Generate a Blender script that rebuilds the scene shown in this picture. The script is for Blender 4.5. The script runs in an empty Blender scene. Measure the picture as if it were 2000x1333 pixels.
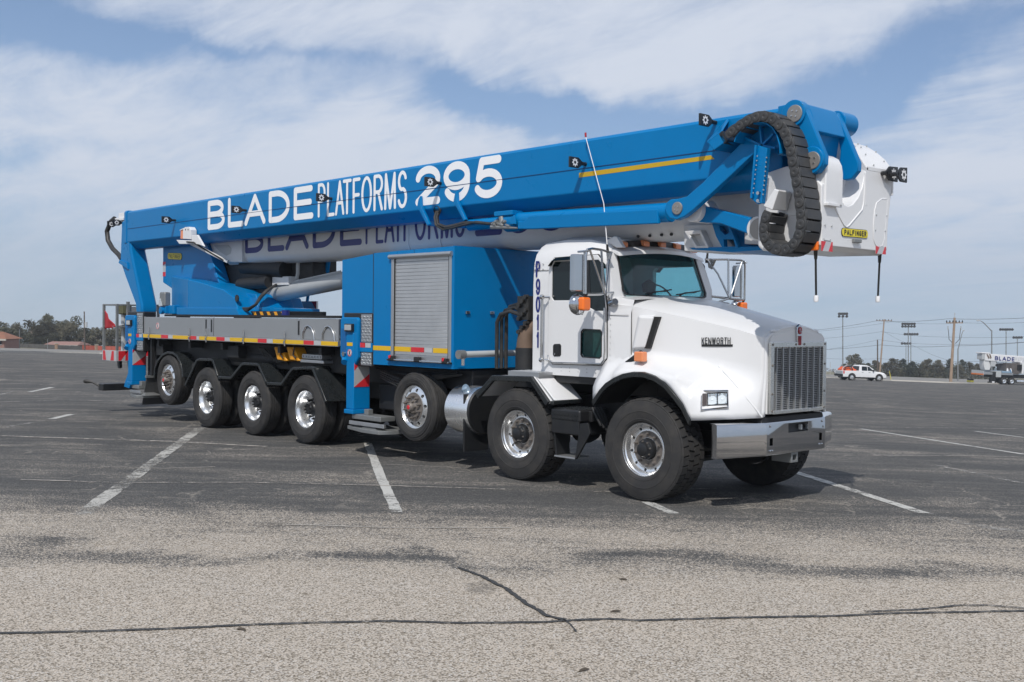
import bpy, bmesh, math, random
from mathutils import Vector, Matrix
rnd = random.Random(7)
S = bpy.context.scene
# ------------------------------------------------------------------ camera
# world frame = frame of the truck standing on the lot: +X its nose, +Y its far side, z up, front axle at x = 0
RX = Vector((0.68078484, 0.73240878, 0.01045857))     # camera right
DN = Vector((0.02182003, -0.00600601, -0.99974387))   # camera down
FW = Vector((-0.73215838, 0.68083868, -0.02006998))   # camera forward
CAM = Vector((7.5192019, -10.1635707, 1.95522136))
FPX = 2097.15
cam_data = bpy.data.cameras.new("camera")
cam_data.sensor_width = 36.0
cam_data.lens = FPX / 2000 * 36
cam_data.clip_start = 0.1
cam_data.clip_end = 6000
cam = bpy.data.objects.new("camera", cam_data)
S.collection.objects.link(cam)
M3 = Matrix((RX, -DN, -FW)).transposed()
cam.matrix_world = Matrix.Translation(CAM) @ M3.to_4x4()
S.camera = cam
# ------------------------------------------------------------------ sun, exposure
SUN_EL, SUN_AZ = math.radians(50), math.radians(-54)
sdir = Vector((math.cos(SUN_EL) * math.cos(SUN_AZ), math.cos(SUN_EL) * math.sin(SUN_AZ), math.sin(SUN_EL)))
sl = bpy.data.lights.new("sun", 'SUN')
sl.energy = 3.5
sl.angle = math.radians(0.55)
sl.color = (1.0, 0.955, 0.89)
sun = bpy.data.objects.new("sun", sl)
S.collection.objects.link(sun)
sun.rotation_euler = sdir.to_track_quat('Z', 'Y').to_euler()
sun.location = (0, 0, 60)
S.view_settings.view_transform = 'Standard'
S.view_settings.look = 'None'
S.view_settings.exposure = 0.0
S.view_settings.gamma = 1.0
S.view_settings.use_curve_mapping = False
S.render.engine = 'CYCLES'
S.cycles.max_bounces = 8
S.cycles.transparent_max_bounces = 12
# ------------------------------------------------------------------ sky with high thin cloud
W = bpy.data.worlds.new("World")
S.world = W
W.use_nodes = True
nt = W.node_tree
N, L = nt.nodes, nt.links
for n in list(N): N.remove(n)
def nd(t, **k):
    n = N.new(t)
    for a, b in k.items(): setattr(n, a, b)
    return n
def lk(a, b): L.new(a, b)
def mathn(op, a, b=None, c=None, clamp=False):
    n = nd('ShaderNodeMath', operation=op, use_clamp=clamp)
    for i, v in enumerate((a, b, c)):
        if v is None: continue
        if isinstance(v, (int, float)): n.inputs[i].default_value = v
        else: lk(v, n.inputs[i])
    return n.outputs[0]
tc = nd('ShaderNodeTexCoord')
# the lot and the land fall away to the far side; the sky's horizon follows the land
tilt = nd('ShaderNodeMapping')
tilt.inputs['Rotation'].default_value = (math.radians(2.6), 0, 0)
lk(tc.outputs['Generated'], tilt.inputs['Vector'])
sx = nd('ShaderNodeSeparateXYZ'); lk(tilt.outputs[0], sx.inputs[0])
zc = mathn('MAXIMUM', sx.outputs[2], 0.012)
cx = nd('ShaderNodeCombineXYZ'); lk(sx.outputs[0], cx.inputs[0]); lk(sx.outputs[1], cx.inputs[1]); lk(zc, cx.inputs[2])
sky = nd('ShaderNodeTexSky', sky_type='NISHITA', sun_disc=False)
sky.sun_elevation = SUN_EL
sky.sun_rotation = math.pi / 2 - SUN_AZ
sky.air_density = 1.0; sky.dust_density = 0.25; sky.ozone_density = 3.5; sky.altitude = 800
lk(cx.outputs[0], sky.inputs[0])
# flat cloud sheet: direction divided by height
den = mathn('ADD', zc, 0.16)
px_ = mathn('DIVIDE', sx.outputs[0], den); py_ = mathn('DIVIDE', sx.outputs[1], den)
pv = nd('ShaderNodeCombineXYZ'); lk(px_, pv.inputs[0]); lk(py_, pv.inputs[1])
def cloud_noise(rot, scale, loc, nscale, detail, rough, dist):
    m = nd('ShaderNodeMapping')
    m.inputs['Rotation'].default_value = (0, 0, math.radians(rot))
    m.inputs['Scale'].default_value = scale
    m.inputs['Location'].default_value = loc
    lk(pv.outputs[0], m.inputs['Vector'])
    t = nd('ShaderNodeTexNoise')
    t.inputs['Scale'].default_value = nscale; t.inputs['Detail'].default_value = detail
    t.inputs['Roughness'].default_value = rough; t.inputs['Distortion'].default_value = dist
    lk(m.outputs[0], t.inputs['Vector'])
    return t.outputs['Fac']
n1 = cloud_noise(-38, (0.75, 1.45, 1), (1.3, 0.4, 0), 0.9, 9, 0.58, 0.6)
n2 = cloud_noise(-46, (0.75, 2.0, 1), (4.0, 2.0, 0), 2.0, 10, 0.64, 1.0)
n3 = cloud_noise(-30, (0.9, 1.7, 1), (7.0, 1.0, 0), 5.5, 10, 0.68, 1.4)
mix = mathn('ADD', mathn('ADD', mathn('MULTIPLY', n1, 0.52), mathn('MULTIPLY', n2, 0.44)), mathn('MULTIPLY', n3, 0.17))
# broad thick and thin places of the cloud sheet, in azimuth and elevation, edges broken up by noise
warp = nd('ShaderNodeTexNoise'); warp.inputs['Scale'].default_value = 5.5; warp.inputs['Detail'].default_value = 6; warp.inputs['Roughness'].default_value = .6
lk(tc.outputs['Generated'], warp.inputs['Vector'])
ws_ = nd('ShaderNodeSeparateColor'); lk(warp.outputs['Color'], ws_.inputs[0])
s0 = nd('ShaderNodeSeparateXYZ'); lk(tc.outputs['Generated'], s0.inputs[0])
azn = mathn('ADD', mathn('ARCTAN2', s0.outputs[1], s0.outputs[0]), mathn('MULTIPLY', mathn('SUBTRACT', ws_.outputs[0], .5), .16))
eln = mathn('ADD', mathn('ARCSINE', s0.outputs[2]), mathn('MULTIPLY', mathn('SUBTRACT', ws_.outputs[1], .5), .10))
def place(px, py, rx, ry, deg, amount):
    d = (RX * (px - 1000) + DN * (py - 666.5) + FW * FPX).normalized()
    a0, e0 = math.atan2(d.y, d.x), math.asin(d.z); c, s = math.cos(math.radians(deg)), math.sin(math.radians(deg))
    da, de = mathn('SUBTRACT', a0, azn), mathn('SUBTRACT', eln, e0)          # da grows to the right
    u = mathn('DIVIDE', mathn('ADD', mathn('MULTIPLY', da, c), mathn('MULTIPLY', de, s)), rx / FPX)
    v = mathn('DIVIDE', mathn('SUBTRACT', mathn('MULTIPLY', de, c), mathn('MULTIPLY', da, s)), ry / FPX)
    q = mathn('ADD', mathn('MULTIPLY', u, u), mathn('MULTIPLY', v, v))
    return mathn('MULTIPLY', mathn('EXPONENT', mathn('MULTIPLY', q, -1.0)), amount)
for p in ((560, 320, 430, 100, 4, .10), (200, 220, 230, 70, -8, .08), (1150, 50, 480, 75, 4, .09), (1320, 120, 300, 40, 14, .05), (1960, 330, 330, 90, 14, .16), (700, 420, 420, 50, 2, .07),
          (1040, 220, 230, 42, -6, -.38), (1440, 220, 330, 46, 8, -.36), (1740, 140, 210, 48, 24, -.28), (1980, 30, 120, 40, 20, -.12), (110, 55, 280, 40, -3, -.34), (250, 270, 130, 18, 6, -.13), (20, 310, 70, 26, 0, -.16), (520, 108, 260, 14, -6, -.12), (900, 180, 140, 30, -24, -.12), (430, 470, 300, 14, 2, -.05)):
    mix = mathn('ADD', mix, place(*p))
rmp = nd('ShaderNodeMapRange', interpolation_type='SMOOTHSTEP')
rmp.inputs['From Min'].default_value = 0.34; rmp.inputs['From Max'].default_value = 0.72
rmp.inputs['To Min'].default_value = 0.15; rmp.inputs['To Max'].default_value = 0.97
lk(mix, rmp.inputs['Value'])
# haze veil low down
veil = nd('ShaderNodeMapRange', interpolation_type='SMOOTHSTEP')
veil.inputs['From Min'].default_value = 0.30; veil.inputs['From Max'].default_value = 0.0
veil.inputs['To Min'].default_value = 0.0; veil.inputs['To Max'].default_value = 0.72
lk(zc, veil.inputs['Value'])
vm = nd('ShaderNodeMix', data_type='RGBA')
deep = nd('ShaderNodeMix', data_type='RGBA', blend_type='MULTIPLY'); deep.inputs[0].default_value = 1.0
lk(sky.outputs[0], deep.inputs[6]); deep.inputs[7].default_value = (.76, .96, 1.08, 1)
lk(veil.outputs[0], vm.inputs[0]); lk(deep.outputs[2], vm.inputs[6]); vm.inputs[7].default_value = (3.7, 4.75, 6.4, 1)
cm = nd('ShaderNodeMix', data_type='RGBA')
low = nd('ShaderNodeMapRange', interpolation_type='SMOOTHSTEP')      # the sheet thins into haze near the horizon
low.inputs['From Min'].default_value = 0.0; low.inputs['From Max'].default_value = 0.16; low.inputs['To Min'].default_value = 0.45; low.inputs['To Max'].default_value = 1.0
lk(zc, low.inputs['Value'])
lk(mathn('MULTIPLY', rmp.outputs[0], low.outputs[0]), cm.inputs[0]); lk(vm.outputs[2], cm.inputs[6]); cm.inputs[7].default_value = (6.9, 7.45, 8.5, 1)
bg = nd('ShaderNodeBackground'); bg.inputs['Strength'].default_value = 0.10
out = nd('ShaderNodeOutputWorld')
lk(cm.outputs[2], bg.inputs[0]); lk(bg.outputs[0], out.inputs[0])

# ------------------------------------------------------------------ picture point -> place, on a plane of known depth
def ray(px, py): return RX * (px - 1000) + DN * (py - 666.5) + FW * FPX
def PY(px, py, Y): d = ray(px, py); return CAM + d * ((Y - CAM.y) / d.y)
def PX(px, py, X): d = ray(px, py); return CAM + d * ((X - CAM.x) / d.x)
def PZ(px, py, Z): d = ray(px, py); return CAM + d * ((Z - CAM.z) / d.z)
def PD(px, py, D): return CAM + ray(px, py) * (D / FPX)
def gz(x, y):                                     # height of the lot and the land beyond
    z = -0.012 * (y + 1.24)
    if y > 1.2:
        t = min(y, 9.0) - 1.2
        z -= 0.031 * t * t / (2 * 7.8)
        if y > 9: z -= 0.031 * (y - 9)
    u = -x - 30
    z -= 0.011 * (u * 0.5 + math.sqrt(u * u * 0.25 + 100))
    z += 0.011 * (-15 + math.sqrt(225 + 100))     # zero at the truck
    return z
def PG(px, py, lift=0.0):
    d = ray(px, py); d = d / FPX
    a, b = 2.0, 2.0
    while b < 1500:
        p = CAM + d * b
        if p.z < gz(p.x, p.y): break
        a = b; b *= 1.05
    for _ in range(40):
        m = (a + b) / 2; p = CAM + d * m
        if p.z < gz(p.x, p.y): b = m
        else: a = m
    p = CAM + d * b
    return Vector((p.x, p.y, gz(p.x, p.y) + lift))

# ------------------------------------------------------------------ objects
def tag(o, label=None, cat=None, group=None, kind=None):
    if label: o['label'] = label
    if cat: o['category'] = cat
    if group: o['group'] = group
    if kind: o['kind'] = kind
    return o
def empty(name, loc, rz=0.0):
    o = bpy.data.objects.new(name, None)
    S.collection.objects.link(o)
    o.location = loc; o.rotation_euler = (0, 0, rz)
    o.empty_display_size = 0.3
    return o
def attach(o, parent, world=True):
    o.parent = parent
    if world and parent.type == 'EMPTY':
        o.matrix_parent_inverse = Matrix.LocRotScale(parent.location, parent.rotation_euler, parent.scale).inverted()
class MB:
    def __init__(s): s.v = []; s.f = []
    def add(s, vs, fs):
        k = len(s.v); s.v += [tuple(p) for p in vs]; s.f += [tuple(i + k for i in q) for q in fs]; return s
    def box(s, x0, x1, y0, y1, z0, z1):
        vs = [(x, y, z) for x in (x0, x1) for y in (y0, y1) for z in (z0, z1)]
        return s.add(vs, [(0, 1, 3, 2), (4, 6, 7, 5), (0, 4, 5, 1), (2, 3, 7, 6), (0, 2, 6, 4), (1, 5, 7, 3)])
    def hexa(s, a, b):                            # two loops of equal length joined
        n = len(a)
        return s.add(list(a) + list(b), [tuple(range(n - 1, -1, -1)), tuple(range(n, 2 * n))] + [(i, (i + 1) % n, n + (i + 1) % n, n + i) for i in range(n)])
    def prism(s, pts, ax, a, b):                  # pts: pairs in the plane across axis ax
        def P(p, t):
            return {'Y': (p[0], t, p[1]), 'X': (t, p[0], p[1]), 'Z': (p[0], p[1], t)}[ax]
        return s.hexa([P(p, a) for p in pts], [P(p, b) for p in pts])
    def loft(s, loops, caps=True, closed=True):
        n = len(loops[0]); vs = [p for l in loops for p in l]; fs = []
        m = n if closed else n - 1
        for j in range(len(loops) - 1):
            for i in range(m):
                fs.append((j * n + i, j * n + (i + 1) % n, (j + 1) * n + (i + 1) % n, (j + 1) * n + i))
        if caps: fs += [tuple(range(n - 1, -1, -1)), tuple(range((len(loops) - 1) * n, len(loops) * n))]
        return s.add(vs, fs)
    def tube(s, pts, r, n=8, caps=True):
        pts = [Vector(p) for p in pts]; loops = []; prev = None
        for i, p in enumerate(pts):
            t = (pts[min(i + 1, len(pts) - 1)] - pts[max(i - 1, 0)]).normalized()
            if prev is None:
                u = t.orthogonal().normalized()
            else:
                u = (prev - t * prev.dot(t)).normalized()
            prev = u; w = t.cross(u)
            rr = r[i] if isinstance(r, (list, tuple)) else r
            loops.append([p + (u * math.cos(2 * math.pi * k / n) + w * math.sin(2 * math.pi * k / n)) * rr for k in range(n)])
        return s.loft(loops, caps)
    def lathe(s, prof, c=(0, 0, 0), ax='Y', n=48, closed=False):   # prof: (radius, along)
        loops = []
        for r, a in prof:
            l = []
            for k in range(n):
                q = 2 * math.pi * k / n; u, w = r * math.cos(q), r * math.sin(q)
                p = {'Y': (u, a, w), 'X': (a, u, w), 'Z': (u, w, a)}[ax]
                l.append((p[0] + c[0], p[1] + c[1], p[2] + c[2]))
            loops.append(l)
        if closed: loops.append(loops[0])
        return s.loft(loops, False)
    def cyl(s, p, q, r, n=16): return s.tube([p, q], r, n)
    def bar(s, p, q, wy, wz):                     # rectangular bar between two points
        p, q = Vector(p), Vector(q); t = (q - p).normalized()
        up = Vector((0, 0, 1)) if abs(t.z) < .95 else Vector((1, 0, 0))
        a = t.cross(up).normalized(); b = a.cross(t)
        f = lambda c: [c + a * sx * wy / 2 + b * sz * wz / 2 for sx, sz in ((-1, -1), (1, -1), (1, 1), (-1, 1))]
        return s.hexa(f(p), f(q))
    def xf(s, m): s.v = [tuple(m @ Vector(p)) for p in s.v]; return s
    def join(s, o): return s.add(o.v, o.f)
    def mesh(s, name, mat, smooth=35):
        me = bpy.data.meshes.new(name); me.from_pydata(s.v, [], s.f)
        bm = bmesh.new(); bm.from_mesh(me); bmesh.ops.recalc_face_normals(bm, faces=bm.faces); bm.to_mesh(me); bm.free()
        if mat: me.materials.append(mat)
        if smooth:
            for p in me.polygons: p.use_smooth = True
            me.set_sharp_from_angle(angle=math.radians(smooth))
        return me
    def build(s, name, mat, parent=None, bevel=0, smooth=35, seg=2):
        me = s.mesh(name, mat, smooth)
        o = bpy.data.objects.new(name, me); S.collection.objects.link(o)
        if parent: attach(o, parent)
        if bevel:
            b = o.modifiers.new('bevel', 'BEVEL'); b.width = bevel; b.segments = seg; b.limit_method = 'ANGLE'; b.angle_limit = math.radians(40); b.harden_normals = True
        return o
def cut(mb, cutters, name, mat, parent=None, smooth=35, bevel=0):
    """solid minus cutters, as one finished mesh"""
    o = mb.build('solid', mat, None, 0, 0)
    tmp = []
    for c in cutters:
        k = c.build('cutter', mat, None, 0, 0); tmp.append(k)
        m = o.modifiers.new('b', 'BOOLEAN'); m.operation = 'DIFFERENCE'; m.object = k; m.solver = 'EXACT'
    dg = bpy.context.evaluated_depsgraph_get(); dg.update()
    me = bpy.data.meshes.new_from_object(o.evaluated_get(dg))
    for k in tmp + [o]: bpy.data.objects.remove(k)
    me.name = name
    if smooth:
        for p in me.polygons: p.use_smooth = True
        me.set_sharp_from_angle(angle=math.radians(smooth))
    r = bpy.data.objects.new(name, me); S.collection.objects.link(r)
    if parent: attach(r, parent)
    if bevel:
        b = r.modifiers.new('bevel', 'BEVEL'); b.width = bevel; b.segments = 2; b.limit_method = 'ANGLE'; b.angle_limit = math.radians(40); b.harden_normals = True
    return r
def clone(o, parent=None, **kw):
    c = o.copy(); S.collection.objects.link(c)
    if parent is not None:
        c.parent = parent
    for a, b in kw.items(): setattr(c, a, b)
    return c
def clone_tree(o, parent=None):
    c = clone(o, parent)
    for ch in list(o.children): clone_tree(ch, c)
    return c

# ------------------------------------------------------------------ materials
def mat(name, col, rough=0.5, metal=0.0, var=0.06, vscale=3.0, bump=0.0, bscale=40.0, coat=0.0, dust=0.0, spec=0.5, rvar=0.1, alpha=None):
    m = bpy.data.materials.new(name); m.use_nodes = True
    t = m.node_tree; b = t.nodes['Principled BSDF']
    b.inputs['Roughness'].default_value = rough; b.inputs['Metallic'].default_value = metal
    b.inputs['Coat Weight'].default_value = coat; b.inputs['Coat Roughness'].default_value = 0.06
    b.inputs['Specular IOR Level'].default_value = spec
    g = t.nodes.new('ShaderNodeNewGeometry')
    n = t.nodes.new('ShaderNodeTexNoise'); n.inputs['Scale'].default_value = vscale; n.inputs['Detail'].default_value = 6; n.inputs['Roughness'].default_value = .62
    t.links.new(g.outputs['Position'], n.inputs['Vector'])
    mx = t.nodes.new('ShaderNodeMix'); mx.data_type = 'RGBA'
    c = Vector(col[:3])
    mx.inputs[6].default_value = (*[max(0, x * (1 - var * 2)) for x in c], 1)
    mx.inputs[7].default_value = (*[min(1, x * (1 + var * 2)) for x in c], 1)
    t.links.new(n.outputs['Fac'], mx.inputs[0])
    last = mx.outputs[2]
    if dust:
        d2 = t.nodes.new('ShaderNodeTexNoise'); d2.inputs['Scale'].default_value = 7; d2.inputs['Detail'].default_value = 8; d2.inputs['Roughness'].default_value = .7
        t.links.new(g.outputs['Position'], d2.inputs['Vector'])
        r = t.nodes.new('ShaderNodeMapRange'); r.inputs['From Min'].default_value = .42; r.inputs['From Max'].default_value = .72; r.inputs['To Max'].default_value = dust
        t.links.new(d2.outputs['Fac'], r.inputs['Value'])
        m2 = t.nodes.new('ShaderNodeMix'); m2.data_type = 'RGBA'; m2.inputs[7].default_value = (.22, .19, .155, 1)
        t.links.new(r.outputs[0], m2.inputs[0]); t.links.new(last, m2.inputs[6]); last = m2.outputs[2]
    t.links.new(last, b.inputs['Base Color'])
    if rvar:
        r = t.nodes.new('ShaderNodeMapRange'); r.inputs['To Min'].default_value = max(.02, rough - rvar); r.inputs['To Max'].default_value = min(1, rough + rvar)
        t.links.new(n.outputs['Fac'], r.inputs['Value']); t.links.new(r.outputs[0], b.inputs['Roughness'])
    if bump:
        bn = t.nodes.new('ShaderNodeTexNoise'); bn.inputs['Scale'].default_value = bscale; bn.inputs['Detail'].default_value = 4
        t.links.new(g.outputs['Position'], bn.inputs['Vector'])
        bp = t.nodes.new('ShaderNodeBump'); bp.inputs['Strength'].default_value = bump; bp.inputs['Distance'].default_value = .01
        t.links.new(bn.outputs['Fac'], bp.inputs['Height']); t.links.new(bp.outputs[0], b.inputs['Normal'])
    return m
BLUE = mat('blue_paint', (0, .165, .42), .30, var=.04, coat=.06, spec=.16, rvar=.08)
WHITE = mat('white_paint', (.70, .705, .715), .3, var=.015, coat=.2, spec=.4, rvar=.05)
OFFW = mat('boom_white_paint', (.62, .625, .63), .38, var=.03, coat=.15, dust=.05)
NAVY = mat('navy_vinyl', (.012, .02, .16), .4, var=.02)
LETW = mat('white_vinyl', (.82, .83, .85), .4, var=.01)
BLACK = mat('black_paint', (.011, .012, .014), .42, var=.1, dust=.04)
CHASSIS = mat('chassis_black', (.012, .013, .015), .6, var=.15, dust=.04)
PLASTIC = mat('black_plastic', (.014, .017, .019), .28, var=.1, dust=.04, bump=.04)
RUBBER = mat('tyre_rubber', (.033, .033, .034), .75, var=.12, vscale=9, dust=.12, bump=.12, bscale=90, spec=.3)
HOSE = mat('hose_rubber', (.02, .021, .022), .5, var=.1, dust=.2)
CHAINM = mat('chain_plastic', (.035, .037, .04), .5, var=.1, dust=.1)
POLISH = mat('polished_aluminium', (.88, .89, .90), .26, .92, var=.02, rvar=.06, bump=.02, bscale=14)
CHROME = mat('chrome', (.52, .53, .55), .07, 1.0, var=.04, rvar=.03, bump=.03, bscale=2.2)
STEEL = mat('stainless_tube', (.55, .55, .55), .22, 1.0, var=.05)
PINM = mat('pin_steel', (.30, .285, .27), .5, .6, var=.06)
ALU = mat('brushed_aluminium', (.50, .51, .52), .42, .85, var=.05, bump=.05, bscale=120)
ALUSIDE = mat('anodised_sideboard', (.30, .315, .33), .45, .35, var=.03)
GALV = mat('galvanised_steel', (.27, .28, .28), .5, .6, var=.12, vscale=9, dust=.08)
GREY = mat('grey_paint', (.42, .44, .45), .4, var=.04)
YEL = mat('yellow_reflector', (.68, .42, .01), .35, var=.05)
RED = mat('red_reflector', (.58, .025, .035), .3, var=.05)
SILV = mat('silver_reflector', (.55, .56, .57), .35, .3, var=.05)
ORANGE = mat('amber_lens', (.85, .17, .012), .2, var=.05, coat=.5)
AMBERP = mat('faded_amber_lens', (.75, .25, .10), .3, var=.05, coat=.3)
CHOCK = mat('yellow_chock_plastic', (.75, .33, .01), .45, var=.06, dust=.1)
BADGEY = mat('badge_yellow', (.72, .60, .03), .4, var=.02)
BROWN = mat('rusty_pipe', (.16, .11, .08), .7, .3, var=.15)
DIRTBOLT = mat('dusty_hub', (.20, .18, .165), .6, .5, var=.15, vscale=14, dust=.3)
INTER = mat('cab_interior', (.055, .056, .06), .7, var=.1)
FLAGR = mat('red_flag_cloth', (.36, .02, .03), .8, var=.1)
WOOD = mat('weathered_pole', (.30, .22, .16), .9, var=.2, vscale=2)
CONC = mat('concrete', (.42, .40, .36), .9, var=.1, bump=.2)
def glass(name, col, tr=.9, rough=.0):
    m = bpy.data.materials.new(name); m.use_nodes = True; t = m.node_tree
    for n in list(t.nodes): t.nodes.remove(n)
    o = t.nodes.new('ShaderNodeOutputMaterial')
    a = t.nodes.new('ShaderNodeBsdfTransparent'); a.inputs[0].default_value = (*col, 1)
    g = t.nodes.new('ShaderNodeBsdfGlossy'); g.inputs['Roughness'].default_value = .02; g.inputs[0].default_value = (.9, .95, 1, 1)
    f = t.nodes.new('ShaderNodeFresnel'); f.inputs[0].default_value = 1.5
    mx = t.nodes.new('ShaderNodeMixShader')
    bk = t.nodes.new('ShaderNodeNewGeometry'); iv = t.nodes.new('ShaderNodeMath'); iv.operation = 'SUBTRACT'; iv.inputs[0].default_value = 1; t.links.new(bk.outputs['Backfacing'], iv.inputs[1])
    ml = t.nodes.new('ShaderNodeMath'); ml.operation = 'MULTIPLY'; t.links.new(f.outputs[0], ml.inputs[0]); t.links.new(iv.outputs[0], ml.inputs[1])
    t.links.new(ml.outputs[0], mx.inputs[0]); t.links.new(a.outputs[0], mx.inputs[1]); t.links.new(g.outputs[0], mx.inputs[2]); t.links.new(mx.outputs[0], o.inputs[0])
    return m
GLASS = glass('windscreen_glass', (.64, .87, .89))
REARG = glass('rear_window_glass', (.68, .86, .88))
DARKG = mat('opaque_dark_glass', (.006, .012, .014), .06, var=.02, rvar=.0, spec=.5)  # opaque near-black: the unlit interior is put into the pane colour
TEALG = mat('teal_view_glass', (.012, .05, .05), .06, var=.2, vscale=12, rvar=.0)
LENSG = mat('headlight_lens', (.62, .64, .65), .12, .6, var=.1, vscale=30, coat=.6)
MIRRORM = mat('mirror_glass', (.7, .72, .75), .04, 1.0, var=.01, rvar=0)
# ================================================================== GROUND
def sheet(name, matl, edges, lift, r0=None, kind='structure'):
    """polar sheet round the camera foot; edges: list of (azimuth, inner, outer)"""
    vs, fs, rows = [], [], []
    NR = 46
    for a, i, o in edges:
        row = []
        for k in range(NR + 1):
            r = i * (o / i) ** (k / NR) if i > 0 else o * (k / NR)
            x, y = CAM.x + r * math.cos(a), CAM.y + r * math.sin(a)
            row.append(len(vs)); vs.append((x, y, gz(x, y) + lift))
        rows.append(row)
    for a, b in zip(rows, rows[1:]):
        for k in range(NR): fs.append((a[k], b[k], b[k + 1], a[k + 1]))
    m = MB(); m.v, m.f = vs, fs
    me = bpy.data.meshes.new(name); me.from_pydata(vs, [], fs); me.materials.append(matl)
    for p in me.polygons: p.use_smooth = True
    o = bpy.data.objects.new(name, me); S.collection.objects.link(o)
    # faces up
    if me.polygons[len(fs) // 2].normal.z < 0: me.flip_normals()
    tag(o, kind=kind)
    return o
def az(p): return math.atan2(p.y - CAM.y, p.x - CAM.x)
def rad(p): return math.hypot(p.x - CAM.x, p.y - CAM.y)
def edge_fn(pts):
    q = sorted((az(PG(*p)), rad(PG(*p))) for p in pts)
    def f(a):
        if a <= q[0][0]: return q[0][1]
        if a >= q[-1][0]: return q[-1][1]
        for (a0, r0), (a1, r1) in zip(q, q[1:]):
            if a <= a1: return r0 + (r1 - r0) * (a - a0) / (a1 - a0)
    return f
lot_edge = edge_fn([(0, 687.5), (100, 689), (195, 691.5), (600, 706), (1200, 724), (1610, 738), (1730, 744), (1860, 749), (2000, 752)])
road_edge = edge_fn([(0, 679.5), (100, 682), (195, 684.5), (600, 697), (1200, 714), (1610, 731), (1730, 735), (1860, 740), (2000, 743)])
A0 = math.atan2(FW.y, FW.x)
angs = [A0 + math.radians(d) for d in ([-180 + 10 * k for k in range(13)] + [-56 + k * 2 for k in range(12)] + [-32 + .5 * k for k in range(129)] + [34 + 2 * k for k in range(13)] + [60 + 10 * k for k in range(13)])]
angs = sorted(set(round(a, 6) for a in angs))

def noise(t, scale, detail=6, rough=.6, vec=None, dist=0.0):
    n = t.nodes.new('ShaderNodeTexNoise'); n.inputs['Scale'].default_value = scale; n.inputs['Detail'].default_value = detail; n.inputs['Roughness'].default_value = rough; n.inputs['Distortion'].default_value = dist
    if vec is not None: t.links.new(vec, n.inputs['Vector'])
    return n.outputs['Fac']
def mr(t, v, a, b, c, d, smooth=True):
    r = t.nodes.new('ShaderNodeMapRange'); r.interpolation_type = 'SMOOTHSTEP' if smooth else 'LINEAR'
    for k, x in zip(('From Min', 'From Max', 'To Min', 'To Max'), (a, b, c, d)): r.inputs[k].default_value = x
    t.links.new(v, r.inputs['Value']); return r.outputs[0]
def mm(t, op, a, b=None, clamp=False):
    n = t.nodes.new('ShaderNodeMath'); n.operation = op; n.use_clamp = clamp
    for i, v in enumerate((a, b)):
        if v is None: continue
        if isinstance(v, (int, float)): n.inputs[i].default_value = v
        else: t.links.new(v, n.inputs[i])
    return n.outputs[0]
def rgbmix(t, f, a, b):
    n = t.nodes.new('ShaderNodeMix'); n.data_type = 'RGBA'
    for i, v in ((0, f), (6, a), (7, b)):
        if isinstance(v, tuple): n.inputs[i].default_value = (*v, 1)
        elif isinstance(v, (int, float)): n.inputs[i].default_value = v
        else: t.links.new(v, n.inputs[i])
    return n.outputs[2]
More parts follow.
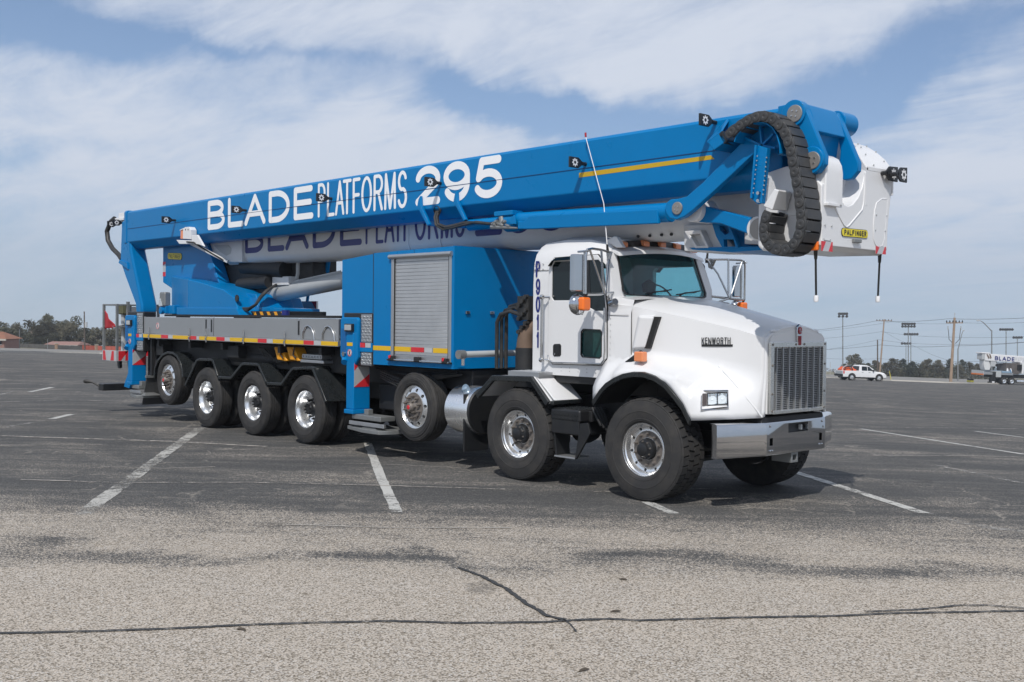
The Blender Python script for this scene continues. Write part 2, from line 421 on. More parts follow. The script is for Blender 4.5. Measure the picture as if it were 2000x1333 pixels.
def asphalt_material():
    m = bpy.data.materials.new('worn_asphalt'); m.use_nodes = True; t = m.node_tree; b = t.nodes['Principled BSDF']
    g = t.nodes.new('ShaderNodeNewGeometry')
    mp = t.nodes.new('ShaderNodeMapping'); mp.vector_type = 'POINT'
    # turn so that x runs along the paving passes
    mp.inputs['Rotation'].default_value = (0, 0, -math.atan2(RX.y, RX.x) + math.radians(2.0))
    t.links.new(g.outputs['Position'], mp.inputs['Vector'])
    sp = t.nodes.new('ShaderNodeSeparateXYZ'); t.links.new(mp.outputs[0], sp.inputs[0])
    c = Matrix.Rotation(-math.atan2(RX.y, RX.x) + math.radians(2.0), 3, 'Z') @ Vector((CAM.x, CAM.y, 0))
    dist = mm(t, 'SUBTRACT', sp.outputs[1], c.y)            # metres across the passes, from where the photographer stands
    lat = mm(t, 'SUBTRACT', sp.outputs[0], c.x)
    st = t.nodes.new('ShaderNodeMapping'); st.inputs['Scale'].default_value = (.16, 1.0, 1); t.links.new(mp.outputs[0], st.inputs['Vector'])
    streak = noise(t, 1.1, 7, .62, st.outputs[0], .4)
    st2 = t.nodes.new('ShaderNodeMapping'); st2.inputs['Scale'].default_value = (.07, 1.0, 1); t.links.new(mp.outputs[0], st2.inputs['Vector'])
    streak2 = noise(t, 4.0, 6, .6, st2.outputs[0], .2)
    patch = noise(t, .55, 7, .62, mp.outputs[0], .6)
    # how far the top coat is worn off: strongest close by, slight beyond the second pass
    near = mr(t, mm(t, 'ADD', dist, mm(t, 'MULTIPLY', mm(t, 'SUBTRACT', streak, .5), 5.5)), 7.2, 9.0, .80, .47)
    far1 = mr(t, mm(t, 'ADD', dist, mm(t, 'MULTIPLY', mm(t, 'SUBTRACT', patch, .5), 6.5)), 9.3, 11.4, 0.0, .44)
    wear = mm(t, 'SUBTRACT', near, far1)
    far2 = mr(t, dist, 14, 30, 0, .0)
    wear = mm(t, 'ADD', wear, mm(t, 'MULTIPLY', mm(t, 'SUBTRACT', streak, .5), .75))
    wear = mm(t, 'ADD', wear, mm(t, 'MULTIPLY', mm(t, 'SUBTRACT', streak2, .5), .40))
    wear = mm(t, 'ADD', wear, mm(t, 'MULTIPLY', mm(t, 'SUBTRACT', patch, .5), .85))
    # a dark resealed strip between passes
    strip = mm(t, 'ABSOLUTE', mm(t, 'SUBTRACT', mm(t, 'ADD', dist, mm(t, 'ADD', mm(t, 'MULTIPLY', mm(t, 'SUBTRACT', streak, .5), 1.4), mm(t, 'MULTIPLY', mm(t, 'SUBTRACT', patch, .5), 2.2))), 8.45))
    wear = mm(t, 'SUBTRACT', wear, mm(t, 'MULTIPLY', mr(t, strip, 0.0, .50, .44, 0.0), mr(t, noise(t, .45, 4, .5, mp.outputs[0]), .34, .54, .30, 1.0)))
    # bare darker corner by the right foot of the view
    d2 = mm(t, 'SUBTRACT', mm(t, 'ADD', mm(t, 'MULTIPLY', lat, .32), mm(t, 'MULTIPLY', dist, -1.0)), -5.1)
    wear = mm(t, 'SUBTRACT', wear, mr(t, mm(t, 'ADD', d2, mm(t, 'MULTIPLY', mm(t, 'SUBTRACT', patch, .5), 1.5)), 0.0, .8, 0.0, .30))
    # stones showing through
    v = t.nodes.new('ShaderNodeTexVoronoi'); v.inputs['Scale'].default_value = 92; t.links.new(g.outputs['Position'], v.inputs['Vector'])
    vs = t.nodes.new('ShaderNodeSeparateColor'); t.links.new(v.outputs['Color'], vs.inputs[0])
    fine = noise(t, 66, 5, .75, g.outputs['Position'])
    fine2 = noise(t, 14, 5, .7, g.outputs['Position'])
    stone = mm(t, 'ADD', mm(t, 'MULTIPLY', vs.outputs[0], .50), mm(t, 'ADD', mm(t, 'MULTIPLY', fine, .55), mm(t, 'MULTIPLY', fine2, .30)))
    show = mr(t, mm(t, 'SUBTRACT', mm(t, 'ADD', wear, .40), mm(t, 'SUBTRACT', stone, .18)), .02, .42, 0, 1)
    warm = rgbmix(t, noise(t, 1.3, 5, .6, mp.outputs[0]), (.51, .44, .36), (.50, .452, .395))
    warm = rgbmix(t, mr(t, vs.outputs[1], .35, .9, 0, 1), warm, (.20, .17, .13))
    warm = rgbmix(t, mr(t, vs.outputs[2], .75, 1.0, 0, .8), warm, (.58, .55, .51))
    tar = rgbmix(t, patch, (.046, .047, .049), (.078, .077, .075))
    tar = rgbmix(t, mr(t, streak2, .4, .7, 0, .5), tar, (.10, .098, .094))
    warm = rgbmix(t, mr(t, v.outputs['Distance'], .50, .85, 0, .5), warm, (.075, .068, .06))
    tar = rgbmix(t, mr(t, vs.outputs[1], .74, .92, 0, .75), tar, (.16, .155, .145))
    col = rgbmix(t, show, tar, warm)
    # web of fine open cracks with pale grit in them
    wv = t.nodes.new('ShaderNodeTexNoise'); wv.inputs['Scale'].default_value = 1.6; wv.inputs['Detail'].default_value = 5; t.links.new(mp.outputs[0], wv.inputs['Vector'])
    wm = t.nodes.new('ShaderNodeVectorMath'); wm.operation = 'MULTIPLY_ADD'; t.links.new(wv.outputs['Color'], wm.inputs[0]); wm.inputs[1].default_value = (1.1, 1.1, 0); t.links.new(mp.outputs[0], wm.inputs[2])
    ce = t.nodes.new('ShaderNodeTexVoronoi'); ce.feature = 'DISTANCE_TO_EDGE'; ce.inputs['Scale'].default_value = .85; t.links.new(wm.outputs[0], ce.inputs['Vector'])
    ck = mm(t, 'MULTIPLY', mr(t, ce.outputs['Distance'], .004, .022, 1, 0), mr(t, noise(t, .5, 4, .6, mp.outputs[0]), .46, .62, 0, .75))
    ck = mm(t, 'MULTIPLY', ck, mr(t, fine2, .40, .56, 0, 1))
    ck = mm(t, 'MULTIPLY', ck, mr(t, dist, 10.2, 11.2, 0, 1))
    col = rgbmix(t, ck, col, (.33, .30, .26))
    # old oil drips
    ov = t.nodes.new('ShaderNodeTexVoronoi'); ov.inputs['Scale'].default_value = .55; t.links.new(wm.outputs[0], ov.inputs['Vector'])
    col = rgbmix(t, mm(t, 'MULTIPLY', mr(t, ov.outputs['Distance'], .03, .13, .5, 0), mr(t, fine2, .35, .6, .2, 1)), col, (.035, .034, .033))
    t.links.new(col, b.inputs['Base Color'])
    b.inputs['Roughness'].default_value = .88; b.inputs['Specular IOR Level'].default_value = .3
    bp = t.nodes.new('ShaderNodeBump'); bp.inputs['Strength'].default_value = .55; bp.inputs['Distance'].default_value = .012
    t.links.new(mm(t, 'ADD', v.outputs['Distance'], fine), bp.inputs['Height']); t.links.new(bp.outputs[0], b.inputs['Normal'])
    return m
ASPH = asphalt_material()
GRASS = mat('dry_grass', (.16, .145, .085), .95, var=.25, vscale=.3, bump=.3, bscale=3)
ROADM = mat('pale_road_surface', (.20, .19, .175), .9, var=.1, vscale=.5)
sheet('ground', GRASS, [(a, 0.0, 1500.0) for a in angs], -0.12)
sheet('road', ROADM, [(a, lot_edge(a) * .99, road_edge(a)) for a in angs], -0.03)
sheet('asphalt_ground', ASPH, [(a, 0.0, lot_edge(a)) for a in angs], 0.0)
# the kerb along the left and far edge of the lot
kv, kf = [], []
for i, a in enumerate(angs):
    r = lot_edge(a)
    for rr, h in ((r - .05, -.02), (r, .14), (r + .9, .14), (r + 1.0, -.04)):
        x, y = CAM.x + rr * math.cos(a), CAM.y + rr * math.sin(a); kv.append((x, y, gz(x, y) + h))
for i in range(len(angs) - 1):
    for j in range(3): kf.append((i * 4 + j, i * 4 + 4 + j, i * 4 + 5 + j, i * 4 + 1 + j))
k = MB(); k.v, k.f = kv, kf
tag(k.build('kerb', CONC, None, 0, 30), kind='structure')

# ------------------------------------------------------------------ painted lines, sealed and open cracks
def worn(name, col, cover, scale=9, rough=.8, stretch=None):
    m = bpy.data.materials.new(name); m.use_nodes = True; t = m.node_tree; b = t.nodes['Principled BSDF']
    b.inputs['Base Color'].default_value = (*col, 1); b.inputs['Roughness'].default_value = rough
    g = t.nodes.new('ShaderNodeNewGeometry')
    f1 = noise(t, scale, 8, .75, g.outputs['Position']); f2 = noise(t, 1.1, 4, .6, g.outputs['Position']); f3 = noise(t, 55, 3, .7, g.outputs['Position'])
    s = mm(t, 'ADD', mm(t, 'MULTIPLY', f1, .4), mm(t, 'ADD', mm(t, 'MULTIPLY', f2, .3), mm(t, 'MULTIPLY', f3, .3)))
    a = mr(t, s, 1 - cover - .05, 1 - cover + .07, 0, 1)
    t.links.new(a, b.inputs['Alpha'])
    return m
PAINT = worn('worn_line_paint', (.42, .41, .38), .512)
PAINT2 = worn('line_paint', (.46, .455, .43), .56)
PAINTF = worn('faint_line_paint', (.36, .35, .33), .47)
PALE = worn('open_crack_grit', (.36, .335, .30), .53, 12)
SEAL = mat('crack_sealant', (.040, .041, .043), .8, var=.12, vscale=20, bump=.2)
def strip(name, pts, width, matl, lift=.004, jit=0.0, seg=.12):
    P = [PG(*p) for p in pts]; q = []
    for a, b in zip(P, P[1:]):
        n = max(1, min(60, int((b - a).length / seg)))
        for k in range(n): q.append(a.lerp(b, k / n))
    q.append(P[-1]); vs = []
    r = random.Random(int(pts[0][0] * 7 + pts[0][1]))
    w0 = 0.0; off = 0.0
    for i, p in enumerate(q):
        t = (q[min(i + 1, len(q) - 1)] - q[max(i - 1, 0)]); t.z = 0; t.normalize()
        nrm = Vector((-t.y, t.x, 0))
        wl = width / 2 * (1 + jit * r.uniform(-1, 1)); wr = width / 2 * (1 + jit * r.uniform(-1, 1))
        for u in (wl, -wr):
            v = p + nrm * u; vs.append((v.x, v.y, gz(v.x, v.y) + lift))
    fs = [(2 * i, 2 * i + 1, 2 * i + 3, 2 * i + 2) for i in range(len(q) - 1)]
    m = MB(); m.v, m.f = vs, fs
    o = m.build(name, matl, None, 0, 0)
    if o.data.polygons[0].normal.z < 0: o.data.flip_normals()
    return tag(o, kind='structure')
for pts, w, mt in (([(158, 1006), (250, 940), (392, 836)], .17, PAINT), ([(718, 866), (745, 934), (775, 1001)], .12, PAINT2), ([(1262, 981), (1316, 1004)], .12, PAINT2),
                   ([(1500, 904), (1560, 925), (1805, 1003)], .13, PAINT2), ([(1805, 1003), (1880, 1024), (2000, 1040)], .14, PAINTF), ([(1680, 838), (1840, 863), (2000, 888)], .12, PAINT2),
                   ([(1905, 843), (2000, 855)], .12, PAINT2), ([(1690, 882), (1850, 914), (2000, 945)], .12, PAINTF), ([(58, 766), (102, 757)], .14, PAINT2),
                   ([(100, 819), (139, 810)], .14, PAINT2), ([(0, 772), (30, 763), (52, 764)], .10, PAINTF), ([(1713, 787), (1890, 803)], .12, PAINTF), ([(1840, 768), (1880, 772)], .12, PAINTF),
                   ([(1640, 780), (1720, 790)], .10, PAINTF), ([(10, 835), (100, 820)], .10, PAINTF), ([(640, 792), (718, 866)], .12, PAINTF)):
    strip('pavement_marking', pts, w, mt, .004, .12)
for pts, w in (([(-60, 1239), (60, 1238), (180, 1235), (330, 1230), (470, 1223), (620, 1218), (760, 1215), (900, 1219), (1060, 1217), (1130, 1213), (1190, 1211), (1250, 1214), (1450, 1208), (1640, 1205), (1740, 1200), (2060, 1194)], .026),
               ([(1690, 1197), (1800, 1192), (1870, 1184.5), (1930, 1184), (2060, 1195)], .022),
               ([(895, 1110), (940, 1127), (990, 1152), (1030, 1182), (1070, 1205), (1105, 1213)], .032), ([(1100, 1212), (1115, 1222), (1125, 1236)], .012)):
    strip('pavement_seal_strip', pts, w, SEAL, .009, .45, .035)
for pts, w in (([(0, 852), (180, 858), (330, 863), (520, 873)], .10), ([(0, 871), (200, 869)], .05), ([(40, 938), (250, 944), (480, 943), (700, 948), (1000, 957)], .05),
               ([(200, 912), (320, 916), (420, 913)], .03), ([(560, 1026), (760, 1032), (1000, 1032)], .04), ([(0, 786), (120, 782), (200, 783)], .10), ([(1700, 835), (1990, 838)], .06),
               ([(1700, 890), (1990, 893)], .05), ([(1160, 962), (1400, 955)], .04), ([(620, 905), (760, 908), (900, 915)], .025)):
    strip('pavement_crack_line', pts, w, PALE, .0065, .6, .08)
# a few dead leaves lying on the lot
lm = mat('dead_leaf_brown', (.07, .055, .04), .8, var=.2)
for i, (px, py, a) in enumerate(((1216, 1133, .3), (1140, 1311, 1.4), (1201, 1196, 1.1), (470, 1231, .4))):
    p = PG(px, py); m = MB(); q = random.Random(i)
    pts = [(-.035, 0, .004), (-.01, .012, .012), (.02, .010, .014), (.04, 0, .006), (.02, -.011, .010), (-.012, -.011, .009)]
    R = Matrix.Rotation(a, 4, 'Z')
    up = [Vector(x) for x in pts]; dn = [v - Vector((0, 0, .003)) for v in up]
    m.hexa(up, dn); m.xf(Matrix.Translation(p) @ R)
    tag(m.build('dead_leaf', lm), ['small dark leaf on pale asphalt beyond the long sealed crack', 'dark leaf nearest the bottom edge of the picture on pale asphalt', 'tiny leaf scrap just above the long sealed crack', 'leaf scrap lying on the left part of the sealed crack'][i], 'leaf', 'dead leaves on the asphalt')

# ================================================================== BACKGROUND
def leafmat(name, col):
    m = mat(name, col, .85, var=.35, vscale=1.2, spec=.2); t = m.node_tree; b = t.nodes['Principled BSDF']
    tr = t.nodes.new('ShaderNodeBsdfTranslucent'); tr.inputs[0].default_value = (*[c * 1.1 for c in col], 1)
    mx = t.nodes.new('ShaderNodeMixShader'); mx.inputs[0].default_value = .4
    o = [n for n in t.nodes if n.type == 'OUTPUT_MATERIAL'][0]
    t.links.new(b.outputs[0], mx.inputs[1]); t.links.new(tr.outputs[0], mx.inputs[2]); t.links.new(mx.outputs[0], o.inputs[0])
    return m
LEAF = [leafmat('oak_leaves', (.115, .115, .078)), leafmat('olive_leaves', (.135, .125, .085)), leafmat('cedar_leaves', (.085, .098, .072)), leafmat('dry_leaves', (.14, .12, .09))]
TWIG = mat('bare_twigs', (.17, .145, .13), .9, var=.15)
BARK = mat('bark', (.09, .07, .055), .9, var=.2)
def crown_mesh(kind, seed, matl):
    r = random.Random(seed); m = MB()
    lobes = []
    if kind == 'broad':
        for _ in range(16): lobes.append((Vector((r.uniform(-.42, .42), r.uniform(-.34, .34), r.uniform(.14, .82))), r.uniform(.13, .24)))
        n, sz = 2600, .036
    elif kind == 'cedar':
        for k in range(9):
            z = .08 + .86 * k / 8; lobes.append((Vector((r.uniform(-.10, .10), r.uniform(-.10, .10), z)), (.34 * (1 - z) + .09) * r.uniform(.8, 1.3)))
        n, sz = 1700, .032
    else:
        for _ in range(9): lobes.append((Vector((r.uniform(-.3, .3), r.uniform(-.3, .3), r.uniform(.2, .75))), r.uniform(.14, .24)))
        n, sz = 600, .03
    for _ in range(n):
        c, R = r.choice(lobes)
        d = Vector((r.gauss(0, 1), r.gauss(0, 1), r.gauss(0, 1))).normalized() * R * (r.random() ** .45)
        p = c + d; s = sz * r.uniform(.5, 1.5)
        u = Vector((r.gauss(0, 1), r.gauss(0, 1), r.gauss(0, 1))).normalized(); w = u.orthogonal().normalized() * .7
        m.add([p - u * s, p + w * s * .8, p + u * s, p - w * s * .8], [(0, 1, 2, 3)])
    return m.mesh('crown', matl, 0)
def limbs_mesh(seed, bare=False):
    r = random.Random(seed); m = MB()
    def br(p, d, l, rad, k):
        q = p + d * l
        m.tube([p, p.lerp(q, .5) + Vector((r.uniform(-1, 1), r.uniform(-1, 1), 0)) * l * .06, q], [rad, rad * .8, rad * .6], 5 if k < 2 else 3)
        if k >= (5 if bare else 2): return
        for _ in range(3 if k < 4 else 2):
            e = (d + Vector((r.uniform(-.7, .7), r.uniform(-.7, .7), r.uniform(-.05, .45)))).normalized()
            br(q, e, l * r.uniform(.6, .82), rad * (.68 if bare else .58), k + 1)
    br(Vector((0, 0, -.02)), Vector((0, 0, 1)), .26, .040 if bare else .028, 0)
    return m.mesh('trunk', BARK if not bare else TWIG, 0)
CROWN = {('broad', i): crown_mesh('broad', 10 + i, LEAF[i % 2]) for i in range(3)}
CROWN.update({('cedar', i): crown_mesh('cedar', 30 + i, LEAF[2] if i % 3 else LEAF[1]) for i in range(4)})
CROWN.update({('shrub', i): crown_mesh('shrub', 50 + i, LEAF[3]) for i in range(2)})
TRUNK = [limbs_mesh(3), limbs_mesh(4)]
BARE = [limbs_mesh(21, True), limbs_mesh(22, True)]
def tree(name, kind, var, base, h, w, label, group, cat='tree', rot=0.0):
    t = empty(name, base, rot); tag(t, label, cat, group)
    if kind != 'bare':
        c = bpy.data.objects.new('crown', CROWN[(kind, var)]); S.collection.objects.link(c); c.parent = t; c.scale = (w, w, h)
        b = bpy.data.objects.new('trunk', TRUNK[var % 2]); S.collection.objects.link(b); b.parent = t; b.scale = (w * .9, w * .9, h * .8)
    else:
        b = bpy.data.objects.new('branches', BARE[var]); S.collection.objects.link(b); b.parent = t; b.scale = (w, w, h * .72)
    return t
def upto(px, py, base):                            # height of the picture row py above a base point
    D = (base - CAM).dot(FW)
    return PD(px, py, D).z - base.z
def back(p, m): d = (p - CAM); d.z = 0; q = p + d.normalized() * m; return Vector((q.x, q.y, gz(q.x, q.y)))
# left: houses, fence and pecan trees across the road
TL = [('broad', 0, -15, 626, 60, 'grey green tree at the far left edge above the tiled house'), ('broad', 1, 14, 629, 36, 'rounded grey green tree just right of the tiled house roof'), ('broad', 2, 34, 633, 40, 'low olive tree behind the first brick pillar'),
      ('broad', 0, 56, 640, 28, 'small dark tree in the gap left of the tallest tree'), ('broad', 1, 76, 622, 52, 'wide olive tree under the bare twigs, third clump from the left'), ('broad', 2, 100, 620, 44, 'olive tree in the middle of the big clump on the left'),
      ('broad', 0, 116, 611, 46, 'tallest dense green tree with a blunt top left of the utility pole'), ('broad', 1, 138, 628, 40, 'green tree between the tallest tree and the utility pole'), ('broad', 2, 156, 634, 40, 'low green tree directly behind the utility pole'),
      ('broad', 0, 180, 638, 44, 'low olive tree right of the utility pole'), ('broad', 1, 205, 640, 40, 'low grey tree seen through the work basket'), ('broad', 2, 236, 634, 46, 'low grey tree hidden partly by the rear outrigger'), ('broad', 1, 262, 636, 40, 'low tree behind the jib leg of the crane truck'),
      ('broad', 0, 88, 650, 40, 'bushy undergrowth tree above the dark fence'), ('broad', 2, 128, 652, 44, 'bushy undergrowth tree behind the low pink house')]
for i, (k, v, px, top, wpx, lab) in enumerate(TL):
    b = back(PG(px, 678.0 + px * .0335), 30 + (i * 7) % 22 if i < 4 else 12 + (i * 7) % 22)
    D = (b - CAM).dot(FW); h = upto(px, top, b)
    tree('pecan_tree', k, v, b, h * 1.02, wpx * 1.35 * D / FPX, lab, 'trees across the road on the left', rot=i * 1.3)
for i, (px, top, wpx, lab) in enumerate(((70, 604, 46, 'bare winter tree with thin upright twigs left of the tallest green tree'), (87, 603, 40, 'second bare winter tree rising highest above the green clump'), (196, 632, 50, 'bare grey tree right of the utility pole behind the basket'), (228, 622, 50, 'bare twiggy tree seen through the basket rails'))):
    b = back(PG(px, 678.2 + px * .0335), 24); D = (b - CAM).dot(FW); h = upto(px, top, b)
    tree('bare_tree', 'bare', i % 2, b, h, wpx * 1.1 * D / FPX, lab, 'bare trees on the left', rot=i)
FENCE = mat('grey_weathered_boards', (.085, .082, .078), .9, var=.3, vscale=.9)
RFENCE = mat('red_painted_boards', (.36, .075, .045), .8, var=.15, vscale=.7)
BRICKM = mat('tan_brick', (.33, .22, .15), .9, var=.2, vscale=4)
ROOFM = mat('brown_shingles', (.24, .105, .06), .9, var=.2, vscale=2)
PINKW = mat('pink_brick_wall', (.27, .15, .125), .9, var=.1)
def fence_run(pa, pb, top, matl, label):
    a, b = PG(*pa), PG(*pb); h = upto(pa[0], top, a); n = max(4, int((b - a).length / .9))
    t = empty('wooden_fence', a); tag(t, label, 'fence', 'fences along the road')
    bd = MB(); r = random.Random(n)
    d = (b - a) / n; nrm = Vector((-d.y, d.x, 0)).normalized() * .03
    for k in range(n):
        p, q = a + d * (k + .02), a + d * (k + .98); hh = h * r.uniform(.94, 1.0)
        p.z = gz(p.x, p.y); q.z = gz(q.x, q.y)
        bd.hexa([p + nrm, q + nrm, q - nrm, p - nrm], [v + Vector((0, 0, hh)) for v in (p + nrm, q + nrm, q - nrm, p - nrm)])
    tag(bd.build('fence_boards', matl, t, 0, 0), kind='stuff')
    ps = MB()
    for k in range(0, n + 1, 4):
        p = a + d * k; p.z = gz(p.x, p.y); o = nrm * 3; ps.hexa([p + o + Vector((-.05, 0, 0)), p + o + Vector((.05, 0, 0)), p + nrm + Vector((.05, 0, 0)), p + nrm + Vector((-.05, 0, 0))], [x + Vector((0, 0, h)) for x in (p + o + Vector((-.05, 0, 0)), p + o + Vector((.05, 0, 0)), p + nrm + Vector((.05, 0, 0)), p + nrm + Vector((-.05, 0, 0)))])
    tag(ps.build('fence_posts', matl, t, 0, 0), kind='stuff')
fence_run((-40, 678), (30, 679), 670, FENCE, 'dark board fence in front of the tiled house, leftmost run')
fence_run((36, 679.3), (108, 681.8), 671, FENCE, 'long dark board fence between the first and second brick pillar')
fence_run((113, 682), (160, 683.5), 674, FENCE, 'dark board fence between the second pillar and the red fence')
fence_run((161, 683.5), (186, 684.3), 674.5, RFENCE, 'red painted board fence by the utility pole')
fence_run((191, 684.5), (262, 687), 675.5, RFENCE, 'red board fence seen behind the work basket')
for i, (px, py, lab) in enumerate(((33, 679.2, 'tan brick pillar right of the tiled house'), (110.5, 681.9, 'tan brick pillar in front of the low pink house'), (188.5, 684.4, 'tan brick pillar beside the red fence'))):
    p = PG(px, py); h = upto(px, py - 11, p); D = (p - CAM).dot(FW); w = 5.5 * D / FPX / 2
    t = empty('brick_pillar', p); tag(t, lab, 'pillar', 'brick pillars in the fence')
    MB().box(p.x - w, p.x + w, p.y - w, p.y + w, p.z - .2, p.z + h * .93).build('shaft', BRICKM, t, .02)
    MB().box(p.x - w * 1.12, p.x + w * 1.12, p.y - w * 1.12, p.y + w * 1.12, p.z + h * .93, p.z + h).build('cap', CONC, t, .02)
def house(px, py, wpx, top, eave, lab, hip, wallm):
    b = back(PG(px, py), 7); D = (b - CAM).dot(FW); s = D / FPX; w = wpx * s / 2
    he, ht = upto(px, eave, b), upto(px, top, b); dp = min(6.0, w)
    t = empty('house', b, math.atan2(RX.y, RX.x)); tag(t, lab, 'house', 'houses across the road')
    def loc(m): m.xf(Matrix.Translation(b) @ Matrix.Rotation(math.atan2(RX.y, RX.x), 4, 'Z')); return m
    loc(MB().box(-w, w, -dp, dp, -.5, he)).build('wall', wallm, t, 0)
    e = .5; k = w * .45 if hip else w
    rf = MB().hexa([(-w - e, -dp - e, he + .02), (w + e, -dp - e, he + .02), (w + e, dp + e, he + .02), (-w - e, dp + e, he + .02)], [(-k, -.1, ht), (k, -.1, ht), (k, .1, ht), (-k, .1, ht)])
    loc(rf).build('roof', ROOFM if hip else PINKW, t, 0)
    loc(MB().box(-w - e - .02, w + e + .02, -dp - e - .03, -dp - e + .1, he - .25, he + .05)).build('fascia', CONC, t, 0)
    for q in (-.6, -.2, .3, .65):
        f = loc(MB().box(w * q - .5, w * q + .5, -dp - .04, -dp + .02, he * .38, he * .8)).build('window', DARKG, t, 0)
        loc(MB().box(w * q - .58, w * q + .58, -dp - .06, -dp - .01, he * .33, he * .38)).build('sill', CONC, f, 0)
house(-8, 679, 62, 648, 662, 'house with brown shingle hip roof behind the fence at the left edge', True, PINKW)
house(131, 682.5, 58, 667.5, 674, 'low pink house with flat pale roof edge behind the fence', False, PINKW)
def plain_pole(name, px, base_py, top, r, matl, lab, cat, grp=None, D=None, dx=0):
    b = PG(px, base_py) if D is None else None
    if D is not None:
        q = PD(px, base_py, D); b = Vector((q.x, q.y, gz(q.x, q.y)))
    DD = (b - CAM).dot(FW); tp = PD(px + dx, top, DD)
    t = empty(name, b); tag(t, lab, cat, grp)
    MB().tube([b - Vector((0, 0, .2)), tp], [r, r * .7], 10).build('pole', matl, t)
    return t, b, tp
t, b, tp = plain_pole('utility_pole', 165.5, 684, 609, .15, BARK, 'dark wooden utility pole standing at the red fence on the left', 'utility pole', dx=-1)
s = RX * .9
MB().tube([tp + RX * .35 + Vector((0, 0, -2.9)), tp + RX * .35 + Vector((0, 0, -1.9))], .25, 10).build('transformer', GREY, t)
plain_pole('flag_pole', 38, 680, 644, .07, GALV, 'short pale pole beside the first brick pillar', 'pole')
plain_pole('fence_pole', 93, 682, 663, .06, GALV, 'short thin pole behind the long dark fence', 'pole')
# right: young cedars and brush along the road
RC = [(1668, 696, 30), (1650, 714, 22), (1690, 712, 26), (1712, 708, 26), (1745, 704, 30), (1764, 705, 24), (1785, 709, 26), (1808, 705, 28), (1832, 707, 26), (1853, 705, 22), (1878, 706, 20), (1897, 711, 22), (1730, 712, 30),
      (1775, 716, 30), (1820, 716, 30), (1868, 716, 28), (1912, 714, 30), (1935, 708, 28), (1700, 718, 26), (1845, 720, 30), (1795, 722, 26), (1755, 722, 30)]
wh = ['tall dark round topped', 'low', 'short wide', 'slim', 'pointed', 'bushy', 'ragged', 'broad', 'dense', 'narrow', 'thin topped', 'small', 'brownish', 'low bushy', 'low broad', 'low dense', 'half hidden', 'tall', 'dull', 'low ragged', 'low thin', 'low brownish']
by = ['behind the pickup cab', 'behind the pickup bed', 'above the pickup bonnet', 'left of the leaning utility pole', 'right of the leaning utility pole', 'left of the paired floodlight poles', 'right of the paired floodlight poles', 'in the middle of the hedge row', 'left of the tall utility pole', 'at the foot of the tall utility pole', 'right of the short street lamp', 'just left of the second crane truck', 'by the yellow guy marker', 'below the paired floodlights', 'in front of the hedge row middle', 'below the short street lamp', 'behind the second crane truck turret', 'behind the boom of the second crane truck', 'under the leaning utility pole', 'in front of the tall utility pole', 'at the hedge row foot', 'right of the yellow guy marker']
for i, (px, top, wpx) in enumerate(RC):
    row = 731 + (px - 1610) * .031
    b = back(PG(px, row + .5), 1 + (i * 5) % 9); D = (b - CAM).dot(FW)
    tree('cedar_tree', 'cedar', i % 4, b, upto(px, top - 2, b), wpx * 1.95 * D / FPX, wh[i] + ' young evergreen ' + by[i], 'young evergreens along the road', rot=i * .9)
BR = [(1612, 712, 24), (1630, 714, 24), (1645, 708, 30), (1680, 706, 26), (1703, 698, 30), (1780, 700, 30), (1795, 695, 30), (1905, 716, 24), (1595, 714, 30)]
bl = ['bare brush by the pale fence posts', 'bare brush behind the tailgate of the pickup', 'bare brush behind the pickup bed and reel', 'bare brush behind the pickup windscreen', 'bare bush left of the leaning utility pole', 'bare bush under the paired floodlights', 'tallest bare bush in the hedge row', 'bare bush left of the second crane truck', 'bare brush beside the truck grille']
for i, (px, top, wpx) in enumerate(BR):
    row = 731 + (px - 1610) * .031
    b = back(PG(px, row), 6); D = (b - CAM).dot(FW)
    tree('bare_shrub', 'bare', i % 2, b, upto(px, top - 2, b), wpx * 1.4 * D / FPX, bl[i], 'bare brush along the road', 'shrub', rot=i)
# poles on the right
def floodlight(px, top, D, rows, wpx, lab):
    t, b, tp = plain_pole('floodlight_pole', px, 738, top, .16, GALV, lab, 'floodlight pole', 'sports floodlight poles', D=D)
    s = D / FPX
    for r_, n in rows:
        z = -r_ * s
        c = tp + Vector((0, 0, z))
        MB().bar(c - RX * wpx * s / 2, c + RX * wpx * s / 2, .1, .1).build('crossarm', GALV, t)
        for k in range(n):
            p = c + RX * (k / (n - 1) - .5) * wpx * s + Vector((0, 0, .1))
            f = Vector((FW.x, FW.y, -.25)).normalized()
            MB().tube([p - f * .3, p, p + f * .25], [.32 * s * 8, .30 * s * 8, .10 * s * 8], 10).build('lamp_head', CHASSIS, t)
floodlight(1646, 614.5, 260, ((0, 5), (5, 3)), 15, 'floodlight pole with two stacked lamp rows behind the pickup')
floodlight(1774, 634, 300, ((0, 6), (5, 5)), 23, 'tall floodlight pole with two full lamp rows in the middle of the hedge')
floodlight(1779, 654, 360, ((0, 6),), 24, 'shorter floodlight pole right behind the tall two-row one')
floodlight(1769.5, 672, 430, ((0, 4),), 16, 'farthest floodlight pole left of the two-row one')
floodlight(1965, 645, 290, ((0, 6),), 23, 'floodlight pole with one long lamp row above the second crane boom')
floodlight(1987, 660.5, 340, ((0, 4),), 15, 'floodlight pole at the right edge above the second crane boom')
floodlight(1843, 723, 420, ((0, 3),), 7, 'tiny far floodlight cluster left of the tall utility pole')
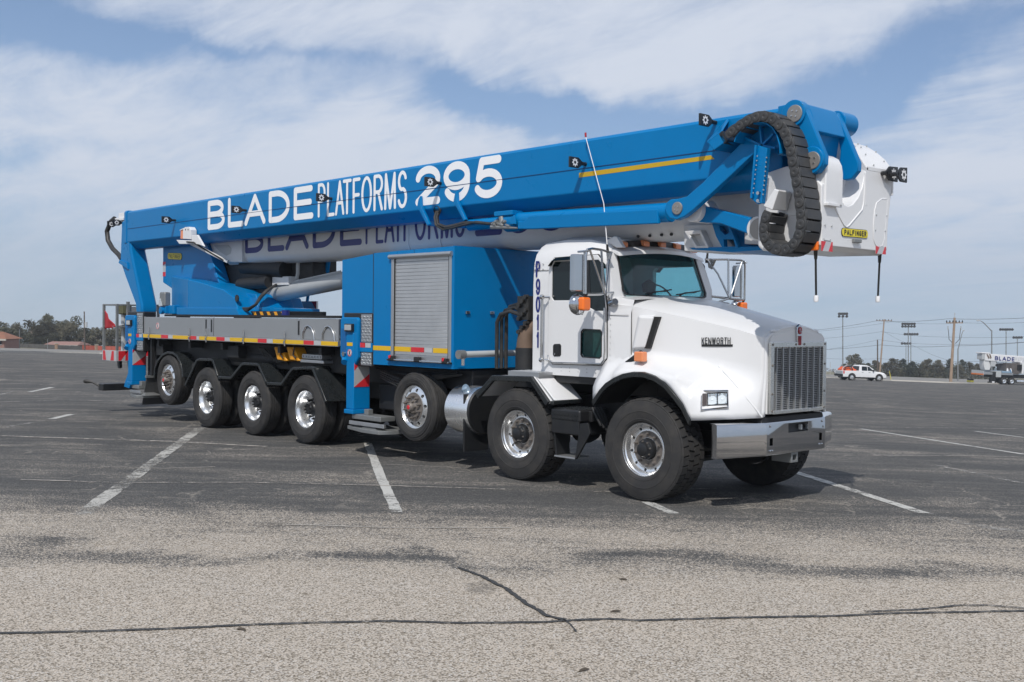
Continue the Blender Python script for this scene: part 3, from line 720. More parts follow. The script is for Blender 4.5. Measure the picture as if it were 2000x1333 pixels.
for px, top, tipx, tipy, base, lab in ((1937, 645, 1914, 626.5, 742, 'tall street lamp with long arm reaching left behind the second crane truck'), (1871, 681, 1881, 646, 740, 'slim street lamp with arm reaching right beside the tall utility pole')):
    t, b, tp = plain_pole('street_lamp', px, base, top, .13, GALV, lab, 'street lamp', 'street lamps', D=175)
    tip = PD(tipx, tipy, 175); md = tp.lerp(tip, .75) + Vector((0, 0, .12))
    MB().tube([tp - Vector((0, 0, .2)), tp.lerp(tip, .4), md, tip], [.09, .08, .07, .05], 8).build('arm', GALV, t)
    e = (tip - md).normalized(); e.z = 0
    MB().tube([tip - e * .1, tip + e * .35, tip + e * .7], [.06, .14, .05], 8).build('lamp_head', GREY, t)
def power_pole(px, base, dx, top, r, lab, armpx, armdy):
    t, b, tp = plain_pole('utility_pole', px, base, top, r, WOOD, lab, 'utility pole', 'utility poles', dx=dx)
    D = (b - CAM).dot(FW); s = D / FPX
    c = tp + Vector((0, 0, -armdy * s))
    MB().bar(c - RX * armpx * s / 2, c + RX * armpx * s / 2, .1, .12).build('crossarm', WOOD, t)
    for k in range(6):
        p = c + RX * (k / 5 - .5) * armpx * s * .96
        MB().tube([p, p + Vector((0, 0, .14)), p + Vector((0, 0, .3))], [.05, .09, .04], 8).build('insulator', CHASSIS, t)
    return t, tp, c, s
t1, tp1, c1, s1 = power_pole(1717.5, 737, 9.5, 624, .17, 'leaning pale utility pole behind the pickup nose', 30, 3)
t2, tp2, c2, s2 = power_pole(1856.5, 748, 8, 621, .19, 'tall pale utility pole standing at the edge of the lot', 32, 10)
for q in (-1, 1):
    MB().tube([tp2 + RX * q * .75 + Vector((0, 0, -2.0 * .6)), tp2 + RX * q * .62 + Vector((0, 0, -2.6)), tp2 + RX * q * .15 + Vector((0, 0, -3.1))], .035, 6).build('riser_cable', CHASSIS, t2)
    MB().tube([tp2 + RX * q * .78 + Vector((0, 0, -1.5)), tp2 + RX * q * .78 + Vector((0, 0, -1.0))], .06, 8).build('cut_out_switch', GREY, t2)
MB().tube([c2 + Vector((0, 0, -.2)), c2 + Vector((0, 0, 1.2))], .05, 8).build('lightning_rod', GREY, t2)
plain_pole('utility_pole', 1714, 736, 664, .17, BARK, 'short dark wooden pole stub beside the leaning utility pole', 'utility pole', 'utility poles')
plain_pole('guy_marker', 1741, 742, 725, .05, mat('yellow_plastic', (.6, .5, .05), .5), 'slanted yellow guy wire marker right of the pickup', 'marker', dx=-4)
def wire(pts, D0, D1, lab, r=.016, sag=0):
    n = len(pts); P = []
    for i, (x, y) in enumerate(pts):
        P.append(PD(x, y, D0 + (D1 - D0) * i / (n - 1)))
    Q = []
    for a, b in zip(P, P[1:]):
        for k in range(8):
            u = k / 8; q = a.lerp(b, u); q.z -= sag * 4 * u * (1 - u); Q.append(q)
    Q.append(P[-1])
    tag(MB().tube(Q, r, 5).build('overhead_wire', CHASSIS, None), lab, 'wire', 'overhead wires on the right')
Dp1, Dp2 = (tp1 - CAM).dot(FW), (tp2 - CAM).dot(FW)
for i, (pts, lab) in enumerate((([(1560, 648), (1712, 627), (1853, 623), (2080, 616)], 'top overhead wire from the leaning pole to the tall pole'), ([(1560, 650), (1742, 629), (1887, 631), (2080, 624)], 'second overhead wire along the crossarm ends'),
                                ([(1560, 664), (1722, 648), (1862, 659), (2080, 652)], 'middle overhead wire below the crossarms'), ([(1560, 690), (1716, 664), (1860, 673), (2080, 661)], 'lower overhead wire passing the pole stub top'),
                                ([(1560, 684), (1720, 674), (1860, 676), (2080, 660)], 'thick cable bundle halfway up the leaning pole'), ([(1727, 648), (1790, 678), (1860, 706), (1930, 712)], 'drooping wire falling from the leaning pole to the right'), ([(1560, 697), (1720, 701), (1920, 706), (2080, 707)], 'lowest wire running just above the evergreens'))):
    wire(pts, Dp1 + 4, Dp2 + 6, lab, .024 if i in (0, 4) else .015, .25)
for i, px in enumerate((1606, 1613.5, 1621.5)):
    plain_pole('fence_post', px, 733, 708, .05, CONC, ['pale fence post nearest the truck grille', 'middle pale fence post left of the pickup', 'pale fence post just left of the pickup tailgate'][i], 'post', 'pale fence posts')
# ================================================================== THE CRANE TRUCK
TR = empty('aerial_platform_truck', (-5.5, 0, 0))
tag(TR, 'large white and blue truck mounted aerial work platform with white cab, nearest the camera', 'crane truck')
def P(mb, name, m, parent=TR, bevel=0, smooth=35, seg=2): return mb.build(name, m, parent, bevel, smooth, seg)
NY = -1.27                                           # near side of the body
# ------------------------------------------------------------------ lettering
def arc(cx, cy, rx, ry, a0, a1, n=14):
    return [(cx + rx * math.cos(math.radians(a0 + (a1 - a0) * i / n)), cy + ry * math.sin(math.radians(a0 + (a1 - a0) * i / n))) for i in range(n + 1)]
G = {
 'B': [[(0, 0), (0, 1)], [(0, 1), (.5, 1)] + arc(.5, .765, .42, .235, 90, -90) + [(0, .53)], [(0, .53), (.55, .53)] + arc(.55, .265, .45, .265, 90, -90) + [(0, 0)]],
 'L': [[(0, 1), (0, 0)], [(0, 0), (1, 0)]],
 'A': [[(0, 0), (.5, 1)], [(.5, 1), (1, 0)], [(.17, .34), (.83, .34)]],
 'D': [[(0, 0), (0, 1)], [(0, 1), (.35, 1)] + arc(.35, .5, .65, .5, 90, -90, 20) + [(0, 0)]],
 'E': [[(0, 0), (0, 1)], [(0, 1), (.95, 1)], [(0, .51), (.9, .51)], [(0, 0), (1, 0)]],
 'P': [[(0, 0), (0, 1)], [(0, 1), (.5, 1)] + arc(.5, .74, .5, .26, 90, -90) + [(0, .48)]],
 'T': [[(0, 1), (1, 1)], [(.5, 1), (.5, 0)]],
 'F': [[(0, 0), (0, 1)], [(0, 1), (1, 1)], [(0, .52), (.9, .52)]],
 'O': [arc(.5, .5, .5, .5, 90, 450, 28)],
 '0': [arc(.5, .5, .5, .5, 90, 450, 28)],
 'R': [[(0, 0), (0, 1)], [(0, 1), (.5, 1)] + arc(.5, .76, .5, .24, 90, -90) + [(0, .52)], [(.5, .52), (1, 0)]],
 'M': [[(0, 0), (.06, 1)], [(.06, 1), (.5, 0)], [(.5, 0), (.94, 1)], [(.94, 1), (1, 0)]],
 'S': [arc(.5, .745, .47, .255, 20, 180, 14) + arc(.5, .745, .47, .255, 180, 250, 6) + arc(.5, .26, .5, .26, 75, 0, 6) + arc(.5, .26, .5, .26, 0, -160, 14)],
 '2': [arc(.5, .70, .5, .30, 170, -25, 16) + [(0, 0)], [(0, 0), (1, 0)]],
 '9': [arc(.5, .68, .5, .32, 0, 360, 26), [(1, .68)] + arc(.5, .42, .5, .42, 0, -150, 14)],
 '5': [[(.95, 1), (.2, 1)], [(.2, 1), (.06, .50)], [(.06, .50)] + arc(.48, .32, .52, .32, 125, -155, 22)],
 '1': [[(.55, 0), (.55, 1)], [(.55, 1), (.05, .74)]],
 'K': [[(0, 0), (0, 1)], [(0, .42), (1, 1)], [(.35, .62), (1, 0)]],
 'N': [[(0, 0), (0, 1)], [(0, 1), (1, 0)], [(1, 0), (1, 1)]],
 'W': [[(0, 1), (.25, 0)], [(.25, 0), (.5, 1)], [(.5, 1), (.75, 0)], [(.75, 0), (1, 1)]],
 'H': [[(0, 0), (0, 1)], [(1, 0), (1, 1)], [(0, .5), (1, .5)]],
 'I': [[(.5, 0), (.5, 1)]],
 'G': [arc(.5, .5, .5, .5, 40, 330, 22), [(.98, .22), (.98, .46)], [(.98, .46), (.6, .46)]],
}
def glyphs(mb, items, f, depth=.002):
    """items: (char, u0, u1, v0, v1, stroke); f(u, v, off) -> point"""
    k = 0
    for ch, u0, u1, v0, v1, sw in items:
        r = sw / 2; W_, H_ = (u1 - u0 - sw), (v1 - v0 - sw)
        for st in G[ch]:
            pts = [(u0 + r + x * W_, v0 + r + y * H_) for x, y in st]
            loopc = (abs(pts[0][0] - pts[-1][0]) + abs(pts[0][1] - pts[-1][1])) < 1e-6
            nr = []
            for i in range(len(pts)):
                a = pts[i - 1] if i > 0 else (pts[-2] if loopc else pts[i]); b = pts[i + 1] if i < len(pts) - 1 else (pts[1] if loopc else pts[i])
                dx, dy = b[0] - a[0], b[1] - a[1]; l = math.hypot(dx, dy) or 1
                nr.append((-dy / l, dx / l))
            off = depth + .00035 * (k % 9); k += 1
            Lf = [(p[0] + n[0] * r, p[1] + n[1] * r) for p, n in zip(pts, nr)]; Rt = [(p[0] - n[0] * r, p[1] - n[1] * r) for p, n in zip(pts, nr)]
            cap = lambda c, n, s: [(c[0] + r * (n[0] * math.cos(q) + s * n[1] * math.sin(q)), c[1] + r * (n[1] * math.cos(q) - s * n[0] * math.sin(q))) for q in [math.pi * j / 8 for j in range(1, 8)]]
            vs = [f(u, v, off) for u, v in Lf] + [f(u, v, off) for u, v in Rt]; n = len(pts)
            mb.add(vs, [(i, i + 1, n + i + 1, n + i) for i in range(n - 1)])
            if not loopc:
                e = cap(pts[-1], nr[-1], 1); mb.add([f(*Lf[-1], off)] + [f(u, v, off) for u, v in e] + [f(*Rt[-1], off)], [tuple(range(len(e) + 2))])
                e = cap(pts[0], nr[0], -1); mb.add([f(*Lf[0], off)] + [f(u, v, off) for u, v in e] + [f(*Rt[0], off)], [tuple(range(len(e) + 2))])
    return mb
def word(txt, u0, v0, h, ws, gap, sw):
    it = []; u = u0
    for c, w in zip(txt, ws): it.append((c, u, u + w, v0, v0 + h, sw)); u += w + gap
    return it
onY = lambda Y: (lambda u, v, o: (u, Y - o, v))       # near sides: facing -Y
onX = lambda X: (lambda u, v, o: (X + o, u, v))       # fronts: facing +X
def disc(mb, c, r, ax, h, n=20):
    c = Vector(c); a = {'X': Vector((1, 0, 0)), 'Y': Vector((0, 1, 0)), 'Z': Vector((0, 0, 1))}[ax]
    return mb.tube([c, c + a * h], r, n)

# ------------------------------------------------------------------ chassis
m = MB()
for s in (-1, 1): m.box(-12.9, .75, s * .43 - .06, s * .43 + .06, .72, 1.04)
for x in (-12.8, -11, -9.2, -7.5, -5.4, -4.6, -2.9, -1.2, .5): m.box(x - .06, x + .06, -.37, .37, .76, 1.0)
P(m, 'chassis_frame', CHASSIS, bevel=.01)
m = MB()
m.box(-12.45, -5.85, -.95, .95, 1.10, 1.50); m.box(-12.45, -5.85, .35, 1.1, .60, 1.08); m.box(-5.7, -3.2, -.9, 1.2, 1.0, 1.28)
m.box(-12.9, -12.5, -1.0, 1.0, .75, 1.5); m.box(-3.1, .3, -.38, .38, 1.05, 1.3)
P(m, 'subframe_dark_fill', CHASSIS, bevel=.02)  # black blocks added to fill the shaded void between deck and wheels
for x in (-12.0, -10.7, -9.5, -7.6, -6.4): P(MB().box(x - .04, x + .04, -1.2, -.95, 1.38, 1.5), 'deck_bracket', CHASSIS, bevel=.008)
P(MB().tube([(-9.7, -.85, 1.25), (-7.7, -.85, 1.25)], .13, 14), 'air_tank', CHASSIS); P(MB().tube([(-11.2, -.95, 1.02), (-10.4, -.95, 1.0)], .1, 12), 'air_tank', CHASSIS)
P(MB().tube([(-5.3, -.8, .95), (-3.3, -.8, 1.05)], .035, 8), 'drive_pipe', CHASSIS); P(MB().tube([(-5.2, -1.0, 1.22), (-4.3, -1.05, 1.16), (-3.4, -1.0, 1.24)], .02, 8), 'brake_pipe', CHASSIS)
P(MB().box(-5.3, -4.4, -.9, -.5, .62, 1.0), 'gear_housing', CHASSIS, bevel=.03); P(MB().box(-12.2, -11.9, -1.15, -.9, 1.2, 1.42), 'battery_box', CHASSIS, bevel=.01)
for i in range(5): P(MB().tube([(-8.5 + i * .05, -1.04 - .01 * i, 1.44), (-8.3 + i * .1, -1.05, 1.30 - .02 * i), (-7.95 + i * .12, -1.03, 1.28), (-7.7 + i * .08, -1.0, 1.42)], .014, 6), 'air_hose', HOSE)
for i in range(4): P(MB().tube([(-5.0, -1.08, 1.2 - i * .03), (-4.5, -1.1, 1.1 - i * .04), (-3.9, -1.08, 1.18 - i * .02), (-3.3, -1.0, 1.22)], .013, 6), 'air_hose', HOSE)
q = PY(785, 0, -1.15)
cb = MB(); a, b = PY(444, 675, -1.12), PY(465, 700, -1.12); cb.box(a.x, b.x, -1.12, -.9, b.z, a.z)
cbo = P(cb, 'control_box', GREY, bevel=.012); cbo.data.materials[0] = CHASSIS
m = MB()
for i in range(5): disc(m, (a.x - .02, -1.06, a.z - .05 - i * (a.z - b.z - .1) / 4), .018, 'Y', .05, 8)
tag(P(m, 'cable_glands', GALV, cbo), kind='stuff')
a, b = PY(590, 689, -1.12), PY(628, 711, -1.12)
m = MB(); m.box(a.x, b.x, -1.12, -.85, b.z + .06, a.z - .02)
for i in range(7): m.box(a.x + .02 + i * (b.x - a.x - .06) / 6, a.x + .04 + i * (b.x - a.x - .06) / 6, -1.14, -1.12, b.z + .08, a.z - .04)
m.box(a.x - .04, b.x + .06, -1.13, -.82, b.z, b.z + .05)
P(m, 'grab_tray', ALU, bevel=.01)
# ------------------------------------------------------------------ deck
m = MB(); m.box(-12.53, -5.79, -1.25, 1.25, 1.535, 1.60); P(m, 'deck_floor', ALU, bevel=.006)
for s in (-1, 1):
    r = P(MB().box(-12.53, -5.79, min(s * 1.25, s * 1.285), max(s * 1.25, s * 1.285), 1.525, 1.612), 'deck_rail', ALU, bevel=.006)
    for x0, x1 in ((-12.45, -10.00), (-9.66, -6.93), (-6.86, -5.82)):
        P(MB().box(x0, x1, min(s * 1.235, s * 1.262), max(s * 1.235, s * 1.262), 1.615, 1.93), 'side_board', ALUSIDE, bevel=.006)
    for x in (-12.49, -9.83, -6.895):
        w = .035 if x != -9.83 else .15
        p_ = P(MB().box(x - w, x + w, min(s * 1.228, s * 1.268), max(s * 1.228, s * 1.268), 1.613, 1.935), 'stake_post', ALU, bevel=.006)
        mm_ = MB()
        for o in ((0,) if w < .1 else (-.1, .1)): mm_.box(x + o - .022, x + o + .022, s * 1.268 - .004, s * 1.268 + .004, 1.68, 1.90)
        P(mm_, 'stake_slot', BLACK, p_)
rail_near = [o for o in TR.children if o.name.startswith('deck_rail')][0]
Xd = lambda u: PY(250 + .2551 * u, 668, -1.287).x
seq = [(110, 250, YEL), (254, 305, RED), (307, 340, SILV), (342, 476, YEL), (479, 522, RED), (524, 543, SILV), (545, 674, YEL), (677, 738, RED), (740, 778, SILV), (780, 991, YEL), (994, 1060, RED), (1062, 1107, SILV), (1109, 1342, YEL), (1345, 1421, RED), (1423, 1475, SILV), (1478, 1606, YEL)]
for a, b, mt in seq: P(MB().box(Xd(a), Xd(b), -1.288, -1.2852, 1.538, 1.600), 'reflector_strip', mt, rail_near)
for u in (163, 472, 601, 887, 1203):
    x = Xd(u); mm_ = MB().tube([(x, -1.295, 1.50), (x, -1.295, 1.74)], .011, 8); mm_.box(x - .025, x + .025, -1.31, -1.289, 1.54, 1.58); mm_.box(x - .025, x + .025, -1.31, -1.289, 1.60, 1.625)
    P(mm_, 'stake_bolt', STEEL, rail_near)
for u in (1375, 1528):
    x = Xd(u); P(MB().tube([(x - .16, -1.275, 1.60), (x - .15, -1.275, 1.72), (x - .08, -1.275, 1.81), (x, -1.275, 1.83), (x + .08, -1.275, 1.80), (x + .15, -1.275, 1.71), (x + .17, -1.275, 1.60)], .014, 8), 'grab_handle', STEEL)
x, z = PY(308, 637, -1.264).x, PY(308, 637, -1.264).z
s_ = P(disc(MB(), (x, -1.2665, z), .062, 'Y', .003, 24), 'warning_sticker', WHITE); rg = MB(); rg.lathe([(.058, -1.2675), (.046, -1.2675)], (x, 0, z), n=28); P(rg, 'sticker_ring', RED, s_)
P(MB().box(x - .012, x + .012, -1.2685, -1.2672, z - .03, z + .03), 'sticker_figure', BLACK, s_)

# ------------------------------------------------------------------ wheels
def tyre_mesh(R, Wd, lugs, rows):
    m = MB(); rb = .292
    pr = [(rb, .03), (rb + .02, .008), (rb + .035, .004), (rb + .038, .0), (rb + .044, .0), (rb + .047, .002), (rb + (R - rb) * .35, -.006), (rb + (R - rb) * .44, -.0065), (rb + (R - rb) * .45, -.010), (rb + (R - rb) * .475, -.010), (rb + (R - rb) * .485, -.006), (rb + (R - rb) * .62, -.004), (R - .065, .006), (R - .038, .012), (R - .034, .020), (R - .022, .018), (R - .012, .035)]
    if lugs: pr += [(R - .026, .05), (R - .026, Wd - .05)]
    else:
        y = .045; n = rows; w = (Wd - .09) / n
        for k in range(n): pr += [(R - .004 if k in (0, n - 1) else R, y), (R - .004 if k in (0, n - 1) else R, y + w * .82), (R - .014, y + w * .84), (R - .014, y + w * .98)]; y += w
    pr += [(R - .012, Wd - .035), (R - .035, Wd - .015), (rb + (R - rb) * .62, Wd), (rb + .02, Wd - .01), (rb, Wd - .03)]
    m.lathe(pr, n=72)
    if lugs:
        n = lugs; w = (Wd - .05) / rows
        for k in range(n):
            for r in range(rows):
                q = 2 * math.pi * (k + (.5 if r % 2 else 0)) / n; dq = 2 * math.pi / n * .41; y0 = .028 + r * w; y1 = y0 + w * .91
                sk = dq * (.16 if r % 2 else -.16); lo, hi = [], []
                for y, o in ((y0, sk), (y1, -sk)):
                    for e in (-dq, dq):
                        a = q + e + o; edge = (r == 0 and y == y0) or (r == rows - 1 and y == y1)
                        rr = R - .008 if edge else R
                        lo.append(((R - .04) * math.cos(a), y, (R - .04) * math.sin(a))); hi.append((rr * math.cos(a), y, rr * math.sin(a)))
                o4 = (0, 1, 3, 2); m.hexa([lo[i] for i in o4], [hi[i] for i in o4])
                if r in (0, rows - 1):                # shoulder block running down the sidewall
                    ys = .012 if r == 0 else Wd - .012; ye = y0 if r == 0 else y1
                    L0, L1 = [], []
                    for rr_, yy in ((R - .075, ys - (.002 if r == 0 else -.002)), (R - .010, ye)):
                        for e in (-dq * .8, dq * .8): a = q + e + (sk if r == 0 else -sk); L0.append((rr_ * math.cos(a), yy, rr_ * math.sin(a)))
                    for rr_, yy in ((R - .075, ys + (.02 if r == 0 else -.02)), (R - .030, ye + (.02 if r == 0 else -.02))):
                        for e in (-dq * .8, dq * .8): a = q + e + (sk if r == 0 else -sk); L1.append((rr_ * math.cos(a), yy, rr_ * math.sin(a)))
                    m.hexa([L0[i] for i in o4], [L1[i] for i in o4])
    else:
        n = 66
        for k in range(n):
            q = 2 * math.pi * k / n
            for y in (.045 + (Wd - .09) / rows * j for j in range(1, rows)):
                a = q; m.add([((R - .0005) * math.cos(a + e), y + o, (R - .0005) * math.sin(a + e)) for e, o in ((-.008, -.016), (.008, -.016), (.014, -.004), (-.002, -.004))], [(0, 1, 2, 3)])
    return m
def hole_cut(n, rc, rh, y0, y1, ph=0):
    return [MB().tube([(rc * math.cos(2 * math.pi * (k + ph) / n), y0, rc * math.sin(2 * math.pi * (k + ph) / n)), (rc * math.cos(2 * math.pi * (k + ph) / n), y1, rc * math.sin(2 * math.pi * (k + ph) / n))], rh, 14) for k in range(n)]
def nuts(m, n, rc, y, l, r=.018):
    for k in range(n):
        a = 2 * math.pi * (k + .5) / n; c = (rc * math.cos(a), y, rc * math.sin(a))
        m.tube([c, (c[0], y - l * .55, c[2]), (c[0], y - l * .56, c[2]), (c[0], y - l, c[2])], [r, r, r * .72, r * .6], 8)
    return m
def make_wheel(kind):
    if kind == 'steer': R, Wd = .562, .41
    elif kind == 'lift': R, Wd = .475, .31
    else: R, Wd = .530, .285
    if kind == 'steer':
        rim = MB().lathe([(.292, .035), (.300, .022), (.306, .018), (.309, .028), (.300, .05), (.292, .40), (.27, .40), (.262, .16), (.235, .135), (.215, .13), (.12, .128), (.12, .112), (.212, .114), (.228, .116), (.248, .108), (.262, .085), (.268, .06), (.280, .05), (.286, .03)], n=56, closed=True)
        hc = hole_cut(10, .232, .0165, .05, .2, .3)
    elif kind == 'lift':
        rim = MB().lathe([(.292, .035), (.300, .024), (.306, .020), (.309, .03), (.300, .05), (.292, .25), (.27, .25), (.268, .09), (.10, .05), (.10, .02), (.20, .022), (.235, .030), (.262, .048), (.275, .052), (.284, .036)], n=56, closed=True)
        hc = hole_cut(10, .232, .024, -.02, .12, .2)
    else:
        rim = MB().lathe([(.292, .035), (.300, .022), (.306, .018), (.309, .028), (.300, .05), (.292, .27), (.25, .27), (.23, .235), (.12, .228), (.12, .205), (.215, .212), (.232, .205), (.246, .18), (.255, .12), (.270, .07), (.280, .055), (.286, .03)], n=56, closed=True)
        hc = hole_cut(10, .215, .024, .15, .26, .2)
    w = cut(rim, hc, 'wheel', POLISH, None, 30)
    ty = tyre_mesh(R, Wd, 34 if kind == 'steer' else 0, 4 if kind == 'steer' else 5).build('tyre', RUBBER, None, 0, 30); ty.parent = w
    if kind == 'steer':
        h = MB().lathe([(.0, -.005), (.055, -.004), (.07, .004), (.075, .03), (.085, .045), (.105, .05), (.113, .062), (.113, .15)], n=28)
        dr = MB().lathe([(.285, .16), (.285, .44), (0, .44)], n=32).build('brake_drum', CHASSIS); dr.parent = w
        hub = h.build('hub', BLACK); hub.parent = w
        b = nuts(MB(), 10, .168, .118, .05); nuts(b, 8, .088, .048, .02, .010)
        bb = tag(b.build('wheel_nuts', DIRTBOLT), kind='stuff'); bb.parent = w
        d = MB().lathe([(.200, .1135), (.198, .110), (.128, .108), (.125, .112)], n=40).build('dusty_plate', DIRTBOLT); d.parent = w
    elif kind == 'lift':
        h = MB().lathe([(.0, -.075), (.05, -.073), (.062, -.06), (.068, -.02), (.085, -.01), (.10, .0), (.105, .04)], n=24)
        hub = h.build('hub', DIRTBOLT); hub.parent = w
        b = nuts(MB(), 10, .148, .022, .07, .02); nuts(b, 6, .082, -.01, .04, .014); bb = tag(b.build('wheel_nuts', DIRTBOLT), kind='stuff'); bb.parent = w
        dr = MB().lathe([(.262, .12), (.262, .36), (0, .36)], n=32).build('brake_drum', CHASSIS); dr.parent = w
        c = MB().lathe([(0, -.079), (.028, -.078), (.034, -.07)], n=18).build('oil_cap', RED); c.parent = w
        d = MB().lathe([(.198, .021), (.196, .017), (.11, .016), (.105, .02)], n=40).build('dusty_plate', DIRTBOLT); d.parent = w
    else:
        h = MB().lathe([(.0, .07), (.07, .072), (.085, .085), (.09, .12), (.1, .13), (.115, .15), (.118, .23)], n=24)
        hub = h.build('hub', BLACK); hub.parent = w
        b = nuts(MB(), 10, .155, .205, .06, .02); nuts(b, 8, .07, .075, .03, .014); bb = tag(b.build('wheel_nuts', BLACK), kind='stuff'); bb.parent = w
        t2_ = tyre_mesh(R, Wd, 0, 5); t2_.xf(Matrix.Translation((0, .335, 0))); t2 = t2_.build('tyre', RUBBER, None, 0, 30); t2.parent = w
        dr = MB().lathe([(.29, .27), (.29, .60), (.15, .60)], n=32).build('inner_rim', CHASSIS); dr.parent = w
    return w
def mount(w, loc, far=False, spin=0.0):
    w.parent = TR; w.matrix_parent_inverse = Matrix.Translation(-TR.location)
    w.location = loc
    w.rotation_mode = 'YXZ' if False else 'XYZ'
    w.rotation_euler = (0, spin, math.pi if far else 0)
plan = {'steer': [(0.0, .562), (-1.985, .562)], 'lift': [(-4.03, .755), (-11.50, .762)], 'drive': [(-6.76, .538), (-8.36, .533), (-9.99, .527)]}
for kind, axs in plan.items():
    w0 = make_wheel(kind); first = True
    for i, (x, z) in enumerate(axs):
        for s in (-1, 1):
            w = w0 if first else clone_tree(w0); first = False
            yy = 1.245 if kind == 'steer' else 1.25
            dz = gz(x, yy) if (s > 0 and kind != 'lift') else 0
            mount(w, (x, s * yy, z + dz), s > 0, (i * 1.3 + .4 + s) * 1.0)
for x, z in [a for k in plan.values() for a in k]:
    m = MB()
    m.tube([(x, -.95, z), (x, .95, z - .02)], .07, 12); m.lathe([(.0, -.18), (.17, -.12), (.2, 0), (.17, .12), (0, .18)], (x, 0, z), n=16)
    m.box(x - .5, x + .5, -.52, -.36, z + .0, z + .19); m.box(x - .5, x + .5, .36, .52, z + .0, z + .19)
    m.tube([(x, -.6, z), (x + .15, -.6, z + .35)], .05, 10)
    P(m, 'axle', CHASSIS)
# fenders over the driven axles
def band(pts, th):
    n = len(pts); o = []
    for i, p in enumerate(pts):
        a = Vector(pts[max(i - 1, 0)]); b = Vector(pts[min(i + 1, n - 1)]); d = (b - a).normalized(); o.append((p[0] + d.y * th, p[1] - d.x * th))
    return [tuple(p) for p in pts] + o[::-1]
def fender(pix, Y0, Y1, name, mt, th=.03, lip=.05, parent=TR):
    pts = [(PY(*p, Y0).x, PY(*p, Y0).z) for p in pix]
    f = P(MB().loft([[(p[0], y, p[1]) for p in band(pts, th)] for y in (Y0 + .012, Y1)]), name, mt, parent, .006)
    if lip: P(MB().loft([[(p[0], y, p[1] + .004) for p in band(pts, lip)] for y in (Y0, Y0 + .05)]), 'fender_lip', mt, f, .012)
    return f
fender([(359.5, 752), (382.6, 703), (388, 700.5), (412, 701), (416, 704), (425, 735)], -1.27, -.62, 'fender', PLASTIC)
fender([(425, 735.2), (449.5, 736.5), (470, 711), (475, 708.5), (501, 710), (505.5, 713), (520, 746.6)], -1.27, -.62, 'fender', PLASTIC)
fender([(520, 746.8), (548, 748.6), (567, 721), (572, 717.8), (606, 716.5), (611, 719.5), (637, 784.6)], -1.27, -.62, 'fender', PLASTIC)
pa = [(299, 738), (301, 718), (307, 703), (316, 692), (326, 687), (337, 688), (345, 694), (352, 708), (356, 725), (357, 738)]
fender(pa, -1.25, -.75, 'fender', PLASTIC)
for x in (-6.76, -8.36, -9.99):                       # same plastic fenders on the far side
    P(MB().loft([[(p[0], y, p[1]) for p in band([(x - .78, .80), (x - .42, 1.13), (x + .42, 1.13), (x + .78, .80)], .03)] for y in (.62, 1.27)]), 'fender', PLASTIC, TR, .01)
m = MB(); a, b = PY(287, 738, -1.2), PY(310, 795, -1.2)
P(MB().hexa([(a.x, -1.22, a.z), (a.x + .03, -1.22, a.z), (a.x + .03, -.72, a.z), (a.x, -.72, a.z)], [(a.x - .12, -1.25, b.z), (a.x - .09, -1.25, b.z), (a.x - .09, -.66, b.z), (a.x - .12, -.66, b.z)]), 'mud_flap', mat('grey_mud_flap', (.055, .058, .062), .6, var=.1, dust=.15), bevel=.006)
P(MB().bar((a.x + .03, -1.24, a.z + .02), (a.x + .03, -.6, a.z + .02), .05, .05), 'flap_bar', GALV, bevel=.005)
P(MB().bar((a.x + .2, -1.18, a.z + .05), (a.x + .2, -1.18, PY(300, 662, -1.18).z), .06, .06), 'fender_bracket', CHASSIS)
# wheel chocks in their holder are separate things
ch_l = ['left yellow wheel chock of the pair hanging under the deck rail', 'right yellow wheel chock of the pair hanging under the deck rail']
for i, (px0, px1) in enumerate(((536, 561), (560, 586))):
    a = PY(px0, 678, -1.13); b = PY(px1, 706.5, -1.13)
    prof = [(a.x, a.z), (b.x - .17, a.z), (b.x, b.z + .01), (b.x - .06, b.z), (b.x - .30, b.z + .02)]
    t = empty('wheel_chock', (a.x, -1.0, b.z)); tag(t, ch_l[i], 'wheel chock', 'yellow wheel chocks under the deck')
    P(MB().prism(prof, 'Y', -1.14, -.94), 'body', CHOCK, t, .015)
    mm_ = MB()
    for k in range(6):
        u = (k + .7) / 6.6; p0 = Vector((a.x + .03, -1.147, a.z - .02)).lerp(Vector((b.x - .20, -1.147, a.z - .02)), u)
        mm_.bar(p0, p0 + Vector((.14, 0, -(a.z - b.z) * .8)), .016, .014)
    P(mm_, 'ribs', CHOCK, t)
    P(MB().tube([(a.x + .28, -1.16, a.z + .01), (a.x + .25, -1.165, a.z - .12), (a.x + .33, -1.165, b.z + .05)], .012, 6), 'strap', HOSE, t)
# white fender over the second steer axle
px2 = [(930.5, 771), (963, 734), (1040, 736.4), (1074, 786)]
pts = [(PY(*p, -1.24).x, PY(*p, -1.24).z) for p in px2]
f2 = P(MB().loft([[(p[0], y, p[1]) for p in band(pts, .035)] for y in (-1.235, -.74)]), 'fender', WHITE, bevel=.008)
P(MB().loft([[(p[0], y, p[1] + .006) for p in band(pts, .075)] for y in (-1.262, -1.215)]), 'fender_lip', PLASTIC, f2, .012)
P(MB().loft([[(p[0], -y, p[1]) for p in band(pts, .035)] for y in (-1.235, -.74)]), 'fender', WHITE, bevel=.008)
x0, z0 = pts[2]; x1, z1 = pts[3]
P(MB().hexa([(x0, -1.2, z0 + .01), (x0 + .02, -1.2, z0 + .01), (x0 + .02, -.74, z0 + .01), (x0, -.74, z0 + .01)], [(x1 + .02, -1.2, z1 + .02), (x1 + .05, -1.2, z1 + .02), (x1 + .05, -.74, z1 + .02), (x1 + .02, -.74, z1 + .02)]), 'fender_front_plate', WHITE, f2, .01)
P(MB().box(x1 + .0, x1 + .06, -1.24, -.74, z1 - .03, z1 + .015), 'fender_edge', PLASTIC, f2, .01)
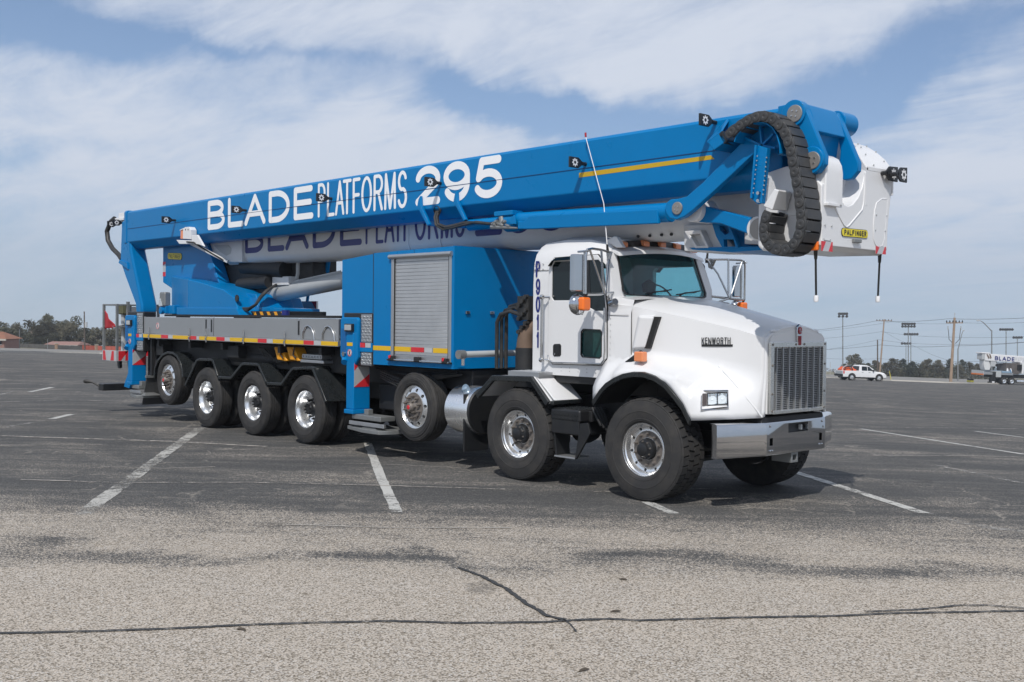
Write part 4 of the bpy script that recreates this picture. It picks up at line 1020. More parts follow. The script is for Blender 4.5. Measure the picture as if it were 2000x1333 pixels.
a, b = PY(905, 770, -1.2), PY(930, 886, -1.2)
P(MB().box(a.x + .02, a.x + .05, -1.22, -.8, b.z, a.z), 'mud_flap', BLACK, bevel=.005)
a, b = PY(992, 729, -1.2), PY(1087, 733, -1.0)
sp = P(MB().box(a.x, b.x - .1, -1.2, -.72, a.z - .035, a.z + .03), 'step_plate', ALU, bevel=.005)
mm_ = MB(); r_ = random.Random(3)
for i in range(22):
    for j in range(8):
        x = a.x + .03 + i * (b.x - a.x - .18) / 21; y = -1.17 + j * .06; s = .016 if (i + j) % 2 else -.016
        mm_.bar((x - s, y - .012, a.z + .031), (x + s, y + .012, a.z + .031), .008, .006)
tag(P(mm_, 'tread_pattern', ALU, sp), kind='stuff')
# tool box and step between the steer axles
a, b = PY(1076.5, 800, -1.2), PY(1130.5, 852, -1.2)
tb = P(MB().box(a.x, b.x, -1.2, -.72, b.z, a.z - .02), 'tool_box', BLACK, bevel=.015)
P(MB().box(a.x - .01, b.x + .015, -1.205, -.70, a.z - .13, a.z + .02), 'tool_box_lid', BLACK, tb, .03)
mm_ = MB()
for i in range(16):
    for j in range(2):
        x = a.x + .02 + i * (b.x - a.x - .04) / 15; z = a.z - .05 - j * .045; s = .012 if (i + j) % 2 else -.012
        mm_.bar((x - s, -1.207, z - .01), (x + s, -1.207, z + .01), .007, .007)
for i in range(16):
    for j in range(9):
        x = a.x + .02 + i * (b.x - a.x - .04) / 15; y = -1.16 + j * .05; s = .012 if (i + j) % 2 else -.012
        mm_.bar((x - s, y - .01, a.z + .021), (x + s, y + .01, a.z + .021), .007, .006)
tag(P(mm_, 'tread_pattern', PLASTIC, tb), kind='stuff')
m = MB(); c = PY(1150, 815, -1.1)
for i in range(4): m.tube([(c.x - .04, -1.0 + .05 * i, c.z + .1), (c.x + .06, -1.03 + .05 * i, c.z), (c.x + .1, -1.0 + .05 * i, c.z - .1 - .03 * i)], .018, 8)
m.box(c.x - .08, c.x, -1.05, -.8, c.z - .06, c.z + .06)
P(m, 'valve_cluster', CHASSIS, bevel=.006)
a, b = PY(1082, 889, -1.2), PY(1137, 900, -1.2)
st_ = P(MB().box(a.x, b.x - .12, -1.2, -.95, b.z, a.z), 'boarding_step', ALU, bevel=.005)
mm_ = MB().hexa([(a.x - .05, -1.18, a.z + .32), (a.x - .02, -1.18, a.z + .32), (a.x - .02, -.95, a.z + .32), (a.x - .05, -.95, a.z + .32)], [(a.x, -1.18, b.z), (a.x + .03, -1.18, b.z), (a.x + .03, -.95, b.z), (a.x, -.95, b.z)])
P(mm_, 'step_bracket', BLACK, st_, .006); mm_ = MB(); x = b.x - .12; mm_.prism([(x, b.z), (x + .02, b.z), (x + .24, a.z + .30), (x + .20, a.z + .42), (x + .08, a.z + .40)], 'Y', -1.2, -1.17)
P(mm_, 'step_bracket', BLACK, st_, .006)
# fuel tank
c = PX(921, 804, -2.92); tk = P(MB().lathe([(.0, -3.40), (.29, -3.40), (.315, -3.37), (.315, -2.96), (.302, -2.925)], (0, -.92, c.z), 'X', 40), 'fuel_tank', POLISH)
P(MB().lathe([(.304, -2.945), (.306, -2.92), (.29, -2.905), (.0, -2.90)], (0, -.92, c.z), 'X', 40), 'tank_end', BLACK, tk)
ca = Vector((-3.10, -1.08, c.z + .25)); P(MB().tube([ca, ca + Vector((0, -.035, .05)), ca + Vector((0, -.045, .055)), ca + Vector((0, -.05, .06))], [.05, .05, .045, .02], 16), 'filler_cap', mat('blue_grey_cap', (.28, .38, .48), .3, .4), tk)

# ------------------------------------------------------------------ machinery box with roller door
bx = cut(MB().prism([(-5.71, 1.30), (-3.15, 1.305), (-3.15, 2.895), (-4.0, 2.885), (-4.93, 2.870), (-4.93, 2.860), (-5.71, 2.80)], 'Y', -1.27, 1.27),
         [MB().box(-4.46, -3.235, -1.40, -1.245, 1.38, 2.80)], 'machinery_box', BLUE, TR, 30)
P(MB().box(-4.94, -4.925, -1.2715, -1.268, 1.31, 2.865), 'panel_seam', BLACK, bx)
P(MB().box(-4.0, -3.994, -1.272, -1.26, 2.81, 2.885), 'panel_seam', BLACK, bx)
P(MB().box(-3.19, -3.17, -1.262, 1.262, 2.892, 2.902), 'roof_edge', BLUE, bx)
zs = 1.46; n = 27; h = (2.775 - zs) / n
sl0 = MB().box(-4.44, -3.255, -1.262, -1.250, .0008, h - .0012).mesh('slat', mat('roller_slat_aluminium', (.56, .57, .58), .42, .7, var=.08, vscale=2.5, dust=.06))
for k in range(n):
    o = bpy.data.objects.new('slat', sl0); S.collection.objects.link(o); attach(o, bx, False); o.matrix_parent_inverse = Matrix.Identity(4); o.location = (0, 0, zs + k * h)
    b = o.modifiers.new('bevel', 'BEVEL'); b.width = .0028; b.segments = 1
P(MB().box(-4.50, -4.44, -1.281, -1.245, 1.37, 2.80), 'door_jamb', ALU, bx, .006)
P(MB().box(-3.255, -3.20, -1.281, -1.245, 1.37, 2.80), 'door_jamb', ALU, bx, .006)
P(MB().box(-4.438, -4.428, -1.275, -1.263, 1.44, 2.77), 'door_seal', BLACK, bx); P(MB().box(-3.268, -3.258, -1.275, -1.263, 1.44, 2.77), 'door_seal', BLACK, bx)
P(MB().tube([(-4.53, -1.29, 2.80), (-3.18, -1.29, 2.80)], .032, 12), 'door_header', ALU, bx)
P(MB().box(-4.44, -3.255, -1.268, -1.25, 1.385, 1.458), 'bottom_bar', ALU, bx, .006)
P(MB().tube([(-4.5, -1.30, 1.385), (-3.2, -1.30, 1.385)], .018, 10), 'lift_bar', STEEL, bx)
for x in (-4.44, -3.87, -3.28):
    l = P(MB().box(x - .05, x + .05, -1.33, -1.27, 1.375, 1.44).join(MB().box(x - .11, x + .11, -1.315, -1.275, 1.368, 1.392)), 'latch', BLACK, bx, .008)
    if x != -3.87: P(disc(MB(), (x - .015, -1.335, 1.425), .024, 'Y', .02, 12), 'latch_button', RED, l)
zt = 1.535
for a, b, mt in ((727, 765, YEL), (769, 802, YEL), (803, 828, RED), (829, 844, SILV), (846, 878, YEL)):
    Y = -1.2725 if a < 768 else -1.2655
    xa, xb = PY(a, 682, Y).x, PY(b, 682, Y).x; P(MB().box(xa, xb, Y - .0012, Y, zt - .032, zt + .032), 'reflector_strip', mt, bx)
for y in (-1.05, -.62):
    P(MB().box(-3.15, -3.125, y - .035, y + .035, 2.02, 2.06), 'door_catch', STEEL, bx, .006)
a = PX(893, 693, -3.02); b = PX(1008, 711, -2.9)
pt = P(MB().tube([(-3.0, -1.25, a.z), (-2.98, -.35, a.z + .01)], .042, 14), 'stowed_tube', GREY)
P(MB().tube([(-3.0, -1.32, a.z), (-3.0, -1.22, a.z)], .058, 14), 'tube_collar', GALV, pt); P(MB().tube([(-2.99, -.62, a.z), (-2.99, -.55, a.z)], .056, 14), 'tube_collar', GALV, pt)
P(MB().tube([(-3.0, -1.24, a.z - .02), (-3.0, -1.24, a.z - .14)], .022, 8), 'hook', STEEL, pt)
# exhaust and pipes between box and cab
m = MB()
for i, y in enumerate((-.88, -.80, -.72)): m.tube([(-2.75, y, 1.32), (-2.75, y, 1.92 + i * .05), (-2.68, y, 2.02 + i * .05), (-2.5, y, 2.06 + i * .05), (-2.25, y, 2.0)], .026, 10)
m.box(-2.35, -2.15, -.9, -.5, 1.95, 2.25)
for i in range(9): disc(m, (-2.3 + (i % 3) * .06, -.94, 1.80 + i * .055), .028, 'Y', .06, 8)
P(m, 'hydraulic_pipes', HOSE)
P(MB().tube([(-2.28, -.82, 1.33), (-2.28, -.82, 1.60)], .125, 18), 'exhaust_shield', CHASSIS)
P(MB().tube([(-2.28, -.82, 1.60), (-2.28, -.82, 1.66), (-2.27, -.81, 1.78), (-2.22, -.75, 1.88), (-2.1, -.6, 1.93)], [.115, .11, .11, .11, .10], 18), 'exhaust_elbow', BROWN)
# ------------------------------------------------------------------ outriggers
CHK = mat('chequer_plate', (.52, .53, .54), .32, .9, var=.06)
def outrigger(x, s, name, foot_z, pad_w):
    """x: centre of the leg; s: -1 near, 1 far; x is along the truck"""
    def bx_(m, x0, x1, y0, y1, z0, z1):
        return m.box(x + x0, x + x1, min(s * y0, s * y1), max(s * y0, s * y1), z0, z1)
    fr = P(bx_(MB(), -.25, .49, 1.02, 1.279, 1.26, 2.03), name, BLACK, bevel=.02)
    body = MB().loft([[(x + u, s * y, z) for u, z in ((-.27, 1.40), (-.17, 1.27), (.09, 1.265), (.185, 1.39), (.185, 1.925), (.15, 1.962), (-.235, 1.962), (-.27, 1.93))] for y in (1.20, 1.325)])
    leg = P(body, 'leg_housing', BLUE, fr, .02)
    P(MB().box(x - .235, x - .11, min(s * 1.322, s * 1.328), max(s * 1.322, s * 1.328), 1.45, 1.80), 'recess_shade_plate', mat('blue_recess_shade', (0, .10, .30), .5), fr)  # flat plate; the shade of a recess is put in as darker blue
    P(bx_(MB(), -.095, .095, 1.04, 1.337, foot_z + .13, 1.74), 'leg', BLUE, fr, .02)
    P(bx_(MB(), -.115, .115, 1.02, 1.357, foot_z + .07, foot_z + .135), 'leg_foot', BLUE, fr, .012)
    P(bx_(MB(), -.07, .07, 1.337, 1.341, 1.55, 1.60), 'leg_reflector', YEL, fr)
    sg = P(disc(MB(), (x + .0, s * 1.338, 1.45), .052, 'Y', s * .004, 24), 'warning_sticker', WHITE, fr)
    P(MB().lathe([(.049, s * 1.3435), (.036, s * 1.3435)], (x + .0, 0, 1.45), n=28), 'sticker_ring', RED, fr)
    P(MB().box(x - .013, x + .013, min(s * 1.3425, s * 1.3445), max(s * 1.3425, s * 1.3445), 1.425, 1.475), 'sticker_figure', BLACK, fr)
    lp = P(bx_(MB(), -.10, .09, 1.31, 1.375, 1.755, 1.87), 'work_lamp', BLACK, fr, .012)
    P(bx_(MB(), -.08, .08, 1.37, 1.382, 1.775, 1.855), 'lamp_lens', LENSG, fr, .004)
    P(MB().tube([(x - .14, s * 1.30, 1.43), (x - .14, s * 1.36, 1.43)], .035, 12), 'lock_pin', STEEL, fr)
    P(MB().tube([(x - .15, s * 1.31, 1.36), (x - .10, s * 1.36, 1.31)], .05, 12), 'hook_boss', BLUE, fr)
    for z0, z1 in ((1.605, 2.005), (1.28, 1.465)):
        p_ = P(bx_(MB(), .20, .455, 1.27, 1.284, z0, z1), 'chequer_panel', CHK, fr, .004)
        q = MB(); nz = int((z1 - z0) / .042)
        for i in range(6):
            for j in range(nz):
                u = x + .222 + i * .042; z = z0 + .025 + j * .042; d = .013 if (i + j) % 2 else -.013
                q.bar((u - d, s * 1.286, z - .011), (u + d, s * 1.286, z + .011), .009, .008)
        tag(P(q, 'tread_pattern', CHK, fr), kind='stuff')
    P(bx_(MB(), .18, .48, 1.275, 1.294, 1.47, 1.60), 'panel_band', BLUE, fr, .005)
    P(bx_(MB(), .20, .32, 1.294, 1.297, 1.535, 1.60), 'reflector_strip', RED, fr); P(bx_(MB(), .325, .455, 1.294, 1.297, 1.535, 1.60), 'reflector_strip', SILV, fr)
    # striped plate on the front of the leg
    X = x + .0955
    z0, z1 = foot_z + .46, foot_z + .84; y0, y1 = s * 1.325, s * 1.06
    P(MB().box(X, X + .003, min(y0, y1), max(y0, y1), z0, z1), 'warning_board', SILV, fr)
    k = (z1 - z0)
    def stripe(a, b, c, d): return MB().hexa([(X + .0035, p[0], p[1]) for p in (a, b, c, d)], [(X + .0055, p[0], p[1]) for p in (a, b, c, d)])
    P(stripe((y0, z1), (y0, z1 - k * .38), (y0 + (y1 - y0) * .45, z1 - k * .06), (y0 + (y1 - y0) * .5, z1)), 'red_stripe', RED, fr)
    P(stripe((y0 + (y1 - y0) * .1, z0), (y0, z0), (y1, z0 + k * .48), (y1, z0)), 'red_stripe', RED, fr)
    # stowed pad
    fb = P(bx_(MB(), .02, pad_w - .08, 1.05, 1.31, foot_z + .0, foot_z + .07), 'foot_bracket', GALV, fr, .012)
    P(bx_(MB(), .24, .34, 1.16, 1.25, foot_z + .07, foot_z + .15), 'foot_lug', GALV, fr, .008)
    P(bx_(MB(), -.05, pad_w, 1.27, 1.31, foot_z - .085, foot_z - .03), 'pad_rail', ALU, fr, .006)
    zz = foot_z - .165
    pd = MB().loft([[(x - .16, s * 1.26, z), (x + .40, s * 1.40, z), (x + pad_w, s * 1.40, z), (x + pad_w + .1, s * 1.2, z), (x + pad_w + .1, s * .8, z), (x - .1, s * .8, z)] for z in (zz, zz + .05)])
    P(pd, 'support_pad', GALV, fr, .006)
    P(MB().hexa([(x + .25, s * 1.30, zz + .05), (x + .60, s * 1.30, zz + .05), (x + .60, s * .95, zz + .05), (x + .25, s * .95, zz + .05)], [(x + .33, s * 1.24, zz + .10), (x + .5, s * 1.24, zz + .10), (x + .5, s * 1.05, zz + .10), (x + .33, s * 1.05, zz + .10)]), 'pad_socket', GALV, fr, .004)
    return fr
outrigger(-5.405, -1, 'outrigger', .50, .80)
outrigger(-12.95, -1, 'outrigger', .53, .42)
outrigger(-5.405, 1, 'outrigger', .50, .8)
outrigger(-12.95, 1, 'outrigger', .53, .42)
# rear tail: under-run bar and brackets
a = PY(197, 741, -1.0); b = PY(262, 757, -1.0)
P(MB().box(-14.3, -14.05, -1.42, 1.3, .42, .56), 'underrun_bar', BLACK, bevel=.02)
P(MB().tube([(-14.25, -1.40, .50), (-14.4, -1.50, .58), (-14.5, -1.58, .60), (-14.54, -1.6, .60)], [.02, .018, .045, .04], 10), 'marker_arm', HOSE)
P(MB().prism([(-13.25, 1.0), (-13.55, .62), (-13.6, .52), (-13.35, .50), (-13.2, .68)], 'Y', -1.18, -1.06), 'tail_bracket', BLUE, bevel=.01)
P(MB().prism([(-12.9, 1.2), (-14.1, .45), (-14.1, .36), (-12.9, .8)], 'Y', -.5, -.42).join(MB().prism([(-12.9, 1.2), (-14.1, .45), (-14.1, .36), (-12.9, .8)], 'Y', .42, .5)), 'underrun_bracket', CHASSIS, bevel=.008)
# ================================================================== CAB
def ring(x, hw, z0, zs, zr, xr=None, inset=.10, rake=0.0):
    """cross section of the cab at x: floor z0, shoulder zs, roof zr; returns closed loop"""
    pts = [(-hw, z0), (-hw, zs - .25), (-hw + .012, zs), (-hw + .05, zs + (zr - zs) * .45), (-hw + .13, zs + (zr - zs) * .80), (-hw + .30, zr - .012), (0, zr + .015)]
    loop = pts + [(-y, z) for y, z in pts[::-1][1:]]
    return [(x + rake * (z - z0), y, z) for y, z in loop]
hw = .965
def cab_solid(d=0.0):
    L_ = []
    for x, zr, zs, w in ((-2.03, 2.84, 2.60, hw - .03), (-2.00, 2.90, 2.64, hw - .005), (-1.90, 2.955, 2.66, hw), (-1.55, 2.985, 2.67, hw), (-1.15, 2.965, 2.67, hw), (-.93, 2.91, 2.64, hw - .005)):
        r = ring(x, w - d, 1.29 + d, zs - d * .5, zr - d)
        L_.append([(p[0] + (d if x < -2 else 0), p[1], p[2]) for p in r])
    # front: raked windscreen plane from roof edge to cowl
    r = ring(-.80, hw - .02 - d, 1.29 + d, 2.60 - d * .5, 2.86 - d)
    fr = []
    for x, y, z in r:
        t = (z - 2.22) / (2.80 - 2.22); t = max(0, min(1.1, t))
        xx = -.66 - .19 * t - .012
        fr.append((xx - d, y * (1 - .03 * t), z))
    L_.append(fr)
    m = MB().loft(L_, False); n = len(fr); h = n // 2
    for k in (0, len(m.v) - n):                    # flat strips close both ends
        for i in range(h - 1): m.f.append((k + i, k + i + 1, k + n - 2 - i, k + n - 1 - i))
        m.f.append((k + h - 1, k + h, k + h + 1))
    return m
wcut = []
# door window: a raised rear part and a lower front part
def sidewin(s):
    prof = [(-1.66, 2.225), (-1.63, 2.19), (-1.10, 2.19), (-1.03, 2.10), (-.95, 2.065), (-.815, 2.065), (-.785, 2.10), (-.84, 2.60), (-.90, 2.655), (-1.62, 2.655), (-1.66, 2.61)]
    return MB().prism(prof, 'Y', s * .75, s * 1.2) if s > 0 else MB().prism(prof, 'Y', -1.2, -.75)
wcut += [sidewin(-1), sidewin(1)]
ws = [(-.74, 2.275), (-.70, 2.262), (.70, 2.262), (.74, 2.275), (.765, 2.32), (.715, 2.745), (.66, 2.785), (0, 2.80), (-.66, 2.785), (-.715, 2.745), (-.765, 2.32)]
wcut.append(MB().prism(ws, 'X', -1.05, .2))
wcut.append(MB().prism([(-.55, 2.22), (.55, 2.22), (.60, 2.27), (.60, 2.60), (.55, 2.65), (-.55, 2.65), (-.60, 2.60), (-.60, 2.27)], 'X', -2.3, -1.8))
inner = cab_solid(.045)
wcut.append(inner)
cab = cut(cab_solid(), wcut, 'cab', WHITE, TR, 30, .006)
# windscreen: follows the rake
def xs(z): return -.66 - .19 * (z - 2.22) / .58
def wsheet(pr, off, th=.006):
    a = [(xs(z) - .012 + off - .012 * (abs(y) / hw) ** 2, y, z) for y, z in pr]
    return MB().hexa(a, [(p[0] - th, p[1], p[2]) for p in a])
wsd = P(wsheet(ws, 0), 'windscreen', GLASS, cab)
def loopband(pr, k, off, mt, name, parent, th=.015):
    c = (sum(p[0] for p in pr) / len(pr), sum(p[1] for p in pr) / len(pr))
    o = [(c[0] + (p[0] - c[0]) * (1 + k), c[1] + (p[1] - c[1]) * (1 + k * 1.9)) for p in pr]
    m = MB(); n = len(pr)
    A = [(xs(z) + off - .012 * (abs(y) / hw) ** 2, y, z) for y, z in pr]; B = [(xs(z) + off - .012 * (abs(y) / hw) ** 2, y, z) for y, z in o]
    m.loft([A, B, [(p[0] - th, p[1], p[2]) for p in B], [(p[0] - th, p[1], p[2]) for p in A], A], False)
    return P(m, name, mt, parent)
loopband(ws, .035, .008, BLACK, 'windscreen_seal', cab)
P(wsheet([(-.70, 2.70), (.70, 2.70), (.66, 2.775), (-.66, 2.775)], -.012), 'sun_strip', mat('windscreen_tint', (.02, .05, .07), .2), cab)
P(MB().box(-2.0, -1.985, -.60, .60, 2.22, 2.65), 'rear_window', REARG, cab)
P(MB().box(-1.98, -1.96, -.61, .61, 2.20, 2.235).join(MB().box(-1.98, -1.96, -.61, .61, 2.635, 2.66)), 'rear_window_frame', BLACK, cab)
# wipers
for y0, y1 in ((-.52, -.02), (.05, .55)):
    zb = 2.285; m = MB().tube([(xs(zb) + .035, y0 + .1, 2.245), (xs(2.29) + .03, (y0 + y1) / 2, 2.30), (xs(2.31) + .02, y1, 2.315)], .009, 6)
    wp = P(m, 'wiper', BLACK, cab); P(MB().tube([(xs(2.29) + .022, y0 + .1, 2.275), (xs(2.34) + .022, y1 + .1, 2.335)], .008, 6), 'wiper_blade', BLACK, cab)
# visor over the windscreen with marker lamps
v = MB(); L0, L1 = [], []
for k in range(13):
    y = -.80 + 1.6 * k / 12; e = (abs(y) / .80) ** 2
    L0.append([(-.92 - .05 * e, y * .985, 2.895 - .05 * e), (-.66 - .10 * e, y, 2.80 - .055 * e), (-.64 - .10 * e, y, 2.755 - .055 * e), (-.68 - .10 * e, y, 2.765 - .055 * e), (-.90 - .05 * e, y * .98, 2.85 - .05 * e)])
vis = P(MB().loft(L0), 'sun_visor', WHITE, cab, .006)
for y in (-.66, -.30, 0, .30, .66):
    e = (abs(y) / .8) ** 2
    P(MB().loft([[(-.86 - .05 * e, y + dy, 2.885 - .045 * e), (-.80 - .05 * e, y + dy, 2.925 - .045 * e), (-.74 - .05 * e, y + dy, 2.90 - .045 * e), (-.74 - .05 * e, y + dy, 2.84 - .045 * e)] for dy in (-.05, .05)]), 'marker_lamp', AMBERP, vis, .01)
P(MB().loft([[(-.86 - .05 * (abs(y) / .8) ** 2, y, 2.91 - .05 * (abs(y) / .8) ** 2), (-.80 - .05 * (abs(y) / .8) ** 2, y, 2.92 - .05 * (abs(y) / .8) ** 2), (-.78 - .05 * (abs(y) / .8) ** 2, y, 2.85 - .05 * (abs(y) / .8) ** 2)] for y in [-.60 + .1 * k for k in range(13)]]), 'lamp_rail', BLACK, vis)
P(MB().prism([(-.98, 2.89), (-.84, 2.935), (-.80, 2.93), (-.70, 2.80), (-.80, 2.80)], 'Y', -.79, -.73), 'visor_end', WHITE, vis, .008)
# door, near and far
def door(s):
    Y0, Y1 = (-.985, -.955) if s < 0 else (.955, .985)
    fl = lambda a: a if s < 0 else a
    prof = [(-1.71, 1.50), (-1.64, 1.425), (-.84, 1.44), (-.765, 1.52), (-.775, 2.12), (-.865, 2.66), (-.92, 2.715), (-1.62, 2.70), (-1.71, 2.61)]
    win = [(-1.66, 2.225), (-1.63, 2.19), (-1.10, 2.19), (-1.03, 2.10), (-.95, 2.065), (-.815, 2.065), (-.785, 2.10), (-.84, 2.60), (-.90, 2.655), (-1.62, 2.655), (-1.66, 2.61)]
    port = [(-1.155, 1.56), (-1.13, 1.53), (-.87, 1.525), (-.84, 1.55), (-.84, 1.81), (-.865, 1.84), (-1.12, 1.845), (-1.155, 1.815)]
    d = cut(MB().prism(prof, 'Y', Y0, Y1), [MB().prism(win, 'Y', -1.1, 1.1), MB().prism(port, 'Y', -1.1, 1.1)], 'door', WHITE, TR, 30, .005)
    c = (sum(p[0] for p in prof) / len(prof), sum(p[1] for p in prof) / len(prof))
    o = [(c[0] + (p[0] - c[0]) * 1.015, c[1] + (p[1] - c[1]) * 1.012) for p in prof]
    Yf, Yb = (Y0 + .010, Y1) if s < 0 else (Y1 - .010, Y0)
    P(MB().loft([[(p[0], Yf, p[1]) for p in prof], [(p[0], Yf, p[1]) for p in o], [(p[0], Yb, p[1]) for p in o], [(p[0], Yb, p[1]) for p in prof], [(p[0], Yf, p[1]) for p in prof]], False), 'door_seal', BLACK, d)
    Yt = Y0 - .012 if s < 0 else Y1 + .012
    P(MB().tube([(x, Yt, z) for x, z in ((-.79, 2.10), (-.775, 1.60), (-.785, 1.50), (-.835, 1.455), (-1.62, 1.44), (-1.68, 1.47), (-1.70, 1.53))], .011, 8), 'trim_rail', STEEL, d)
    g0, g1 = (-.968, -.962) if s < 0 else (.962, .968)
    P(MB().prism(win, 'Y', g0, g1), 'door_glass', DARKG if s < 0 else REARG, d)
    P(MB().prism(port, 'Y', g0, g1), 'view_window', TEALG, d)
    op = [(-1.0 + (p[0] + 1.0) * 1.07, 1.685 + (p[1] - 1.685) * 1.07) for p in port]
    P(MB().loft([[(p[0], Yf - .014 * (1 if s < 0 else -1), p[1]) for p in port], [(p[0], Yf - .014 * (1 if s < 0 else -1), p[1]) for p in op], [(p[0], Yb, p[1]) for p in op], [(p[0], Yb, p[1]) for p in port], [(p[0], Yf - .014 * (1 if s < 0 else -1), p[1]) for p in port]], False), 'view_window_frame', BLACK, d)
    Yo = (Y0 - .008, Y0 + .004) if s < 0 else (Y1 - .004, Y1 + .008)
    h = P(MB().prism([(-1.62, 1.535), (-1.60, 1.515), (-1.50, 1.52), (-1.485, 1.54), (-1.485, 1.65), (-1.505, 1.67), (-1.60, 1.665), (-1.62, 1.645)], 'Y', *Yo), 'door_handle', BLACK, d, .005)
    yk = Yo[0] - .006 if s < 0 else Yo[1]
    P(MB().box(-1.56, -1.515, yk, yk + .006, 1.555, 1.655), 'handle_lever', PLASTIC, h, .004)
    P(MB().tube([(-1.585, yk, 1.545), (-1.585, yk + .008, 1.545)], .012, 10), 'key_lock', STEEL, h)
    Yv = (Y0 - .07, Y0) if s < 0 else (Y1, Y1 + .07)
    P(MB().loft([[(-1.70, Yv[1 if s < 0 else 0], 2.60), (-1.66, Yv[0 if s < 0 else 1], 2.60), (-1.66, Yv[1 if s < 0 else 0], 2.61)], [(-1.62, Yv[1 if s < 0 else 0], 2.69), (-1.60, Yv[0 if s < 0 else 1], 2.66), (-1.60, Yv[1 if s < 0 else 0], 2.70)], [(-1.25, Yv[1 if s < 0 else 0], 2.70), (-1.28, Yv[0 if s < 0 else 1], 2.665), (-1.28, Yv[1 if s < 0 else 0], 2.71)]]), 'rain_visor', DARKG, d)
    return d
dn = door(-1); door(1)
P(MB().box(-1.20, -1.10, -.969, -.968, 2.66, 2.70), 'window_catch', STEEL, dn)
P(MB().hexa([(-1.075, -.972, 2.11), (-1.02, -.972, 2.09), (-1.06, -.972, 2.655), (-1.11, -.972, 2.655)], [(-1.075, -.96, 2.11), (-1.02, -.96, 2.09), (-1.06, -.96, 2.655), (-1.11, -.96, 2.655)]), 'window_divider', BLACK, dn)
for s in (-1, 1):
    Y = s * 1.06
    g = P(MB().tube([(-1.745, Y, 1.46), (-1.745, Y, 2.24)], .017, 10), 'grab_rail', STEEL)
    for z in (1.47, 2.23):
        P(MB().tube([(-1.745, Y, z), (-1.685, s * .99, z)], .014, 8).join(MB().lathe([(0, Y - .03), (.028, Y - .02), (.032, Y), (.028, Y + .02), (0, Y + .03)], (-1.745, 0, z), n=12)), 'rail_bracket', STEEL, g)
# rear corner panel seam and rivets
P(MB().box(-2.005, -1.73, -.9675, -.963, 2.555, 2.56), 'panel_seam', BLACK, cab)
P(MB().box(-.765, -.45, -.9675, -.963, 2.015, 2.019), 'panel_seam', BLACK, cab)
rv = MB()
for x in (-1.97, -1.90, -1.83):
    for z in (2.57, 2.635): disc(rv, (x, -.969, z), .009, 'Y', .006, 8)
for i in range(9): disc(rv, (-.72, -.968, 1.42 + i * .07), .005, 'Y', .005, 6)
for i in range(6): disc(rv, (-1.5 + i * .14, -.969, 1.345), .006, 'Y', .006, 6); disc(rv, (-1.5 + i * .14, -.969, 1.385), .006, 'Y', .006, 6)
tag(P(rv, 'rivets', mat('rivet_heads', (.45, .45, .45), .4, .5), cab), kind='stuff')
it = []
for i, (c, py) in enumerate((('P', 526), ('9', 560.5), ('0', 595), ('1', 630), ('1', 664))):
    a = PY(1051, py, -.968); h = .20; w = .080 if c != '1' else .052
    it.append((c, a.x - w / 2 - .002, a.x + w / 2 - .002, a.z - h / 2, a.z + h / 2, .028))
P(glyphs(MB(), it, onY(-.966)), 'lettering', NAVY, cab)
# sill below the cab
P(MB().box(-1.96, -.75, -.93, .93, 1.20, 1.295), 'cab_floor', CHASSIS, cab, .01)
# cowl side between door and hood
for s in (-1, 1):
    P(MB().loft([[(-.80, s * .955, 1.29), (-.80, s * .962, 2.05), (-.80, s * .93, 2.24), (-.80, 0, 2.26)], [(-.42, s * .96, 1.34), (-.42, s * .955, 2.04), (-.42, s * .90, 2.19), (-.42, 0, 2.24)]], False, False), 'cowl', WHITE, cab)
# interior
m = MB(); m.box(-1.2, -.75, -.9, .9, 1.8, 2.15); m.loft([[(-1.0, y, 2.1), (-.98, y, 2.24), (-.78, y, 2.235), (-.76, y, 2.1)] for y in (-.88, .88)])
P(m, 'dashboard', INTER, cab, .02)
for y in (-.45, .45):
    s_ = P(MB().box(-1.85, -1.35, y - .25, y + .25, 1.75, 1.9), 'seat', INTER, cab, .05)
    P(MB().hexa([(-1.88, y - .24, 1.88), (-1.74, y - .24, 1.88), (-1.74, y + .24, 1.88), (-1.88, y + .24, 1.88)], [(-1.93, y - .2, 2.34), (-1.83, y - .2, 2.34), (-1.83, y + .2, 2.34), (-1.93, y + .2, 2.34)]), 'seat_back', INTER, s_, .04)
sw = P(MB().lathe([(.20, -.012), (.215, 0), (.20, .012), (.187, 0)], (0, 0, 0), 'X', 32, True).join(MB().box(-.01, .01, -.19, .19, -.02, .02)).xf(Matrix.Translation((-1.12, .45, 2.25)) @ Matrix.Rotation(math.radians(-35), 4, 'Y')), 'steering_wheel', BLACK, cab)
P(MB().tube([(-.93, -.05, 2.30), (-.92, -.05, 2.40), (-.95, -.02, 2.44)], [.07, .09, .03], 10), 'dash_camera', BLACK, cab)
P(MB().box(-1.97, -1.955, .42, .50, 2.50, 2.60), 'rear_window_label', BLACK, cab)
P(MB().box(-1.97, -.95, -.85, .85, 2.82, 2.83), 'headliner', INTER, cab)
# aerial rods on the cab roof
for s, x in ((-1, -.80), (1, -.80)):
    a = P(MB().tube([(x, s * .93, 2.70), (x, s * .95, 2.83)], [.02, .012], 8), 'aerial_mount', BLACK)
    if s < 0:
        tp = PY(1144, 268, -.98); P(MB().tube([(x, s * .95, 2.83), (x - .05, s * .96, 3.3), (tp.x, -.98, tp.z)], [.006, .005, .004], 6), 'aerial', LETW, a)
        P(MB().tube([(tp.x, -.98, tp.z), (tp.x - .004, -.98, tp.z + .05)], .012, 8), 'aerial_tip', FLAGR, a)
    else:
        P(MB().tube([(x, s * .95, 2.83), (x - .02, s * .95, 3.4)], [.007, .004], 6), 'aerial', BLACK, a)
